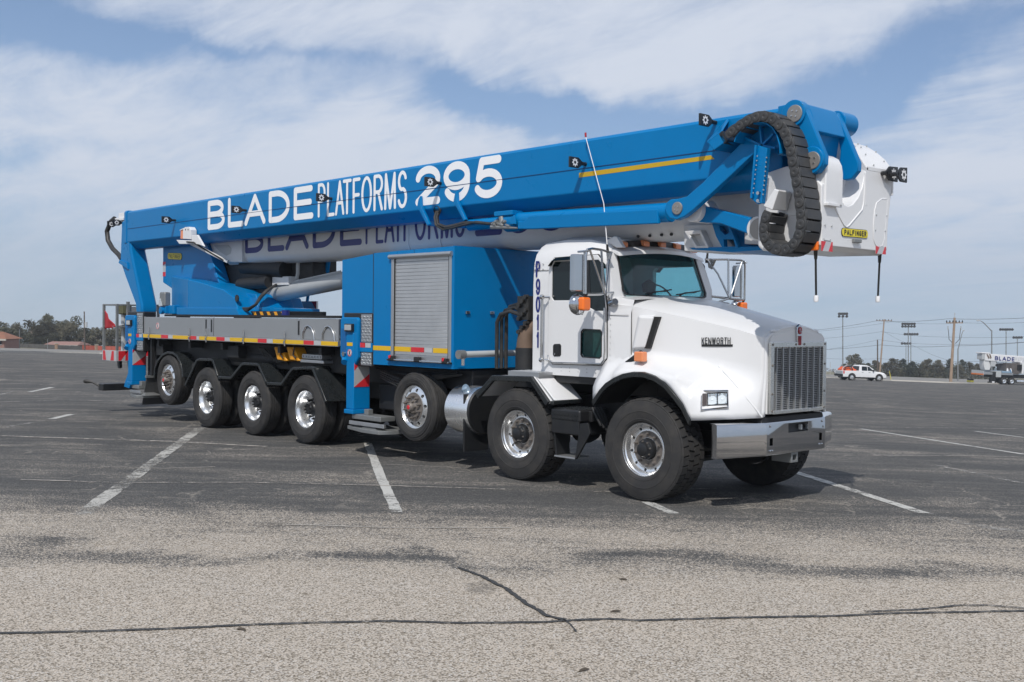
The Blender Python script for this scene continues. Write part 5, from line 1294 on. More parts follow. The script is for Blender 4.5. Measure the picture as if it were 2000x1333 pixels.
# mirrors
def mirror(s):
    X = -.615; Yo = s * 1.50
    t = P(MB().tube([(-.72, s * .93, 2.275), (X, s * 1.28, 2.245), (X, s * 1.48, 2.24)], .016, 10), 'mirror_arm', STEEL)
    m = MB()
    m.tube([(-.80, s * .90, 2.74), (-.68, s * 1.18, 2.75), (X, s * 1.40, 2.75), (X, Yo - s * .02, 2.735), (X, Yo, 2.67), (X, Yo, 2.245)], .014, 10)
    m.tube([(-.66, s * 1.20, 2.75), (X - .02, s * 1.18, 2.26)], .013, 8); m.tube([(X, s * 1.44, 2.74), (X, s * 1.19, 2.26)], .012, 8); m.tube([(-.78, s * .93, 2.73), (-.70, s * 1.04, 2.56), (X, s * 1.17, 2.26)], .012, 8)
    m.tube([(X - .13, Yo - s * .01, 2.715), (X + .03, Yo - s * .01, 2.72)], .012, 8); m.tube([(X - .04, Yo - s * .02, 2.71), (X - .04, Yo - s * .02, 2.25)], .013, 8)
    P(m, 'mirror_frame', STEEL, t)
    y0, y1 = Yo + s * .085, Yo - s * .095
    pr = [(y0, -.775), (y1, -.745), (y1 - s * .004, -.70), ((y0 * .45 + y1 * .55), -.655), (y0 + s * .004, -.705)]
    hd = P(MB().loft([[(x, y, z) for y, x in pr] for z in (2.275, 2.30, 2.66, 2.685)]), 'mirror_head', CHROME, t, .012)
    P(MB().hexa([(-.783, y0 - s * .01, 2.29), (-.753, y1 + s * .01, 2.29), (-.753, y1 + s * .01, 2.67), (-.783, y0 - s * .01, 2.67)], [(-.777, y0 - s * .01, 2.29), (-.747, y1 + s * .01, 2.29), (-.747, y1 + s * .01, 2.67), (-.777, y0 - s * .01, 2.67)]), 'mirror_glass', MIRRORM, hd)
    c = Vector((-.74, Yo + s * .0, 2.13)); pr = [(.12, 0), (.118, .02), (.10, .05), (.06, .075), (0, .085)]
    q = MB().lathe(pr, (0, 0, 0), 'X', 24).lathe([(.12, 0), (0, -.005)], (0, 0, 0), 'X', 24).xf(Matrix.Translation(c)); P(q, 'convex_mirror', CHROME, t)
    P(MB().tube([c, c + Vector((-.02, 0, 0))], .112, 20), 'convex_glass', MIRRORM, t)
    lc = Vector((-.64, Yo - s * .01, 2.135))
    lp = P(MB().box(lc.x - .04, lc.x + .045, lc.y - .065, lc.y + .065, lc.z - .075, lc.z + .075), 'turn_lamp', ORANGE, t, .025, seg=3)
    P(MB().tube([lc + Vector((0, .0, .06)), (X, Yo, 2.25)], .014, 8), 'lamp_stalk', BLACK, t)
    P(MB().tube([(X, s * 1.15, 2.25), (-.70, s * 1.0, 2.19), (-.72, s * .95, 2.17)], .013, 8).join(MB().tube([(-.62, s * 1.0, 2.17), (-.72, s * .965, 2.15)], .04, 10)), 'mirror_bracket', STEEL, t)
    P(MB().tube([lc + Vector((0, 0, -.07)), lc + Vector((.02, s * .05, -.12)), lc + Vector((0, s * .09, -.11)), lc + Vector((-.04, s * .09, -.02))], .004, 6), 'lamp_wire', HOSE, t)
    P(MB().hexa([(-.80, s * .94, 2.76), (-.70, s * .96, 2.74), (-.70, s * 1.0, 2.735), (-.80, s * .97, 2.755)], [(-.78, s * .94, 2.64), (-.75, s * .96, 2.62), (-.75, s * .985, 2.615), (-.78, s * .965, 2.635)]), 'mirror_strap', STEEL, t)
mirror(-1); mirror(1)

# ================================================================== HOOD
def sm(a, b, x): t = max(0, min(1, (x - a) / (b - a))); return t * t * (3 - 2 * t)
def lin(tab, x):
    if x <= tab[0][0]: return tab[0][1]
    for (a, p), (b, q) in zip(tab, tab[1:]):
        if x <= b: return p + (q - p) * (x - a) / (b - a)
    return tab[-1][1]
archT = [(-.82, 1.03), (-.744, 1.092), (-.651, 1.173), (-.55, 1.25), (-.423, 1.315), (-.29, 1.365), (-.149, 1.392), (0, 1.395), (.16, 1.362), (.30, 1.30), (.439, 1.185), (.53, 1.08), (.612, .922)]
def hood_z0(x): return lin(archT + [(.62, .92), (1.10, .952)], x)
def hood_top(x): return lin([(-.82, 2.262), (-.45, 2.245), (-.13, 2.20), (.405, 2.085), (.80, 1.995), (1.0, 1.945), (1.09, 1.92)], x)
def shoulder(x): return lin([(-.82, 2.16), (-.42, 2.12), (.2, 2.00), (.8, 1.87), (1.09, 1.79)], x)
def y_up(x): return lin([(-.82, .955), (-.42, .93), (0, .84), (.5, .70), (.85, .615), (1.09, .575)], x)
def y_low(x): return lin([(-.82, 1.14), (-.6, 1.21), (-.3, 1.225), (.45, 1.225), (.60, 1.19), (.75, 1.07), (.9, .885), (1.02, .70), (1.09, .615)], x)
xsn = [-.82, -.74, -.65, -.55, -.45, -.36, -.28, -.2, -.1, 0, .1, .2, .3, .38, .45, .52, .575, .615, .68, .75, .82, .89, .95, 1.0, 1.05, 1.09]
def hood_row(x, s):
    z0, zs, zt, yu, yl = hood_z0(x), shoulder(x), hood_top(x), y_up(x), y_low(x)
    row = []
    for k in range(15):
        t = k / 14; z = z0 + (zs - z0) * t
        flare = lin([(-.82, 1.50), (-.2, 1.62), (.4, 1.52), (.7, 1.50), (1.09, 1.45)], x)
        b = 1 - sm(1.16 if abs(x) > .5 else 1.36, flare, z) if x < .62 else (1 - sm(.98, flare, z))
        y = yu * (1 + .012 * math.sin(math.pi * t)) + (yl - yu) * b
        row.append((x, s * y, z))
    ye = yu
    for t in (.06, .16, .30, .5, .75, 1.0):
        a = t
        y = ye * (1 - a); z = zs + (zt - zs) * (1 - (1 - a) ** 2.6) * 1.0
        row.append((x, s * y, z))
    return row
for_h = MB(); 
rows_n = [hood_row(x, -1) for x in xsn]; rows_f = [hood_row(x, 1) for x in xsn]
loops = [n_[:-1] + f_[::-1] for n_, f_ in zip(rows_n, rows_f)]
hm = MB().loft(loops, False, False)
# rolled nose edge
nose = []
last = loops[-1]
for e, dx in ((.985, .018), (.955, .028)):
    cz = 1.4; nose.append([(1.09 + dx, p[1] * e, cz + (p[2] - cz) * (e + .005)) for p in last])
hm.loft([last] + nose, False, False)
hood = P(hm, 'hood', WHITE, TR, 0, 50)
sd = hood.modifiers.new('thickness', 'SOLIDIFY'); sd.thickness = .02; sd.offset = -1
P(MB().tube([(-.415, -.945, 1.55), (-.42, -.95, 1.95), (-.43, -.935, 2.06), (-.44, -.915, 2.13)], .004, 6), 'hood_seam', BLACK, hood)
# rubber lip round each arch
for s in (-1, 1):
    A = [(x, z) for x, z in archT]
    ring1 = [[(x, s * (y_low(x) - .02), z + .01), (x, s * (y_low(x) + .022), z + .004), (x * .97, s * (y_low(x) + .022), z - .05), (x * .97, s * (y_low(x) - .02), z - .05)] for x, z in A]
    P(MB().loft(ring1), 'arch_lip', PLASTIC, hood, .004)
    # inner wheel housing
    P(MB().loft([[(x * .98, s * 1.17, z - .03) for x, z in A], [(x * .98, s * .62, z - .03) for x, z in A]], False, False), 'wheel_housing', CHASSIS, hood)
# air intake snorkel bulge
for s in (-1, 1):
    def Q(px, py, Y): p = PY(px, py, -Y); return (p.x, s * Y, p.z)
    base = [Q(1246, 615, .93), Q(1281, 615, .87), Q(1262, 683, .875), Q(1233, 686, .945)]
    top = [Q(1249, 619, .975), Q(1277, 620, .955), Q(1259, 680, .965), Q(1236, 681, .985)]
    k = P(MB().hexa(base, top), 'air_intake', WHITE, hood, .02, 35, 3)
    e0, e1 = Q(1276.5, 619, .945), Q(1260.5, 681, .955)
    P(MB().hexa([(e0[0] - .02, e0[1], e0[2]), (e0[0] + .045, s * .90, e0[2]), (e0[0] + .045, s * .86, e0[2]), (e0[0] - .02, s * .86, e0[2])], [(e1[0] - .02, e1[1], e1[2]), (e1[0] + .035, s * .92, e1[2]), (e1[0] + .035, s * .86, e1[2]), (e1[0] - .02, s * .86, e1[2])]), 'intake_slot', BLACK, k)
# side turn lamp
for s in (-1, 1):
    a = PY(1218, 709, -1.0); b = PY(1252, 697, -1.08)
    Yb = s * 1.05
    br = P(MB().prism([(a.x - .02, a.z - .03), (a.x + .02, a.z - .04), (b.x + .03, b.z + .02), (b.x - .05, b.z + .07)], 'Y', *sorted((s * 1.015, s * 1.04))), 'lamp_bracket', BLACK, hood, .004)
    P(MB().box(b.x - .065, b.x + .06, *sorted((s * 1.04, s * 1.13)), b.z - .055, b.z + .055), 'turn_lamp', AMBERP, br, .015)
# lettering on the hood side
def hoodside(px, py, off=0.0):
    # march to the hood's near side
    d = ray(px, py); best = None
    for i in range(400):
        Y = -1.3 + i * .002; p = CAM + d * ((Y - CAM.y) / d.y)
        z0, zs = hood_z0(p.x), shoulder(p.x)
        t = max(0, min(1, (p.z - z0) / (zs - z0))); row = hood_row(p.x, -1); f = t * 14; k = min(13, int(f)); yy = row[k][1] + (row[k + 1][1] - row[k][1]) * (f - k)
        if Y >= yy: return p
    return p
pA, pB = hoodside(1372, 667), hoodside(1431, 667)
hB = .085
def kf(u, v, o):
    p = pA.lerp(pB, u / .42); return (p.x, p.y - .010 - o, p.z - .045 + v)
plate = MB().hexa([kf(-.005, -.012, 0), kf(.425, -.012, 0), kf(.425, .012, 0), kf(-.005, .012, 0)], [(p[0], p[1] + .02, p[2]) for p in (kf(-.005, -.012, 0), kf(.425, -.012, 0), kf(.425, .012, 0), kf(-.005, .012, 0))])
kp = P(plate, 'badge_bar', BLACK, hood)
wd = [.042, .038, .045, .055, .05, .042, .038, .044]
g = P(glyphs(MB(), word('KENWORTH', 0.0, .012, .075, wd, .0075, .0125), kf, .008), 'lettering', mat('dark_chrome_letters', (.05, .052, .055), .35, .3), hood)
cr_ = [hoodside(*q) for q in ((1404, 716), (1420, 733), (1440, 756), (1460, 780), (1478, 802), (1488, 815))]
for s in (-1, 1): P(MB().tube([(p.x, -s * p.y * -1 if s > 0 else p.y, p.z) if s < 0 else (p.x, -p.y, p.z) for p in cr_], .011, 8), 'hood_crease', WHITE, hood)
# headlights
CLEAR = glass('clear_lens', (.93, .95, .96))
for s in (-1, 1):
    c0, c1, c2, c3 = [hoodside(*q) for q in ((1370, 766), (1420.5, 766), (1420.5, 797), (1370, 802))]
    if s > 0: c0, c1, c2, c3 = [Vector((p.x, -p.y, p.z)) for p in (c0, c1, c2, c3)]
    nrm = (c1 - c0).cross(c3 - c0).normalized() * (-1 if s < 0 else 1)
    if nrm.y * s < 0: nrm = -nrm
    cc = (c0 + c1 + c2 + c3) / 4
    def bl(k, d): return [cc + (p - cc) * k + nrm * d for p in (c0, c1, c2, c3)]
    hl = P(MB().hexa(bl(1.0, -.06), bl(1.0, -.03)), 'headlight', CHROME, hood, .012)
    bz = [cc + (p - cc) * 1.03 + nrm * .012 for p in (c0, c1, c2, c3)]; P(MB().tube(bz + [bz[0], bz[1]], .014, 8), 'headlight_bezel', CHROME, hl)
    lo_ = [bz[3], bz[2], bz[2] + Vector((0, 0, -.035)) - nrm * .02, bz[3] + Vector((0, 0, -.035)) - nrm * .02]; P(MB().hexa(lo_, [p - nrm * .03 for p in lo_]), 'bezel_flange', CHROME, hl, .006)
    U = lambda u, v, d: c0.lerp(c1, u).lerp(c3.lerp(c2, u), v) + nrm * d
    for u0, u1 in ((.24, .58), (.62, .97)):
        rv_ = []; nn = 10
        for i in range(nn + 1):
            for j in range(nn + 1):
                a_, b_ = i / nn * 2 - 1, j / nn * 2 - 1
                rv_.append(U(u0 + (u1 - u0) * i / nn, .16 + .62 * j / nn, .024 - .05 * (1 - a_ * a_) * (1 - b_ * b_)))
        rf = MB().add(rv_, [(i * (nn + 1) + j, (i + 1) * (nn + 1) + j, (i + 1) * (nn + 1) + j + 1, i * (nn + 1) + j + 1) for i in range(nn) for j in range(nn)])
        rfo = P(rf, 'reflector', POLISH, hl, 0, 60)
        bc = U((u0 + u1) / 2, .47, -.005); P(MB().tube([bc, bc + nrm * .025], [.016, .012], 10), 'bulb', LETW, hl)
        P(MB().hexa([U(u0, .16, .026), U(u1, .16, .026), U(u1, .78, .026), U(u0, .78, .026)], [U(u0, .16, .029), U(u1, .16, .029), U(u1, .78, .029), U(u0, .78, .029)]), 'lens', CLEAR, hl)
        q = [U(u0 - .015, .13, .023), U(u1 + .015, .13, .023), U(u1 + .015, .81, .023), U(u0 - .015, .81, .023)]
        P(MB().tube(q + [q[0]], .006, 6), 'lens_frame', BLACK, hl)
    P(MB().hexa([U(.02, .14, .018), U(.20, .14, .018), U(.20, .80, .018), U(.02, .80, .018)], [U(.02, .14, .025), U(.20, .14, .025), U(.20, .80, .025), U(.02, .80, .025)]), 'side_marker', mat('smoked_lens', (.06, .05, .05), .15), hl)
# grille
XG = 1.115
shell = [(-.555, .985), (.555, .985), (.555, 1.795), (.50, 1.835), (0, 1.935), (-.50, 1.835), (-.555, 1.795)]
gs = P(MB().prism(shell, 'X', 1.04, XG), 'grille_shell', WHITE, bevel=.012)
P(MB().prism([(-.52, 1.68), (.52, 1.68), (.52, 1.78), (.48, 1.81), (0, 1.895), (-.48, 1.81), (-.52, 1.78)], 'X', XG, XG + .008), 'grille_top_panel', WHITE, gs, .004)
P(MB().box(XG, XG + .004, -.48, .48, 1.01, 1.69), 'grille_dark', mat('radiator_dark', (.02, .022, .025), .6, .2), gs)
bars = MB().box(XG + .004, XG + .03, -.006, .006, 1.01, 1.69).mesh('grille_bar', ALU)
for k in range(8):
    o = bpy.data.objects.new('grille_bar', bars); S.collection.objects.link(o); attach(o, gs, False); o.location = (0, -.42 + k * .12, 0)
sl = MB().prism([(XG + .004, 0), (XG + .016, .006), (XG + .016, .009), (XG + .004, .012)], 'Y', -.48, .48).mesh('grille_slat', ALU)
for k in range(34):
    o = bpy.data.objects.new('grille_slat', sl); S.collection.objects.link(o); attach(o, gs, False); o.location = (0, 0, 1.018 + k * .0198)
fm = MB()
for y0, y1, z0, z1 in ((-.545, -.478, .99, 1.745), (.478, .545, .99, 1.745), (-.478, .478, 1.69, 1.745), (-.478, .478, .985, 1.022)): fm.box(XG + .002, XG + .036, y0, y1, z0, z1)
fr_ = P(fm, 'grille_frame', mat('polished_steel_frame', (.68, .68, .66), .25, .9, var=.05, bump=.05, bscale=8), gs, .004)
bt = MB()
for y, z in ((-.51, 1.72), (-.07, 1.72), (.09, 1.72), (.51, 1.72), (-.51, 1.5), (-.51, 1.2), (-.51, 1.02), (.51, 1.5), (.51, 1.2), (.51, 1.02)): disc(bt, (XG + .03, y, z), .012, 'X', .012, 8)
tag(P(bt, 'grille_bolts', DIRTBOLT, fr_), kind='stuff')
em = P(MB().prism([(-.035, 1.70), (.035, 1.70), (.045, 1.80), (.05, 1.86), (.04, 1.91), (.0, 1.94), (-.04, 1.91), (-.05, 1.86), (-.045, 1.80)], 'X', XG + .008, XG + .034), 'emblem', CHROME, gs, .006)
P(MB().prism([(.034 * math.cos(a * .52), 1.868 + .04 * math.sin(a * .52)) for a in range(12)], 'X', XG + .034, XG + .042), 'emblem_shield', mat('emblem_red', (.30, .02, .03), .3), em)
q = MB()
for y in (-.02, 0, .02): q.box(XG + .034, XG + .039, y - .006, y + .006, 1.71, 1.81)
P(q, 'emblem_stripes', mat('emblem_red_stripe', (.30, .02, .03), .3), em)
P(glyphs(MB(), [('K', -.018, .0, 1.872, 1.892, .005), ('W', -.002, .02, 1.846, 1.866, .005)], onX(XG + .042), .001), 'emblem_letters', CHROME, em)
P(MB().prism([(-.58, .955), (.58, .955), (.60, .92), (.60, .88), (-.60, .88), (-.60, .92)], 'X', .75, 1.09), 'radiator_sill', CHASSIS, bevel=.01)
for y in (-.41, .41): P(MB().lathe([(.0, .03), (.035, .018), (.045, 0)], (1.085, y, 1.868 - abs(y) * .0), 'Z', 14).xf(Matrix.Translation((0, 0, 1.845 - .0)) @ Matrix.Translation((0, 0, -1.868 + .01))), 'hood_bumper_stop', WHITE, hood)
# bumper
prof = [(.955, -1.20), (1.115, -.595), (1.13, -.57), (1.13, .57), (1.115, .595), (.84, 1.20)]
zb0, zb1 = .552, .905
def bloop(z, ins=0.0): return [(x - ins, y * (1 - ins * .2), z) for x, y in prof] + [(x - .09 - ins, y * .97, z) for x, y in prof[::-1]]
nz = [(.545, .03), (.552, .005), (.57, 0), (.72, -.003), (.885, 0), (.90, .005), (.908, .03)]
bmp = cut(MB().loft([bloop(z, i) for z, i in nz]), [MB().box(1.0, 1.3, -.165, .225, .772, .872), MB().box(1.0, 1.3, -.515, -.455, .655, .735), MB().box(1.0, 1.3, .45, .51, .648, .728)], 'bumper', CHROME, TR, 25, .004)
P(MB().box(1.03, 1.05, -.57, .57, .62, .89), 'bumper_backing', BLACK, bmp)
bt = MB()
for y, z in ((-.51, .862), (-.51, .60), (-.465, .60), (.505, .862), (.505, .605), (.455, .605), (.53, .8)): bt.lathe([(.014, 1.128), (.012, 1.138), (0, 1.141)], (0, y, z), 'X', 10)
tag(P(bt, 'bumper_bolts', STEEL, bmp), kind='stuff')
for z in (.80, .825): P(disc(MB(), (1.06, .16, z), .016, 'X', .03, 10), 'air_fitting', GREY, bmp)
hb = cut(MB().box(.85, 1.10, -.05, .08, .435, .545), [MB().box(1.0, 1.2, -.02, .05, .46, .52)], 'tow_receiver', GALV, TR, 30, .004)
P(MB().prism([(.2, .9), (.75, .9), (.95, .62), (.6, .55), (.2, .6)], 'Y', -.36, -.30).join(MB().prism([(.2, .9), (.75, .9), (.95, .62), (.6, .55), (.2, .6)], 'Y', .30, .36)).join(MB().box(.3, .9, -.3, .3, .62, .9)), 'front_bracket', CHASSIS, bevel=.02)
P(MB().box(-.5, .7, -.42, .42, .85, 1.5), 'engine_block', CHASSIS, bevel=.05)
P(MB().tube([(.2, -1.0, .42), (.2, 1.0, .42)], .03, 10).join(MB().tube([(.35, -.3, .55), (.2, -.95, .55)], .03, 10)), 'tie_rod', CHASSIS)
# ================================================================== BOOMS
# upper blue boom lying along the near side
yz = [(-.90, 3.465), (-.90, 4.06), (-.87, 4.10), (-.42, 4.10), (-.38, 4.06), (-.38, 3.465), (-.52, 3.325), (-.74, 3.325)]
jib = P(MB().prism(yz, 'X', -14.13, 1.48), 'jib_boom', BLUE, bevel=.018)
P(MB().prism([(y * 1.0 + (-.64 - y) * -.05, z + (z - 3.7) * .05) for y, z in yz], 'X', -14.24, -14.13), 'end_collar', BLUE, jib, .01)
P(MB().tube([(-14.1, -.9005, 3.735), (-2.0, -.9005, 3.745), (1.0, -.9005, 3.755)], .006, 6), 'weld_seam', mat('blue_seam', (.002, .05, .16), .5), jib)
a, b, c_, d_ = PY(1131, 338, -.902), PY(1388, 299, -.902), PY(1392, 306, -.902), PY(1133, 346, -.902)
P(MB().hexa([(a.x, -.9025, 3.70), (b.x, -.9025, 3.71), (b.x + .05, -.9025, 3.665), (a.x, -.9025, 3.645)], [(a.x, -.9005, 3.70), (b.x, -.9005, 3.71), (b.x + .05, -.9005, 3.665), (a.x, -.9005, 3.645)]), 'yellow_stripe', mat('yellow_tape', (.52, .33, .008), .4, var=.04), jib)
def fromtab(tab, Y, z0, z1, sw):
    return [(ch, PY(p0, yy, Y).x, PY(p1, yy, Y).x, z0, z1, sw) for ch, p0, p1, yy in tab]
P(glyphs(MB(), fromtab([('B', 405.9, 439.2, 420), ('L', 445.5, 476, 415), ('A', 478, 519, 410), ('D', 525.4, 566, 403), ('E', 574, 612.5, 393)], -.9, 3.52, 4.05, .098), onY(-.9)), 'blade_lettering', LETW, jib)
P(glyphs(MB(), fromtab([('P', 621, 636, 390), ('L', 639, 654, 386), ('A', 655, 673, 383), ('T', 670, 687, 380), ('F', 689, 704, 378), ('O', 706, 727, 372), ('R', 730, 748.5, 370), ('M', 751, 774, 366), ('S', 777, 795.5, 360)], -.9, 3.52, 4.055, .053), onY(-.9)), 'platforms_lettering', LETW, jib)
P(glyphs(MB(), fromtab([('2', 812, 860, 356), ('9', 866.5, 918, 350), ('5', 927.6, 981.5, 345)], -.9, 3.525, 4.065, .106), onY(-.9)), 'number_lettering', LETW, jib)
# white main boom beside it
wy = [(-.42, 3.72), (-.42, 3.06), (-.385, 2.98), (-.31, 2.925), (-.2, 2.905), (.05, 2.905), (.15, 2.93), (.22, 2.98), (.26, 3.06), (.26, 3.72)]
wb = P(MB().prism(wy, 'X', -10.9, 1.35), 'main_boom', OFFW, bevel=.01)
for px in (795, 857): x = PY(px, 470, -.42).x; P(MB().prism([(y * 1.0 + (y + .08) * .03, 3.3 + (z - 3.3) * 1.03) for y, z in wy], 'X', x, x + .05), 'boom_collar', OFFW, wb, .006)
P(glyphs(MB(), fromtab([('B', 479, 514.6, 480), ('L', 523, 555.6, 478), ('A', 557.7, 603, 475), ('D', 611, 655, 470), ('E', 664, 707, 465)], -.42, 3.10, 3.64, .10), onY(-.42)), 'blade_lettering', NAVY, wb)
P(glyphs(MB(), fromtab([('P', 714, 730, 460), ('L', 734, 749.5, 460), ('A', 751, 771, 458), ('T', 769, 786, 458), ('F', 788, 806, 456), ('O', 810, 832, 455), ('R', 836, 857, 455), ('M', 861, 885, 452), ('S', 889, 908, 452)], -.42, 3.10, 3.64, .055), onY(-.42)), 'platforms_lettering', NAVY, wb)
P(glyphs(MB(), fromtab([('2', 928, 981, 448), ('9', 986, 1042, 446), ('5', 1050, 1108, 440)], -.42, 3.095, 3.65, .106), onY(-.42)), 'number_lettering', NAVY, wb)
bt = MB()
for px in (1245, 1268, 1291, 1310): p = PY(px, 466, -.4); disc(bt, (p.x, -.40, 2.955), .018, 'Y', .02, 8)
tag(P(bt, 'boom_bolts', BLACK, wb), kind='stuff')
# rear pivot bracket of the main boom
def poly(pix, Y): return [(PY(*p, Y).x, PY(*p, Y).z) for p in pix]
rb = P(MB().prism(poly([(375, 458), (387, 459), (402, 474), (440, 462), (472, 462), (472, 513), (441, 513.5), (372, 478)], -.48), 'Y', -.48, .32), 'pivot_bracket', OFFW, bevel=.02)
P(MB().prism(poly([(418, 480), (446, 479), (452, 486), (450, 496), (442, 500), (430, 492)], -.482), 'Y', -.486, -.481), 'bracket_pocket', GREY, rb)
YL = -1.03
lb = P(MB().prism(poly([(344, 469), (374, 470), (374, 477), (350, 477)], YL), 'Y', YL, YL + .16), 'lamp_shelf', WHITE, rb, .008)
P(MB().prism(poly([(357, 467), (357, 448), (361, 444), (369, 443.5), (372.5, 449), (372.5, 468)], YL), 'Y', YL, YL + .12), 'lamp_housing', WHITE, rb, .008)
bt = MB()
for px in (362.5, 367.5): p = PY(px, 449, YL); disc(bt, (p.x, YL - .004, p.z), .014, 'Y', .01, 8)
tag(P(bt, 'lamp_bolts', BLACK, rb), kind='stuff')
P(MB().prism(poly([(352, 467), (352.5, 450), (357, 450), (357, 467)], YL + .01), 'Y', YL + .01, YL + .11), 'amber_lamp', AMBERP, rb, .01)
P(MB().prism(poly([(351, 449.5), (358, 446), (358, 448), (351, 451)], YL), 'Y', YL, YL + .12), 'lamp_hood', WHITE, rb)
P(MB().prism(poly([(374, 460), (379, 460), (385, 459), (398, 482), (388, 478), (374, 476)], YL), 'Y', YL, YL + .04), 'arm_plate', WHITE, rb, .008)
P(MB().bar(PY(372, 475, YL + .05), PY(446, 512, -.52), .07, .06), 'lamp_arm', OFFW, rb, .012)
P(MB().tube([PY(365, 473, YL - .02), PY(378, 474, YL - .02), PY(394, 484, YL + .06), PY(440, 511, -.56)], .016, 6), 'lamp_cable', HOSE, rb)
# marker plates with a cog sign standing off the boom
def cog(m, c, R, ax, d, n=8):
    pts = []
    for k in range(n * 4):
        a = 2 * math.pi * k / (n * 4); r = R if (k % 4) in (0, 1) else R * .72; pts.append((r * math.cos(a), r * math.sin(a)))
    inn = [(R * .38 * math.cos(2 * math.pi * k / (n * 4)), R * .38 * math.sin(2 * math.pi * k / (n * 4))) for k in range(n * 4)]
    def Q(p, t): return (c[0] + t, c[1] + p[0], c[2] + p[1]) if ax == 'X' else (c[0] + p[0], c[1] + t, c[2] + p[1])
    N_ = len(pts)
    m.add([Q(p, d) for p in pts] + [Q(p, d) for p in inn], [(i, (i + 1) % N_, N_ + (i + 1) % N_, N_ + i) for i in range(N_)])
    return m
def marker(x, y0, z, parent, s=-1, w=.28, h=.062, tilt=0.0):
    st = P(MB().tube([(x, y0, z), (x, y0 + s * .07, z)], .022, 10), 'marker_plate', BLACK, parent)
    pl = [(y0 + s * .07, -.02), (y0 + s * .13, -h), (y0 + s * w, -h), (y0 + s * w, h), (y0 + s * .13, h), (y0 + s * .07, .02)]
    P(MB().prism([(p[0], z + p[1]) for p in pl], 'X', x - .012, x + .012), 'plate', BLACK, st, .004)
    P(cog(MB(), (x + .012, y0 + s * (w - .085), z), .050, 'X', .002), 'cog_sign', WHITE, st)
    return st
for px, py in ((1398, 240), (1144, 321), (861, 358.5), (648, 388.5), (481, 411.5), (343, 431)):
    p = PY(px, py, -.9); marker(p.x, -.9, p.z, jib)
p = PY(239, 436, -.8); marker(p.x, -.75, p.z, jib, w=.26); marker(p.x - .35, -.72, p.z - .01, jib, w=.26)
# hose carriers under the jib
for dx, dy in ((0, 0), (71, -9.5)):
    pl = poly([(817 + dx, 404 + dy), (819.5 + dx, 390 + dy), (823 + dx, 383 + dy), (824 + dx, 402 + dy), (841 + dx, 439 + dy), (837 + dx, 442 + dy)], -.93)
    P(MB().prism(pl, 'Y', -.955, -.905), 'hose_carrier', BLUE, jib, .008)
P(MB().prism(poly([(832, 425), (905, 417), (908, 446), (838, 442)], -.72), 'Y', -.72, -.55), 'carrier_box', BLUE, jib, .01)
hs = MB()
for i in range(5):
    o = i * 1.4; Y = -.96 + .03 * (i % 3)
    hs.tube([PY(853 + o, 413, -.86), PY(849 + o, 425, Y), PY(851 + o, 440 - o * .3, Y - .03), PY(866 + o, 449 - o, Y - .02), PY(885 + o, 445 - o, Y), PY(908, 439 - o * .8, Y), PY(930, 434 - o * .5 + i, Y), PY(955, 437 - o * .6 + i, -.95), PY(972, 440 - o, -.95)], .018, 8)
P(hs, 'jib_hoses', HOSE, jib)
P(MB().lathe([(.05, 0), (.075, -.02), (.06, -.05)], (PY(853, 411, -.9).x, -.86, PY(853, 411, -.9).z), n=14), 'hose_grommet', BLACK, jib)
# jib lift cylinder with its guard
cA, cB = PY(1003, 433, -.86), PY(1311, 415, -.86)
cy = P(MB().tube([cA, cB], .108, 24), 'jib_cylinder', BLUE)
P(MB().tube([cA - Vector((.85, 0, -.0)), cA], .075, 18), 'cylinder_neck', BLUE, cy); P(MB().tube([cA + Vector((-.1, 0, 0)), cA + Vector((.12, 0, 0))], .13, 20), 'cylinder_gland', BLUE, cy)
gd = poly([(1011, 432), (1024, 433), (1033, 422), (1284, 409), (1286, 437), (1040, 448), (1011, 448)], -.975)
P(MB().prism(gd, 'Y', -.978, -.93), 'cylinder_guard', BLUE, cy, .012)
P(MB().box(PY(970, 418, -.95).x, PY(1006, 418, -.95).x, -1.0, -.9, PY(970, 424, -.95).z, PY(970, 414.5, -.95).z), 'valve_block', BLUE, cy, .01)
vf = MB(); r_ = random.Random(5)
for i in range(10):
    p = PY(962 + i * 3.2, 437 + r_.uniform(-3, 5), -.98); vf.tube([p, p + Vector((.05, -.01, r_.uniform(-.03, .03)))], r_.uniform(.014, .03), 8)
vf.tube([PY(960, 444, -.98), PY(1010, 446, -.98)], [.03, .012], 8); vf.tube([PY(980, 424, -.97), PY(982, 441, -.97)], .04, 10)
P(vf, 'hose_fittings', GALV, cy)
P(MB().prism(poly([(998, 424), (1006, 420), (1008, 438), (996, 438)], -1.0), 'Y', -1.005, -.99), 'valve_bracket', BLUE, cy, .004)
# knuckle: dog-bone arm, strut, pins
ka = P(MB().prism(poly([(1302, 406), (1305, 396), (1313, 390), (1327, 389), (1345, 384), (1376, 357), (1462, 268), (1492, 286), (1400, 372), (1358, 410), (1340, 424), (1324, 430.5), (1311, 427), (1304, 417)], -1.02), 'Y', -1.05, -.97), 'knuckle_arm', BLUE, bevel=.012)
def pin(px, py, Y, r, par, n=4):
    p = PY(px, py, Y); d = P(disc(MB(), (p.x, Y, p.z), r, 'Y', .03, 28), 'pivot_pin', PINM, par, .006)
    b = MB()
    for k in range(n): a = k * 2 * math.pi / n + .6; disc(b, (p.x + r * .42 * math.cos(a), Y - .008, p.z + r * .42 * math.sin(a)), r * .1, 'Y', .012, 8)
    tag(P(b, 'pin_screws', STEEL, d), kind='stuff'); return p
pin(1321.5, 407, -1.068, .068, ka)
p = PY(1352, 411, -.93); P(MB().tube([(p.x, -.93, p.z), (p.x, -.62, p.z)], .125, 26), 'pin_bush', WHITE, ka, .01)
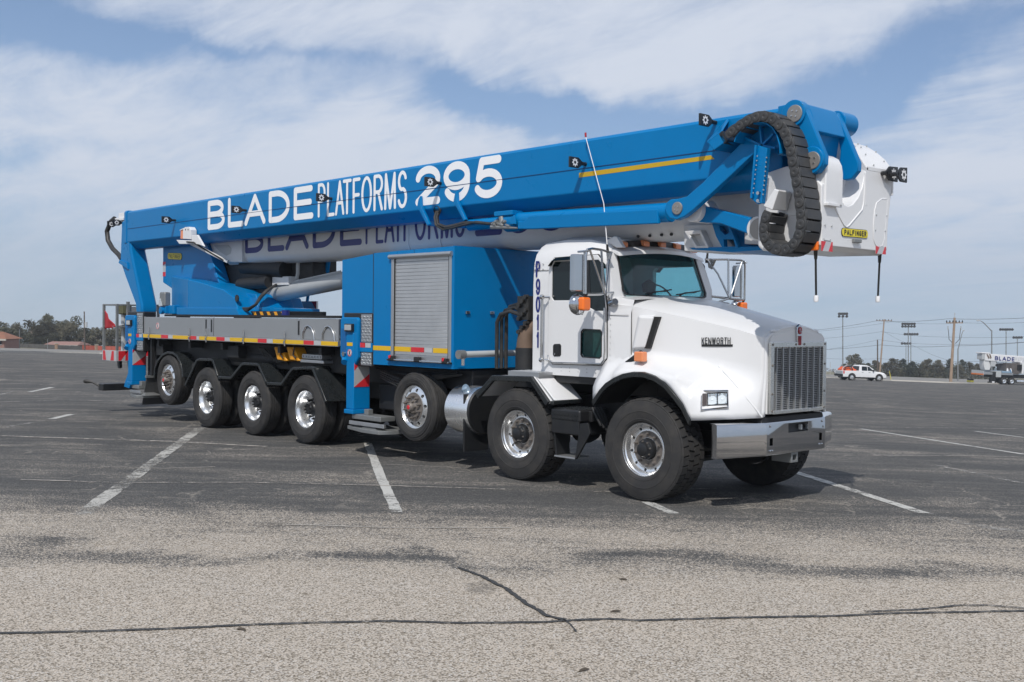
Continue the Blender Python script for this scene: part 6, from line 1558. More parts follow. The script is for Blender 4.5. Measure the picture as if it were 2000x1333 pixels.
ks = P(MB().prism(poly([(1354, 392), (1374, 402), (1482, 430), (1474, 462), (1410, 438), (1352, 433), (1336, 426)], -.84), 'Y', -.86, -.70), 'knuckle_strut', BLUE, bevel=.015)
p = PY(1480, 447, -.88); P(MB().tube([(p.x, -.90, p.z), (p.x, -.6, p.z)], .125, 26), 'strut_end', OFFW, ks, .01); pin(1481, 447, -.912, .108, ks, 0)
# brackets on the underside of the main boom at the front
ub = P(MB().prism(poly([(1335, 440), (1402, 438), (1432, 484), (1420, 491), (1336, 491)], -.50), 'Y', -.50, .30), 'boom_foot', OFFW, bevel=.012)
fp = cut(MB().prism(poly([(1336, 452), (1368, 449), (1385, 486), (1358, 487)], -.60), 'Y', -.60, -.50), [MB().prism(poly([(1347, 459), (1366, 457), (1377, 480), (1361, 481)], -.60), 'Y', -.7, -.52)], 'foot_window_plate', OFFW, ub, 30, .008)
bp_ = cut(MB().prism(poly([(1390, 437), (1424, 437), (1442, 484), (1410, 484), (1398, 462)], -.62), 'Y', -.62, -.55), [MB().prism(poly([(1405, 441), (1421, 441), (1424, 455), (1416, 459), (1407, 450)], -.62), 'Y', -.8, -.3), MB().prism(poly([(1413, 468), (1432, 468), (1436, 482), (1414, 482)], -.62), 'Y', -.8, -.3)], 'foot_side_plate', BLUE, ub, 30, .006)
P(MB().prism(poly([(1404, 437), (1500, 437), (1500, 484), (1442, 484)], -.45), 'Y', -.45, .3), 'foot_core', BLUE, ub, .01)
P(MB().prism(poly([(1345, 484), (1502, 481), (1500, 488), (1430, 493), (1352, 488)], -.60), 'Y', -.60, .3), 'foot_base_plate', BLUE, ub, .006)
P(MB().prism(poly([(1454, 452), (1500, 452), (1500, 479), (1454, 477)], -.55), 'Y', -.55, -.45), 'foot_panel', OFFW, ub, .006)
# white head
hb_ = [(1.22, 2.72), (1.28, 2.675), (1.88, 2.665), (1.95, 2.72), (1.95, 3.12), (1.22, 3.30)]
hd = P(MB().prism(hb_, 'Y', -.93, .38), 'boom_head', WHITE, bevel=.03, seg=3)
face = [(-.925, 2.70), (.325, 2.70), (.44, 3.42), (.46, 3.555), (-.10, 3.525), (-.135, 3.44), (-.17, 3.33), (-.25, 3.22), (-.35, 3.145), (-.44, 3.118), (-.50, 3.125), (-.56, 3.16), (-.57, 3.30), (-.925, 3.30)]
P(MB().prism(face, 'X', 1.72, 1.951), 'head_face', WHITE, hd, .012)
P(MB().prism([(1.30, 3.0), (1.95, 3.0), (1.95, 3.28), (1.80, 3.44), (1.55, 3.50), (1.3, 3.45)], 'Y', -.935, -.88), 'head_cheek', WHITE, hd, .012)
P(MB().prism([(1.55, 3.05), (1.965, 3.105), (1.968, 3.42), (1.955, 3.50), (1.92, 3.565), (1.86, 3.60), (1.55, 3.60)], 'Y', -.89, -.57), 'head_tongue', WHITE, hd, .015, 35, 3)
P(MB().box(1.95, 2.0, -.90, -.68, 3.085, 3.115), 'tongue_ledge', WHITE, hd, .006)
P(MB().box(1.45, 1.5, -.62, .40, 2.8, 3.62), 'head_back', WHITE, hd, .006)
P(MB().loft([[(1.5, -.56, 3.12), (1.5, -.12, 3.60), (1.5, -.12, 2.9), (1.5, -.56, 2.9)], [(1.75, -.56, 3.10), (1.75, -.14, 3.5), (1.75, -.14, 2.9), (1.75, -.56, 2.9)]]), 'head_pocket', WHITE, hd)
cov = [(1.953, 3.535), (1.86, 3.66), (1.76, 3.75), (1.64, 3.83), (1.5, 3.88), (1.38, 3.87)]
P(MB().loft([[(x, -.10 + (1.95 - x) * .18, z + .012), (x, .455, z + .02), (x, .455, z - .02), (x, -.10 + (1.95 - x) * .18, z - .03)] for x, z in cov]), 'head_cover', WHITE, hd, .006)
P(MB().loft([[(x, .43, 3.3), (x, .46, 3.3), (x, .458, z), (x, .43, z)] for x, z in cov]), 'head_side', WHITE, hd)
P(MB().loft([[(x, -.11 + (1.95 - x) * .18, 3.15), (x, -.07 + (1.95 - x) * .18, 3.15), (x, -.07 + (1.95 - x) * .18, z), (x, -.11 + (1.95 - x) * .18, z)] for x, z in cov]), 'head_inner_side', WHITE, hd)
bt = MB()
for px, py in ((1675, 295), (1692, 296), (1681, 304), (1710, 308), (1690, 318), (1726, 322), (1706, 329)):
    x = 1.95 - (330 - py) * .0085; z = lin([(a, b) for a, b in sorted(cov)], x) + .02
    d = ray(px, py); t = (x - CAM.x) / d.x; y = (CAM + d * t).y
    bt.tube([(x, y, z), (x + .006, y, z + .012)], .008, 8)
tag(P(bt, 'cover_bolts', GREY, hd), kind='stuff')
# face details: V trim, plates, badge, stickers, oval hatch
def fx(px, py, X=1.953): q = PX(px, py, X); return (q.x, q.y, q.z)
P(MB().tube([fx(1630, 404), fx(1634, 414), fx(1648, 440), fx(1653, 444), fx(1658, 441), fx(1684, 410), fx(1687, 395), fx(1690, 338)], .007, 6), 'trim_bead', WHITE, hd)
ov = [fx(*p) for p in ((1733, 389), (1722, 389), (1712, 397), (1708, 412), (1706, 440), (1706, 468), (1710, 479), (1716, 483), (1723, 480), (1727, 466), (1729, 440), (1732, 410))]
P(MB().tube(ov + [ov[0]], .006, 6), 'hatch_edge', WHITE, hd)
P(MB().hexa([(p[0] - .002, p[1], p[2]) for p in ov], [(p[0] + .003, p[1], p[2]) for p in ov]), 'hatch', WHITE, hd)
bt = MB()
for q in ((1711, 420), (1731, 422), (1709, 450), (1728, 452), (1611, 440), (1624, 442)): disc(bt, fx(*q), .009, 'X', .010, 8)
tag(P(bt, 'face_bolts', GREY, hd), kind='stuff')
P(MB().tube([fx(1609, 466), fx(1609, 469), fx(1622, 471), fx(1622, 468)], .007, 6), 'small_handle', GREY, hd)
def badge(pts, txt, parent, facing, lx, sw):
    # pts: four corners (left-top, right-top, right-bottom, left-bottom)
    a, b, c, d = [Vector(p) for p in pts]; n = facing
    L_ = (b - a).length; H_ = (d - a).length; ux, vz = (b - a) / L_, (a - d) / H_
    def pl(ins, off):
        r = H_ * .42 - ins; o = []
        for cx_, cy_, a0 in ((L_ - ins - r, H_ - ins - r, 90), (L_ - ins - r, ins + r, 0), (ins + r, ins + r, -90), (ins + r, H_ - ins - r, -180)):
            for k in range(6):
                q = math.radians(a0 - 18 * k); o.append(d + ux * (cx_ + r * math.cos(q)) + vz * (cy_ + r * math.sin(q)) + n * off)
        return o
    bb = P(MB().hexa(pl(0, .001), pl(0, .006)), 'name_badge', BLACK, parent)
    P(MB().hexa(pl(H_ * .06, .006), pl(H_ * .06, .0085)), 'badge_field', BADGEY, bb)
    w = L_ * .86 / len(txt); it = word(txt, L_ * .085, H_ * .18, H_ * .64, [w * .84 if ch != 'I' else w * .5 for ch in txt], w * .2, sw)
    P(glyphs(MB(), it, lambda u, v, o: d + ux * (u + (v - H_ * .5) * .0) + vz * v + n * (.0095 + o * .3), .001), 'badge_lettering', BLACK, bb)
badge([fx(1643, 445), fx(1694, 450), fx(1694, 468), fx(1643, 462)], 'PALFINGER', hd, Vector((1, 0, 0)), 0, .013)
P(MB().box(1.95, 1.985, fx(1664, 470)[1], fx(1678, 470)[1], fx(1664, 474)[2], fx(1664, 467)[2]), 'small_lamp', GALV, hd, .006)
for p0, p1 in (((1603.5, 471), (1625.5, 487)), ((1710, 480.5), (1729.5, 493))):
    a, b = fx(*p0), fx(*p1); y0, y1, z1, z0 = a[1], b[1], a[2], b[2]
    if p0[0] < 1700: z0 = z1 - .095
    else: z0 = z1 - .08
    k = P(MB().box(1.953, 1.956, y0, y1, z0, z1), 'warning_sticker', SILV, hd)
    w = y1 - y0
    P(MB().hexa([(1.9562, y0, z1), (1.9562, y0, z0), (1.9562, y0 + w * .12, z0), (1.9562, y0 + w * .4, z1)], [(1.9575, y0, z1), (1.9575, y0, z0), (1.9575, y0 + w * .12, z0), (1.9575, y0 + w * .4, z1)]), 'red_stripe', RED, k)
    P(MB().hexa([(1.9562, y1, z1), (1.9562, y1, z0), (1.9562, y1 - w * .35, z0), (1.9562, y1 - w * .1, z1)], [(1.9575, y1, z1), (1.9575, y1, z0), (1.9575, y1 - w * .35, z0), (1.9575, y1 - w * .1, z1)]), 'red_stripe', RED, k)
p = PY(1590, 481, -.94); P(MB().box(p.x - .06, p.x + .05, -.965, -.925, p.z - .045, p.z + .045), 'amber_lamp', ORANGE, hd, .012)
for a, b in (((1593, 491), (1594, 583)), ((1718.5, 499), (1714.5, 584))):
    X = 1.88; t0 = PX(*a, X); t1 = PX(*b, X)
    w = P(MB().tube([t0 + Vector((0, 0, .06)), t0.lerp(t1, .16), t0.lerp(t1, .18), t1], [.024, .016, .011, .011], 8), 'feeler_rod', BLACK, hd)
    P(MB().lathe([(0, .03), (.022, .028), (.025, -.02), (.02, -.035), (0, -.038)], t1, 'Z', 12), 'rod_tip', LETW, w)
# plates at the far corner of the head
for i, (a, w_) in enumerate(((PX(1723, 339, 1.96), .24), (PX(1745, 341, 2.05), .20))):
    st = P(MB().tube([a + Vector((-.03, 0, 0)), a + Vector((.05, 0, 0))], .022, 8), 'marker_plate', BLACK, hd)
    X, z, y = a.x, a.z, a.y
    P(MB().prism([(y + .0, z - .02), (y + .07, z - .072), (y + w_, z - .072), (y + w_, z + .085), (y + .07, z + .075), (y, z + .02)], 'X', X + .03, X + .05), 'plate', BLACK, st, .004)
    P(cog(MB(), (X + .05, y + w_ * .62, z + .004), .058, 'X', .002), 'cog_sign', WHITE, st)
# yoke between jib and head
yk_n = [(1519, 208), (1557, 199.5), (1569, 202), (1576, 216), (1612, 304), (1611, 321), (1598, 338), (1583, 340.5), (1572, 332), (1563, 300), (1540, 262), (1522, 236)]
pn = poly(yk_n, -.97)
yk = P(MB().prism(pn, 'Y', -.975, -.90), 'yoke', BLUE, bevel=.012)
P(MB().prism(pn[2:9] + [(pn[8][0] + .02, pn[8][1] + .25), (pn[2][0] + .0, pn[2][1] - .18)], 'Y', -.36, -.28), 'yoke_far_arm', BLUE, yk, .012)
P(MB().prism([pn[1], pn[2], pn[3], (pn[3][0] + .07, pn[3][1] - .20), (pn[3][0] - .03, pn[3][1] - .20), (pn[1][0], pn[1][1] - .10)], 'Y', -.90, -.36), 'yoke_bridge', BLUE, yk, .015)
P(MB().prism([(pn[3][0] - .03, pn[3][1] - .18), (pn[3][0] + .0, pn[3][1] - .18), (pn[7][0] - .10, pn[7][1] + .12), (pn[7][0] - .14, pn[7][1] + .12)], 'Y', -.90, -.36), 'yoke_web', BLUE, yk)
e0 = Vector((pn[4][0], 0, pn[4][1]))
P(MB().tube([(pn[1][0] + .01, -.28, pn[1][1] - .11), (pn[1][0] + .01, -.02, pn[1][1] - .11)], .12, 24), 'yoke_boss', BLUE, yk, .01)
for px, py, r in ((1551, 222, .085), (1585.5, 313.5, .085)):
    p = PY(px, py, -.98); P(MB().tube([(p.x, -1.0, p.z), (p.x, -.9, p.z)], r * 1.55, 30), 'pin_boss', BLUE, yk, .008); pin(px, py, -1.012, r, yk)
P(MB().prism([(1.30, 3.30), (1.78, 3.36), (1.80, 3.5), (1.62, 4.0), (1.40, 4.08), (1.2, 3.9)], 'Y', -.80, -.40), 'jib_nose', BLUE, jib, .015)
# energy chain over its blue saddle
cp = [(1423, 261), (1445, 244), (1463, 233), (1480, 226), (1498, 227), (1513, 236), (1526, 249), (1535, 266), (1542, 288), (1547, 313), (1552, 341), (1557, 366), (1560, 390), (1563, 415), (1565, 438), (1560, 460), (1552, 476), (1540, 486), (1526, 490), (1511, 488), (1498, 479), (1490, 463), (1489, 446), (1493, 430), (1499, 414)]
YC0, YC1 = -1.235, -.945
cpt = [PY(*q, YC0) for q in cp]
ln = [0]
for a, b in zip(cpt, cpt[1:]): ln.append(ln[-1] + (b - a).length)
nl = 25; pitch = ln[-1] / nl
def along(s):
    for i in range(len(ln) - 1):
        if s <= ln[i + 1] + 1e-9: return cpt[i].lerp(cpt[i + 1], (s - ln[i]) / (ln[i + 1] - ln[i]))
    return cpt[-1]
ec = P(MB().hexa([PY(*q, -1.18) for q in ((1404, 262), (1410, 256), (1421, 274), (1414, 281))], [PY(*q, -.95) for q in ((1404 + 24, 262 + 5), (1410 + 24, 256 + 5), (1421 + 24, 274 + 5), (1414 + 24, 281 + 5))]), 'energy_chain', BLACK)
lm_ = MB(); hh = .052; l2 = pitch * .5
wid = YC1 - YC0
side = [(-l2 - .03, -hh * .75), (-l2 - .045, 0), (-l2 - .03, hh * .75), (-l2 * .4, hh), (l2 * .4, hh), (l2 + .005, hh * .85), (l2 + .005, -hh * .85), (l2 * .4, -hh), (-l2 * .4, -hh)]
lm_.prism(side, 'Y', 0, .026); lm_.prism(side, 'Y', wid - .026, wid)
lm_.box(-l2 * 1.05, l2 * .80, .026, wid - .026, hh - .018, hh + .002); lm_.box(-l2 * .80, l2 * .55, .026, wid - .026, -hh - .002, -hh + .016)
lm_.lathe([(.045, 0), (.045, -.006), (.04, -.009), (.014, -.009), (.012, -.005), (0, -.005)], (-l2 * .25, 0, 0), n=18)
lme = lm_.mesh('chain_link', CHAINM)
for k in range(nl):
    a, b = along(k * pitch), along((k + 1) * pitch); c = (a + b) / 2; d = b - a
    o = bpy.data.objects.new('chain_link', lme); S.collection.objects.link(o); attach(o, ec, False)
    o.location = (c.x, YC0 + (.004 if k % 2 else 0), c.z); o.rotation_euler = (0, -math.atan2(d.z, d.x), 0)
    bv = o.modifiers.new('bevel', 'BEVEL'); bv.width = .005; bv.segments = 1
P(MB().hexa([PY(*q, -1.22) for q in ((1490, 403), (1512, 369), (1521, 372), (1508, 411))], [PY(*q, -.95) for q in ((1490 + 30, 405 + 2), (1512 + 30, 373), (1521 + 26, 377), (1508 + 30, 413))]), 'chain_anchor', WHITE, ec, .01)
P(MB().prism(poly([(1380, 277), (1408, 257), (1419, 276), (1394, 294)], -1.18), 'Y', -1.18, -.90), 'chain_bracket', BLUE, ec, .01)
P(MB().hexa([PY(*q, -1.18) for q in ((1380, 277), (1408, 257), (1409.5, 260), (1382, 280))], [PY(*q, -.91) for q in ((1397, 262), (1421, 232), (1424, 236), (1400, 266))]), 'chain_bracket_top', BLUE, ec, .004)
sad = [(1434, 278), (1438, 266), (1449, 253), (1464, 243), (1481, 238), (1497, 240), (1510, 249), (1519, 264), (1524, 282), (1525, 300), (1521, 303)]
sp_ = [(PY(*q, -1.2).x, PY(*q, -1.2).z) for q in sad]
sd_ = P(MB().loft([[(p[0], y, p[1]) for p in band(sp_, .012)] for y in (-1.21, -.97)]), 'chain_saddle', BLUE, ec, .004)
P(MB().prism([(p[0], p[1]) for p in sp_] , 'Y', -.99, -.975), 'saddle_web', BLUE, sd_)
w = MB()
for q in ((1452, 268), (1486, 246), (1512, 262), (1516, 290)): w.bar(PY(1490, 285, -1.06), PY(*q, -1.06), .05, .02)
tag(P(w, 'saddle_ribs', BLUE, sd_), kind='stuff')
po = MB().prism(poly([(1479, 284), (1501, 290), (1495, 330), (1490, 396), (1482, 400), (1468, 388), (1474, 340)], -1.12), 'Y', -1.14, -1.10)
pst = P(po, 'saddle_post', BLUE, ec, .006)
for (a, b) in (((1479, 284), (1470, 388)), ((1500, 290), (1489, 398))): P(MB().bar(PY(*a, -1.14), PY(*b, -1.14), .06, .025), 'post_flange', BLUE, pst, .003)
bt = MB()
for k in range(9): p = PY(1479 - k * 1.0, 305 + k * 9, -1.175); disc(bt, p, .008, 'Y', .01, 6); p = PY(1497 - k * .9, 308 + k * 9, -1.175); disc(bt, p, .008, 'Y', .01, 6)
tag(P(bt, 'post_bolts', STEEL, pst), kind='stuff')
for py in (378, 393): p = PY(1483, py, -1.16); P(MB().tube([p, p + Vector((0, -.03, 0))], .018, 8), 'post_knob', STEEL, pst)
# ================================================================== TURRET
tw = P(MB().prism(poly([(318, 470), (318, 552), (334, 563), (440, 580), (430, 560), (418, 520), (407, 485), (402, 470)], -.55), 'Y', -.55, -.32), 'turret', BLUE, bevel=.015)
P(MB().prism(poly([(318, 470), (318, 552), (334, 563), (440, 580), (430, 560), (418, 520), (407, 485), (402, 470)], -.55), 'Y', .32, .55), 'turret_far_cheek', BLUE, tw, .015)
P(MB().prism(poly([(318, 470), (318, 552), (334, 563), (380, 570), (380, 470)], -.55), 'Y', -.32, .32), 'turret_core', BLUE, tw)
bs = [(367.7, 546), (394, 552.7), (436, 566), (457, 581), (468, 616), (367.7, 616)]
A_ = [PY(*p, -.95) for p in bs]
P(MB().loft([[tuple(p) for p in A_], [(p.x, .40, p.z) for p in A_]]), 'turret_base', BLUE, tw, .015)
B0, B1 = PY(335.5, 540.5, -.58), PY(335.5, 616, -.58); zt_ = A_[0].z
P(MB().hexa([(A_[0].x, -.95, zt_), (B0.x, -.58, B0.z), (B0.x, .38, B0.z), (A_[0].x, .40, zt_)], [(A_[0].x, -.95, A_[-1].z), (B0.x, -.58, A_[-1].z), (B0.x, .38, A_[-1].z), (A_[0].x, .40, A_[-1].z)]), 'turret_rear', BLUE, tw, .015)
P(MB().prism(poly([(430, 566), (499, 575), (507, 600), (556, 603), (556, 611), (430, 618)], -.60), 'Y', -.60, .10), 'turret_front', BLUE, tw, .012)
sk = [PY(*p, -.97) for p in ((345, 601), (461, 602), (469, 618), (345, 617))]
P(MB().hexa([tuple(p) for p in sk], [(p.x, .40, p.z) for p in sk]), 'turret_skirt', BLUE, tw, .01)
P(MB().box(PY(326, 610, -.8).x, PY(345, 610, -.8).x, -.85, .85, 1.99, 2.16), 'turret_tail', BLUE, tw, .015)
P(MB().box(-12.2, -6.2, -.98, .98, 1.945, 1.985), 'turret_floor', CHASSIS, tw)
a, b = PY(478, 608, -.72), PY(556, 622, -.72)
hz = P(MB().box(a.x, b.x, -.72, .1, 1.975, a.z), 'slew_guard', BLACK, tw, .006)
for k in range(6):
    x = a.x + .05 + k * (b.x - a.x - .12) / 5.2; z0, z1 = a.z - .10, a.z - .01
    P(MB().hexa([(x, -.7215, z1), (x + .09, -.7215, z1), (x + .16, -.7215, z0), (x + .07, -.7215, z0)] if k else [(x + .07, -.7215, z1), (x + .16, -.7215, z1), (x + .09, -.7215, z0), (x, -.7215, z0)], [(x, -.724, z1), (x + .09, -.724, z1), (x + .16, -.724, z0), (x + .07, -.724, z0)] if k else [(x + .07, -.724, z1), (x + .16, -.724, z1), (x + .09, -.724, z0), (x, -.724, z0)]), 'hazard_stripe', CHOCK, hz)
for px, py in ((482, 622), (558, 618)): p = PY(px, py, -.74); P(MB().tube([(p.x, -.74, 1.96), (p.x, -.74, 2.07)], .07, 12), 'guide_roller', NAVY, tw)
badge([PY(328, 494, -.552), PY(355.5, 495, -.552), PY(355.5, 508, -.552), PY(328, 507, -.552)], 'PALFINGER', tw, Vector((0, -1, 0)), 0, .012)
for p0, p1 in (((318.3, 512), (323.5, 540)),):
    a, b = PY(*p0, -.5515), PY(*p1, -.5515)
    k = P(MB().box(a.x, b.x, -.5535, -.5505, b.z, a.z), 'warning_board', SILV, tw); h = (a.z - b.z)
    P(MB().hexa([(a.x, -.555, b.z + h * t) for t in (.75, 1.0)] + [(b.x, -.555, b.z + h), (b.x, -.555, b.z + h * .85)], [(a.x, -.5537, b.z + h * t) for t in (.75, 1.0)] + [(b.x, -.5537, b.z + h), (b.x, -.5537, b.z + h * .85)]), 'red_stripe', RED, k)
    P(MB().box(a.x, b.x, -.555, -.5537, b.z, b.z + h * .3), 'red_stripe', RED, k)
# machinery under the boom; winch box and drum black to fill in its shade
mc = P(MB().box(PY(415, 540, -.3).x, PY(520, 540, -.3).x, -.3, .32, 2.35, 2.92), 'winch_shade_box', CHASSIS, tw, .02)
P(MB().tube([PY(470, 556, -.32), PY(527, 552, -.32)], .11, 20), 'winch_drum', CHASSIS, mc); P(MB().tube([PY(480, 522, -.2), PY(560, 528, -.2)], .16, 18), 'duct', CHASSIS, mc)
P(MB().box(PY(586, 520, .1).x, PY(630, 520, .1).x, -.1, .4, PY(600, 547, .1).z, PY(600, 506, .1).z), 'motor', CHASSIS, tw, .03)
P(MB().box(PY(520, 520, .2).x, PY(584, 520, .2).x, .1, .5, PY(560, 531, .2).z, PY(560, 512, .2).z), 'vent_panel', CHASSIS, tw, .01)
vs_ = MB()
for k in range(6): a = PY(567, 517 + k * 2.3, .09); b = PY(582, 517 + k * 2.3, .09); vs_.box(a.x, b.x, .085, .1, a.z - .008, a.z + .006)
tag(P(vs_, 'vent_slats', GREY, tw), kind='stuff')
P(MB().tube([PY(583, 500, -.1), PY(583, 535, -.1), PY(580, 548, -.1), PY(574, 552, -.1)], .045, 10), 'grey_duct', GREY, tw)
P(MB().tube([PY(642, 505, .2), PY(639, 530, .2), PY(634, 538, .2), PY(620, 540, .2)], .04, 10), 'blue_pipe', BLUE, tw)
lc0, lc1 = PY(517, 580, -.15), PY(668, 548.5, -.15); dd = (lc1 - lc0).normalized()
lcy = P(MB().tube([lc0, lc0 + dd * .03, lc1 + dd * 3.2], [.125, .142, .142], 28), 'lift_cylinder', GREY)
P(MB().box(*sorted((PY(539, 550, -.2).x, PY(571, 550, -.2).x)), -.28, -.02, PY(555, 558, -.2).z, PY(555, 541, -.2).z), 'cylinder_valve', OFFW, lcy, .012)
P(MB().tube([lc0 + dd * .4 + Vector((0, -.03, .15)), lc1 + Vector((0, -.03, .15))], .018, 8), 'cylinder_pipe', GREY, lcy)
hs = MB()
for i in range(4): hs.tube([PY(461 + i, 583, -.7), PY(462 + i * 1.5, 594, -.8), PY(470 + i * 1.5, 606 - i, -.84), PY(484 + i, 607 - i * 1.5, -.82), PY(498 + i, 597 - i, -.75), PY(508 + i, 580, -.6), PY(520 + i * 2, 568 - i, -.45), PY(540, 556, -.3)], .022, 8)
P(hs, 'slew_hoses', HOSE, tw); p = PY(462, 583, -.955); P(disc(MB(), (p.x, -.957, p.z), .06, 'Y', .02, 16), 'hose_hole', BLACK, tw)
# far striped board
a, b = PY(570, 589, .75), PY(618, 607, .75)
fb_ = P(MB().box(a.x, b.x, .75, .79, b.z, a.z), 'warning_board', CHK, tw, .004)
P(MB().hexa([(b.x - .17, .749, a.z - .005), (b.x - .01, .749, a.z - .005), (b.x - .01, .749, b.z + .02)], [(b.x - .17, .747, a.z - .005), (b.x - .01, .747, a.z - .005), (b.x - .01, .747, b.z + .02)]), 'red_stripe', RED, fb_)
P(MB().tube([PY(600, 589, .77), PY(602, 574, .77)], .03, 8), 'board_post', BLUE, fb_)
p = PY(318, 585, -.9); ml = P(MB().box(p.x - .10, p.x + .14, -.93, -.80, p.z - .14, p.z + .14), 'work_lamp', GALV, tw, .03)
P(MB().hexa([(p.x - .10, -.935, p.z - .13), (p.x + .06, -.935, p.z - .13), (p.x - .02, -.935, p.z + .02), (p.x - .10, -.935, p.z - .02)], [(p.x - .10, -.938, p.z - .13), (p.x + .06, -.938, p.z - .13), (p.x - .02, -.938, p.z + .02), (p.x - .10, -.938, p.z - .02)]), 'lamp_lens', LENSG, ml)
P(MB().box(PY(314, 605, -.88).x, PY(326, 605, -.88).x, -.90, -.78, 2.0, p.z - .13), 'lamp_bracket', BLUE, tw, .01)
p = PY(316, 607, -.92); P(disc(MB(), (p.x, -.95, p.z), .07, 'Y', .06, 14), 'cable_reel', BLUE, tw)
# rear leg of the jib carrying the basket
lg = P(MB().prism(poly([(236, 430), (252, 430), (254, 488), (276, 596), (276, 613), (264, 614), (263, 596), (244, 545), (233, 512)], -.90), 'Y', -.895, -.55), 'jib_leg', BLUE, bevel=.055, seg=1)
P(MB().prism(poly([(234, 508), (248, 513), (250, 526), (232, 514)], -.92), 'Y', -.93, -.80), 'hose_plate', BLUE, lg, .006)
P(MB().tube([PY(224, 427, -.8), PY(216, 434, -.82), PY(209, 452, -.83), PY(211, 470, -.83), PY(220, 486, -.83), PY(232, 498, -.83), PY(238, 507, -.83)], .05, 12), 'rear_hose', HOSE, lg)
a, b = PY(224, 433, -.85), PY(240, 415, -.85); P(MB().box(a.x, b.x, -.85, -.6, a.z, b.z - .1), 'junction_box', WHITE, lg, .012); P(MB().box(a.x + .12, b.x, -.82, -.6, b.z - .12, b.z), 'junction_lid', WHITE, lg, .01)
# ================================================================== BASKET
YB = -.92
c0, c1 = PY(203, 690, YB), PY(228.5, 690, YB); zt = PY(228, 594, YB).z; zf = c1.z + .03
XF, XR = c1.x, c0.x; c3 = PX(309, 600, XF); YF = c3.y
bk = P(MB().box(XR, XF, YB, YF, zf - .06, zf), 'work_basket', ALU, bevel=.006)
def post(x, y, z0=zf, z1=zt, w=.05): return P(MB().box(x - w / 2, x + w / 2, y - w / 2, y + w / 2, z0, z1), 'post', GALV, bk, .004)
for x in (XR, XF):
    for y in (YB, (YB + YF) / 2, YF): post(x, y)
post(XF, PX(250, 600, XF).y, zf, zt + .05, .06)
for z in (zt - .02, zf + .52):
    w = .045 if z > zf + 1 else .03
    for x in (XR, XF): P(MB().box(x - w / 2, x + w / 2, YB, YF, z - w / 2, z + w / 2), 'rail', GALV, bk, .004)
    for y in (YB, YF): P(MB().box(XR, XF, y - w / 2, y + w / 2, z - w / 2 + .003, z + w / 2 + .003), 'rail', GALV, bk, .004)
P(MB().box(XF - .02, XF - .005, PX(253, 600, XF).y, PX(300, 600, XF).y, zf + .5, zt - .06), 'basket_panel', ALUSIDE, bk)
def toe(f0, f1, z0, z1, ax):
    b = P(MB().box(*f0) if ax else MB().box(*f0), 'toe_board', SILV, bk, .003); return b
tb_ = P(MB().box(XR - .01, XF + .01, YB - .03, YB - .01, zf - .20, zf + .02), 'toe_board', SILV, bk, .003)
for k in range(2):
    x = XR + .03 + k * (XF - XR) * .5; P(MB().hexa([(x, YB - .033, zf - .19), (x + .16, YB - .033, zf - .19), (x + .10, YB - .033, zf + .01), (x, YB - .033, zf + .01)] if k == 0 else [(x + .05, YB - .033, zf - .19), (x + .22, YB - .033, zf - .19), (x + .22, YB - .033, zf + .01), (x + .12, YB - .033, zf + .01)], [(x, YB - .031, zf - .19), (x + .16, YB - .031, zf - .19), (x + .10, YB - .031, zf + .01), (x, YB - .031, zf + .01)] if k == 0 else [(x + .05, YB - .031, zf - .19), (x + .22, YB - .031, zf - .19), (x + .22, YB - .031, zf + .01), (x + .12, YB - .031, zf + .01)]), 'red_stripe', RED, tb_)
tf_ = P(MB().box(XF + .01, XF + .03, YB - .03, YF, zf - .20, zf + .02), 'toe_board', SILV, bk, .003)
for k in range(6):
    y = YB + .02 + k * (YF - YB - .1) / 5.4; P(MB().hexa([(XF + .0305, y, zf - .19), (XF + .0305, y + .05, zf - .19), (XF + .0305, y + .2, zf + .01), (XF + .0305, y, zf + .01)], [(XF + .0325, y, zf - .19), (XF + .0325, y + .05, zf - .19), (XF + .0325, y + .2, zf + .01), (XF + .0325, y, zf + .01)]), 'red_stripe', RED, tf_)
xm = (XR + XF) / 2
P(MB().box(xm - .06, xm + .06, YB + .25, YB + .37, zf, zt - .05), 'control_post', GREY, bk, .01); P(MB().box(xm - .15, xm + .18, YB + .12, YB + .45, zf + .5, zf + .56), 'control_shelf', GREY, bk, .008)
P(MB().box(xm - .1, xm + .12, YB + .2, YB + .42, zt - .22, zt), 'control_cover', mat('olive_cover', (.10, .10, .055), .8), bk, .03)
ud = MB()
for k in range(4): p = Vector((XF - .1, YB + .1 + k * .22, zf - .30)); ud.tube([p + Vector((0, -.02, 0)), p + Vector((0, .03, 0))], .06, 12); ud.box(p.x - .05, p.x + .05, p.y - .03, p.y + .03, p.z, zf - .05)
tag(P(ud, 'castors', BLACK, bk), kind='stuff')
P(MB().box(XF - .6, XF - .1, YB + .5, YB + 1.1, zf - .3, zf - .06), 'basket_slewing_unit', CHASSIS, bk, .02)
P(MB().box(XF + .04, XF + .3, YB + .55, YB + .8, zf - .4, zf - .1), 'mounting_block', GALV, bk, .01)
P(MB().prism([(XF + .0, zf - .1), (-13.3, 2.05), (-13.3, 1.85), (XF, zf - .3)], 'Y', -.15, .1), 'basket_arm', CHASSIS, bk, .01)
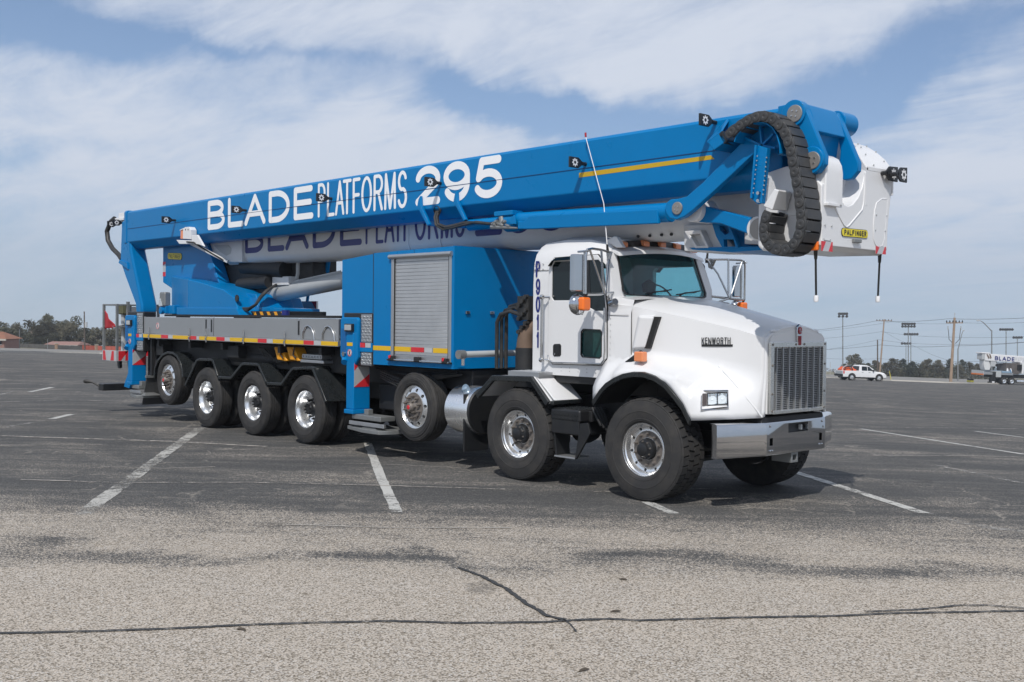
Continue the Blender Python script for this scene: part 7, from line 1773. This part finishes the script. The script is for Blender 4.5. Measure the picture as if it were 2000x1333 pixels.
# red warning flag tied to the basket
fl = MB(); fp_ = [PY(204.5, 606, YB - .04), PY(223.5, 638, YB - .04), PY(204.5, 643, YB - .04)]
vs, fs = [], []; n = 7
for i in range(n + 1):
    u = i / n
    for j in range(n + 1):
        v = j / n; top = fp_[0].lerp(fp_[1], u); bot = fp_[2].lerp(fp_[1] + Vector((0, 0, -.04)), u); p = top.lerp(bot, v)
        p.y += .05 * math.sin(u * 9 + v * 2) * u; p.z += .012 * math.sin(v * 12 + u * 4); vs.append(tuple(p))
for i in range(n):
    for j in range(n): fs.append((i * (n + 1) + j, (i + 1) * (n + 1) + j, (i + 1) * (n + 1) + j + 1, i * (n + 1) + j + 1))
fl.add(vs, fs); fo = fl.build('warning_flag', FLAGR, None, 0, 60); fo.modifiers.new('thickness', 'SOLIDIFY').thickness = .003
tag(fo, 'red triangular warning flag hanging on the basket corner post at the rear', 'flag')
# ================================================================== FAR VEHICLES
def local(mb, base, yaw, pitch=0.0):
    return mb.xf(Matrix.Translation(base) @ Matrix.Rotation(yaw, 4, 'Z') @ Matrix.Rotation(pitch, 4, 'Y'))
def simple_wheel(base, yaw, pitch, x, y, r, w, parent, far, rimr=.62):
    t = local(MB().lathe([(r * .55, y), (r * .9, y - .02 * far), (r, y + .03 * far), (r, y + (w - .03) * far), (r * .9, y + w * far), (r * .5, y + w * far)], (x, 0, r), 'Y', 26), base, yaw, pitch).build('wheel', RUBBER, parent, 0, 30)
    local(MB().lathe([(r * rimr, y - .015 * far), (r * rimr * .9, y + .04 * far), (r * .3, y + .06 * far), (r * .25, y - .01 * far), (0, y - .02 * far)], (x, 0, r), 'Y', 20), base, yaw, pitch).build('rim', POLISH, t, 0, 30)
# pickup
bR = PG(1657, 743.5); bF = PG(1713, 745)
yaw0 = math.atan2(RX.y, RX.x)
cpos = PG(1680, 744); Dp = (cpos - CAM).dot(FW)
pyaw = yaw0 + math.radians(13)
slope = (gz(cpos.x + 10 * math.cos(pyaw), cpos.y + 10 * math.sin(pyaw)) - gz(cpos.x, cpos.y)) / 10
pp = -math.atan(slope); sc = 95.5 * Dp / FPX / 6.05
PT = empty('pickup_truck', cpos); tag(PT, 'white crew cab pickup truck with an orange reel in its bed, parked far right', 'pickup truck')
def pk(mb, name, m, par=PT, bevel=.0, smooth=35):
    mb.v = [(x * sc, y * sc, z * sc) for x, y, z in mb.v]
    return local(mb, cpos, pyaw, pp).build(name, m, par, bevel, smooth)
def sect(tab, hwid, z0):
    # tab: (x, top z, half width at top)
    return [[(x, -hwid, z0 if not isinstance(z0, dict) else z0[x]), (x, -hwid, min(zt, .95)), (x, -ht, zt), (x, ht, zt), (x, hwid, min(zt, .95)), (x, hwid, z0)] for x, zt, ht in tab]
body = MB().loft(sect([(-2.95, 1.12, .97), (-2.9, 1.22, .97), (-.62, 1.24, .97), (.9, 1.22, .97), (1.25, 1.23, .90), (2.3, 1.15, .86), (2.75, 1.05, .80), (2.95, .85, .75)], 1.0, .48))
arch = lambda x: MB().tube([(x, -1.3, .42), (x, 1.3, .42)], .50, 22)
for mb_ in ():
    pass
cutters = [arch(-1.75), arch(1.98), MB().box(-2.86, -.75, -.86, .86, .75, 1.6)]
for q in [body] + cutters:
    q.v = [(x * sc, y * sc, z * sc) for x, y, z in q.v]; local(q, cpos, pyaw, pp)
bodyo = cut(body, cutters, 'body', WHITE, PT, 35)
cabm = MB().loft([[(x0, -y0, z) , (x1, -y0, z), (x1, y0, z), (x0, y0, z)] for x0, x1, y0, z in ((-.72, 1.55, .94, 1.2), (-.70, 1.28, .90, 1.45), (-.60, .62, .80, 1.86), (-.50, .42, .72, 1.93))])
pk(cabm, 'cab', WHITE, PT, .03)
for s in (-1, 1):
    def sy(z): return s * ((.94 - (z - 1.2) * .16 if z < 1.45 else .90 - (z - 1.45) * .244) + .012)
    w_ = [(-.40, 1.28), (.35, 1.28), (.33, 1.80), (-.36, 1.80)]; pk(MB().hexa([(x, sy(z), z) for x, z in w_], [(x, sy(z) - s * .02, z) for x, z in w_]), 'side_window', DARKG)
    w_ = [(.42, 1.28), (1.22, 1.28), (.66, 1.76), (.40, 1.80)]; pk(MB().hexa([(x, sy(z), z) for x, z in w_], [(x, sy(z) - s * .02, z) for x, z in w_]), 'side_window', DARKG)
    for x in (-.3, .62): pk(MB().box(x - .11, x + .11, s * 1.0 - .01, s * 1.0 + .01, 1.06, 1.10), 'door_handle', CHASSIS)
    pk(MB().box(-2.93, -2.76, s * .96 - .05, s * .96 + .05, .85, 1.18), 'tail_lamp', RED)
    pk(MB().box(2.62, 2.92, s * .78 - .09, s * .78 + .09, .86, .98), 'headlamp', DARKG)
    pk(MB().box(1.05, 1.2, s * 1.05 - .12, s * 1.05 + .12, 1.22, 1.42), 'wing_mirror', CHASSIS, PT, .02)
    for x in (-1.75, 1.98):
        y = s * 1.0 * sc
        o = local(MB().lathe([(.24 * sc, y), (.40 * sc, y + .01 * s), (.425 * sc, y - .03 * s), (.425 * sc, y - .26 * s), (.2, y - .27 * s)], (x * sc, 0, .425 * sc), 'Y', 26), cpos, pyaw, pp).build('wheel', RUBBER, PT, 0, 30)
        local(MB().lathe([(.27 * sc, y + .01 * s), (.24 * sc, y - .03 * s), (.08 * sc, y - .02 * s), (0, y)], (x * sc, 0, .425 * sc), 'Y', 20), cpos, pyaw, pp).build('rim', POLISH, o, 0, 30)
        sp5 = MB()
        for k in range(5): a = k * 2 * math.pi / 5; sp5.bar((x, s * 1.0, .425), (x + .25 * math.cos(a), s * 1.0, .425 + .25 * math.sin(a)), .07, .03)
        pk(sp5, 'wheel_spokes', SILV, o)
        pk(MB().lathe([(.47, s * .99), (.53, s * 1.02), (.47, s * 1.03)], (x, 0, .43), 'Y', 24), 'arch_flare', CHASSIS)
pk(MB().box(-3.05, -2.9, -.95, .95, .52, .78), 'rear_bumper', CHASSIS, PT, .03); pk(MB().box(2.85, 3.02, -.9, .9, .42, .72), 'front_bumper', CHASSIS, PT, .03)
pk(MB().box(-2.965, -2.94, -.85, .85, .82, 1.18), 'tailgate', GREY, PT, .02); pk(MB().box(-.1 - 2.86, -.08 - 2.86, -.2, .2, .95, 1.05), 'gate_handle', CHASSIS)
pk(MB().hexa([(1.24, -.80, 1.30), (1.24, .80, 1.30), (.62, .70, 1.83), (.62, -.70, 1.83)], [(1.27, -.80, 1.32), (1.27, .80, 1.32), (.65, .70, 1.85), (.65, -.70, 1.85)]), 'windscreen', DARKG)
pk(MB().hexa([(-.735, -.78, 1.30), (-.735, .78, 1.30), (-.63, .68, 1.80), (-.63, -.68, 1.80)], [(-.715, -.78, 1.30), (-.715, .78, 1.30), (-.60, .68, 1.80), (-.60, -.68, 1.80)]), 'rear_window', DARKG)
pk(MB().box(-2.6, 2.6, -.8, .8, .30, .5), 'underbody', CHASSIS); pk(MB().box(-.9, 1.2, -1.0, -.9, .42, .5), 'side_step', CHASSIS); pk(MB().box(-.9, 1.2, .9, 1.0, .42, .5), 'side_step', CHASSIS)
CR = empty('cable_reel', cpos); tag(CR, 'orange covered load with black and white reel lying in the pickup bed', 'reel')
orm = mat('orange_tarpaulin', (.62, .10, .03), .7, var=.15)
local(MB().loft([[(x * sc, -.62 * sc, 1.0 * sc), (x * sc, -.4 * sc, (z) * sc), (x * sc, .4 * sc, z * sc), (x * sc, .62 * sc, 1.0 * sc)] for x, z in ((-2.9, 1.38), (-2.5, 1.68), (-2.2, 1.60), (-1.9, 1.72), (-1.4, 1.66), (-1.1, 1.45), (-.85, 1.4))]), cpos, pyaw, pp).build('tarpaulin', orm, CR, .03)
local(MB().lathe([(.60 * sc, -.70 * sc), (.62 * sc, -.64 * sc), (.54 * sc, -.64 * sc), (.53 * sc, -.70 * sc)], (-2.05 * sc, 0, 1.18 * sc), 'Y', 26, True), cpos, pyaw, pp).build('reel_rim', CHASSIS, CR, 0)
local(MB().lathe([(.70 * sc, -.60 * sc), (.71 * sc, -.5 * sc), (.60 * sc, -.5 * sc)], (-2.15 * sc, 0, 1.16 * sc), 'Y', 26), cpos, pyaw, pp).build('reel_flange', WHITE, CR, 0)
local(MB().tube([(-2.0 * sc, 0, 1.7 * sc), (-1.95 * sc, 0, 2.15 * sc), (-1.8 * sc, 0, 1.7 * sc)], .05, 8), cpos, pyaw, pp).build('reel_frame', GREY, CR, 0)
# second crane truck
c2 = PG(1943, 750.5); D2 = (c2 - CAM).dot(FW); s2 = D2 / FPX
cyaw = yaw0 + math.radians(12)
sl2 = (gz(c2.x + 10 * math.cos(cyaw), c2.y + 10 * math.sin(cyaw)) - gz(c2.x, c2.y)) / 10; p2 = -math.atan(sl2)
CT = empty('crane_truck', c2); tag(CT, 'second white crane truck at the right edge, partly cut off by the picture', 'crane truck')
U = s2 / math.cos(math.radians(12))                 # metres along the truck per picture pixel
V = s2                                              # metres of height per picture pixel
def cr(mb, name, m, par=CT, bevel=0, smooth=35): return local(mb, c2, cyaw, p2).build(name, m, par, bevel, smooth)
X_ = lambda px: (px - 1950) * U
Zr = lambda py: (751.0 - py) * V
y0, y1 = -1.2, 1.2
cr(MB().box(X_(1932), X_(2075), y0 * .5, y1 * .5, Zr(738), Zr(731)), 'chassis', CHASSIS)
cr(MB().box(X_(1912), X_(1975), y0, y1, Zr(732.5), Zr(728)), 'deck', ALUSIDE, CT, .02); cr(MB().box(X_(1950), X_(1972), y0 - .02, y1 + .02, Zr(728.2), Zr(724.5)), 'locker', mat('pale_blue_panel', (.22, .32, .42), .5), CT, .02); cr(MB().box(X_(1938), X_(1949), y0 - .02, y1 + .02, Zr(737), Zr(725)), 'control_cabinet', GREY, CT, .02)
cr(MB().box(X_(1911.5), X_(1912.5), y0, y1, Zr(733.5), Zr(725)), 'rear_board', GREY, CT); cr(MB().box(X_(1911.0), X_(1911.5), y0, y1, Zr(733.8), Zr(731)), 'rear_stripe', mat('orange_stripe', (.65, .17, .03), .5), CT)
cr(MB().box(X_(1930), X_(1938), y0, y0 + .5, Zr(748), Zr(727)), 'rear_outrigger', BLACK, CT, .03); cr(MB().box(X_(1905), X_(1912), y1 - .5, y1 + .2, Zr(750), Zr(742.5)), 'support_pad', BLACK, CT, .03); cr(MB().box(X_(1905) - .02, X_(1912), y1 - .51, y1 + .21, Zr(749), Zr(746)), 'pad_stripe', mat('olive_yellow', (.35, .32, .05), .5), CT)
cr(MB().box(X_(1926), X_(1935), y0, y0 + .5, Zr(749), Zr(746)), 'pad', BLACK, CT, .02); cr(MB().box(X_(1930), X_(1935.5), y0 - .03, y0, Zr(747.5), Zr(745.5)), 'pad_plate', LETW, CT)
for px in (1956.5, 1973, 2060):
    for s in (-1, 1):
        simple_wheel(c2, cyaw, p2, X_(px), s * 1.2, 7.2 * V, .45, CT, -s, .56)
cr(MB().box(X_(1950), X_(1980), y0 - .01, y0 + .3, Zr(736.5), Zr(735.2)), 'mudguard', BLACK, CT)
tcol = cr(MB().loft([[(X_(a), -.5, Zr(z)), (X_(b), -.5, Zr(z)), (X_(b), .45, Zr(z)), (X_(a), .45, Zr(z))] for a, b, z in ((1922, 1932, 724), (1920, 1934, 718), (1919, 1932, 712), (1920, 1929, 703))]), 'turret', OFFW, CT, .05)
cr(MB().box(X_(1933), X_(1945), -.55, .55, Zr(717), Zr(706)), 'counter_box', GREY, CT, .05); cr(MB().tube([(X_(1945), -.6, Zr(714)), (X_(1945), -.4, Zr(714))], 2.2 * V, 16), 'winch', BLACK, CT)
cr(MB().box(X_(1914), X_(1921), -.55, .5, Zr(704), Zr(693)), 'boom_rear_block', GREY, CT, .05); cr(MB().box(X_(1912), X_(1930), -.62, .6, Zr(692.5), Zr(690)), 'boom_rear_cap', WHITE, CT, .05)
boom = cr(MB().hexa([(X_(1920), -.6, Zr(706)), (X_(1920), .6, Zr(706)), (X_(1920), .6, Zr(692)), (X_(1920), -.6, Zr(692))], [(X_(2085), -.6, Zr(708.5)), (X_(2085), .6, Zr(708.5)), (X_(2085), .6, Zr(697)), (X_(2085), -.6, Zr(697))]), 'boom', WHITE, CT, .05)
for a, b in ((1922, 1927), (1928, 1931)): cr(MB().hexa([(X_(a), -.66, Zr(693)), (X_(a + 2), -.66, Zr(693)), (X_(b + 2), -.66, Zr(700)), (X_(b), -.66, Zr(702))], [(X_(a), -.6, Zr(693)), (X_(a + 2), -.6, Zr(693)), (X_(b + 2), -.6, Zr(700)), (X_(b), -.6, Zr(702))]), 'boom_strap', BROWN, CT)
it = []
for ch, a, b in (('B', 1940.5, 1948), ('L', 1949.5, 1954.5), ('A', 1956.5, 1965), ('D', 1967, 1975), ('E', 1977, 1983)): it.append((ch, X_(a), X_(b), 0, 8.0 * V, 1.7 * V))
tl = math.atan2(Zr(697) - Zr(692), X_(2085) - X_(1920))
cr(glyphs(MB(), it, lambda u, v, o: (u, -.61 - o * 6, Zr(704.3) + v + (u - X_(1940)) * math.tan(tl) * .75)), 'lettering', NAVY, boom)
it = []
for k, ch in enumerate('PLATFORMS'): it.append((ch, X_(1984.5 + k * 3.0), X_(1987 + k * 3.0), 0, 8.0 * V, .55 * V))
cr(glyphs(MB(), it, lambda u, v, o: (u, -.61 - o * 6, Zr(704.3) + v + (u - X_(1940)) * math.tan(tl) * .75)), 'lettering', mat('pale_grey_vinyl', (.52, .54, .58), .5), boom)
cr(MB().tube([(X_(1945), -.3, Zr(710.5)), (X_(1962), -.3, Zr(709))], 1.2 * V, 12), 'cylinder', WHITE, CT)
cr(MB().box(X_(1962), X_(1992), -.9, .9, Zr(730), Zr(709)), 'machinery', mat('machinery_grey', (.10, .09, .085), .6, var=.5, vscale=1.5), CT, .05)
cr(MB().box(X_(1986), X_(1996), -1.0, -.85, Zr(722), Zr(711)), 'machinery_door', BLACK, CT, .03); cr(MB().box(X_(1996), X_(2000), -1.0, 1.0, Zr(729), Zr(707)), 'boom_rest', WHITE, CT, .05)
cr(MB().tube([(X_(1986), -.8, Zr(744)), (X_(2010), -.8, Zr(744))], 3.5 * V, 16), 'fuel_tank', POLISH, CT)
cr(MB().box(X_(1968.2), X_(1969.4), -1.22, -1.15, Zr(728), Zr(721)), 'blue_strap', BLUE, CT)
for px in (1965, 1972): cr(MB().loft([[(X_(px) - w, -.9 - w, Zr(z)), (X_(px) + w, -.9 - w, Zr(z)), (X_(px) + w, -.9 + w, Zr(z)), (X_(px) - w, -.9 + w, Zr(z))] for w, z in ((.12, 725), (.1, 722), (.05, 719))]), 'white_bottle', WHITE, CT)
cr(MB().loft([[(X_(2025), -1.1, Zr(740)), (X_(2075), -1.1, Zr(740)), (X_(2075), 1.1, Zr(740)), (X_(2025), 1.1, Zr(740))], [(X_(2025), -1.1, Zr(715)), (X_(2050), -1.1, Zr(715)), (X_(2050), 1.1, Zr(715)), (X_(2025), 1.1, Zr(715))]]), 'cab', WHITE, CT, .1)

# ------------------------------------------------------------------ thing > part > sub-part, never deeper
def depth(o): return 0 if o.parent is None else 1 + depth(o.parent)
for o in list(S.objects):
    while depth(o) > 2: o.parent = o.parent.parent

# ------------------------------------------------------------------ thin haze in the air
HZ = bpy.data.materials.new('haze_air'); HZ.use_nodes = True; t = HZ.node_tree
for n in list(t.nodes): t.nodes.remove(n)
pv_ = t.nodes.new('ShaderNodeVolumePrincipled'); pv_.inputs['Color'].default_value = (.86, .92, 1.0, 1); pv_.inputs['Density'].default_value = .00042; pv_.inputs['Anisotropy'].default_value = .2
om = t.nodes.new('ShaderNodeOutputMaterial'); t.links.new(pv_.outputs[0], om.inputs['Volume'])
tag(MB().box(-1600, 1600, -1600, 1600, -95, 85).build('haze', HZ, None, 0, 0), kind='stuff')
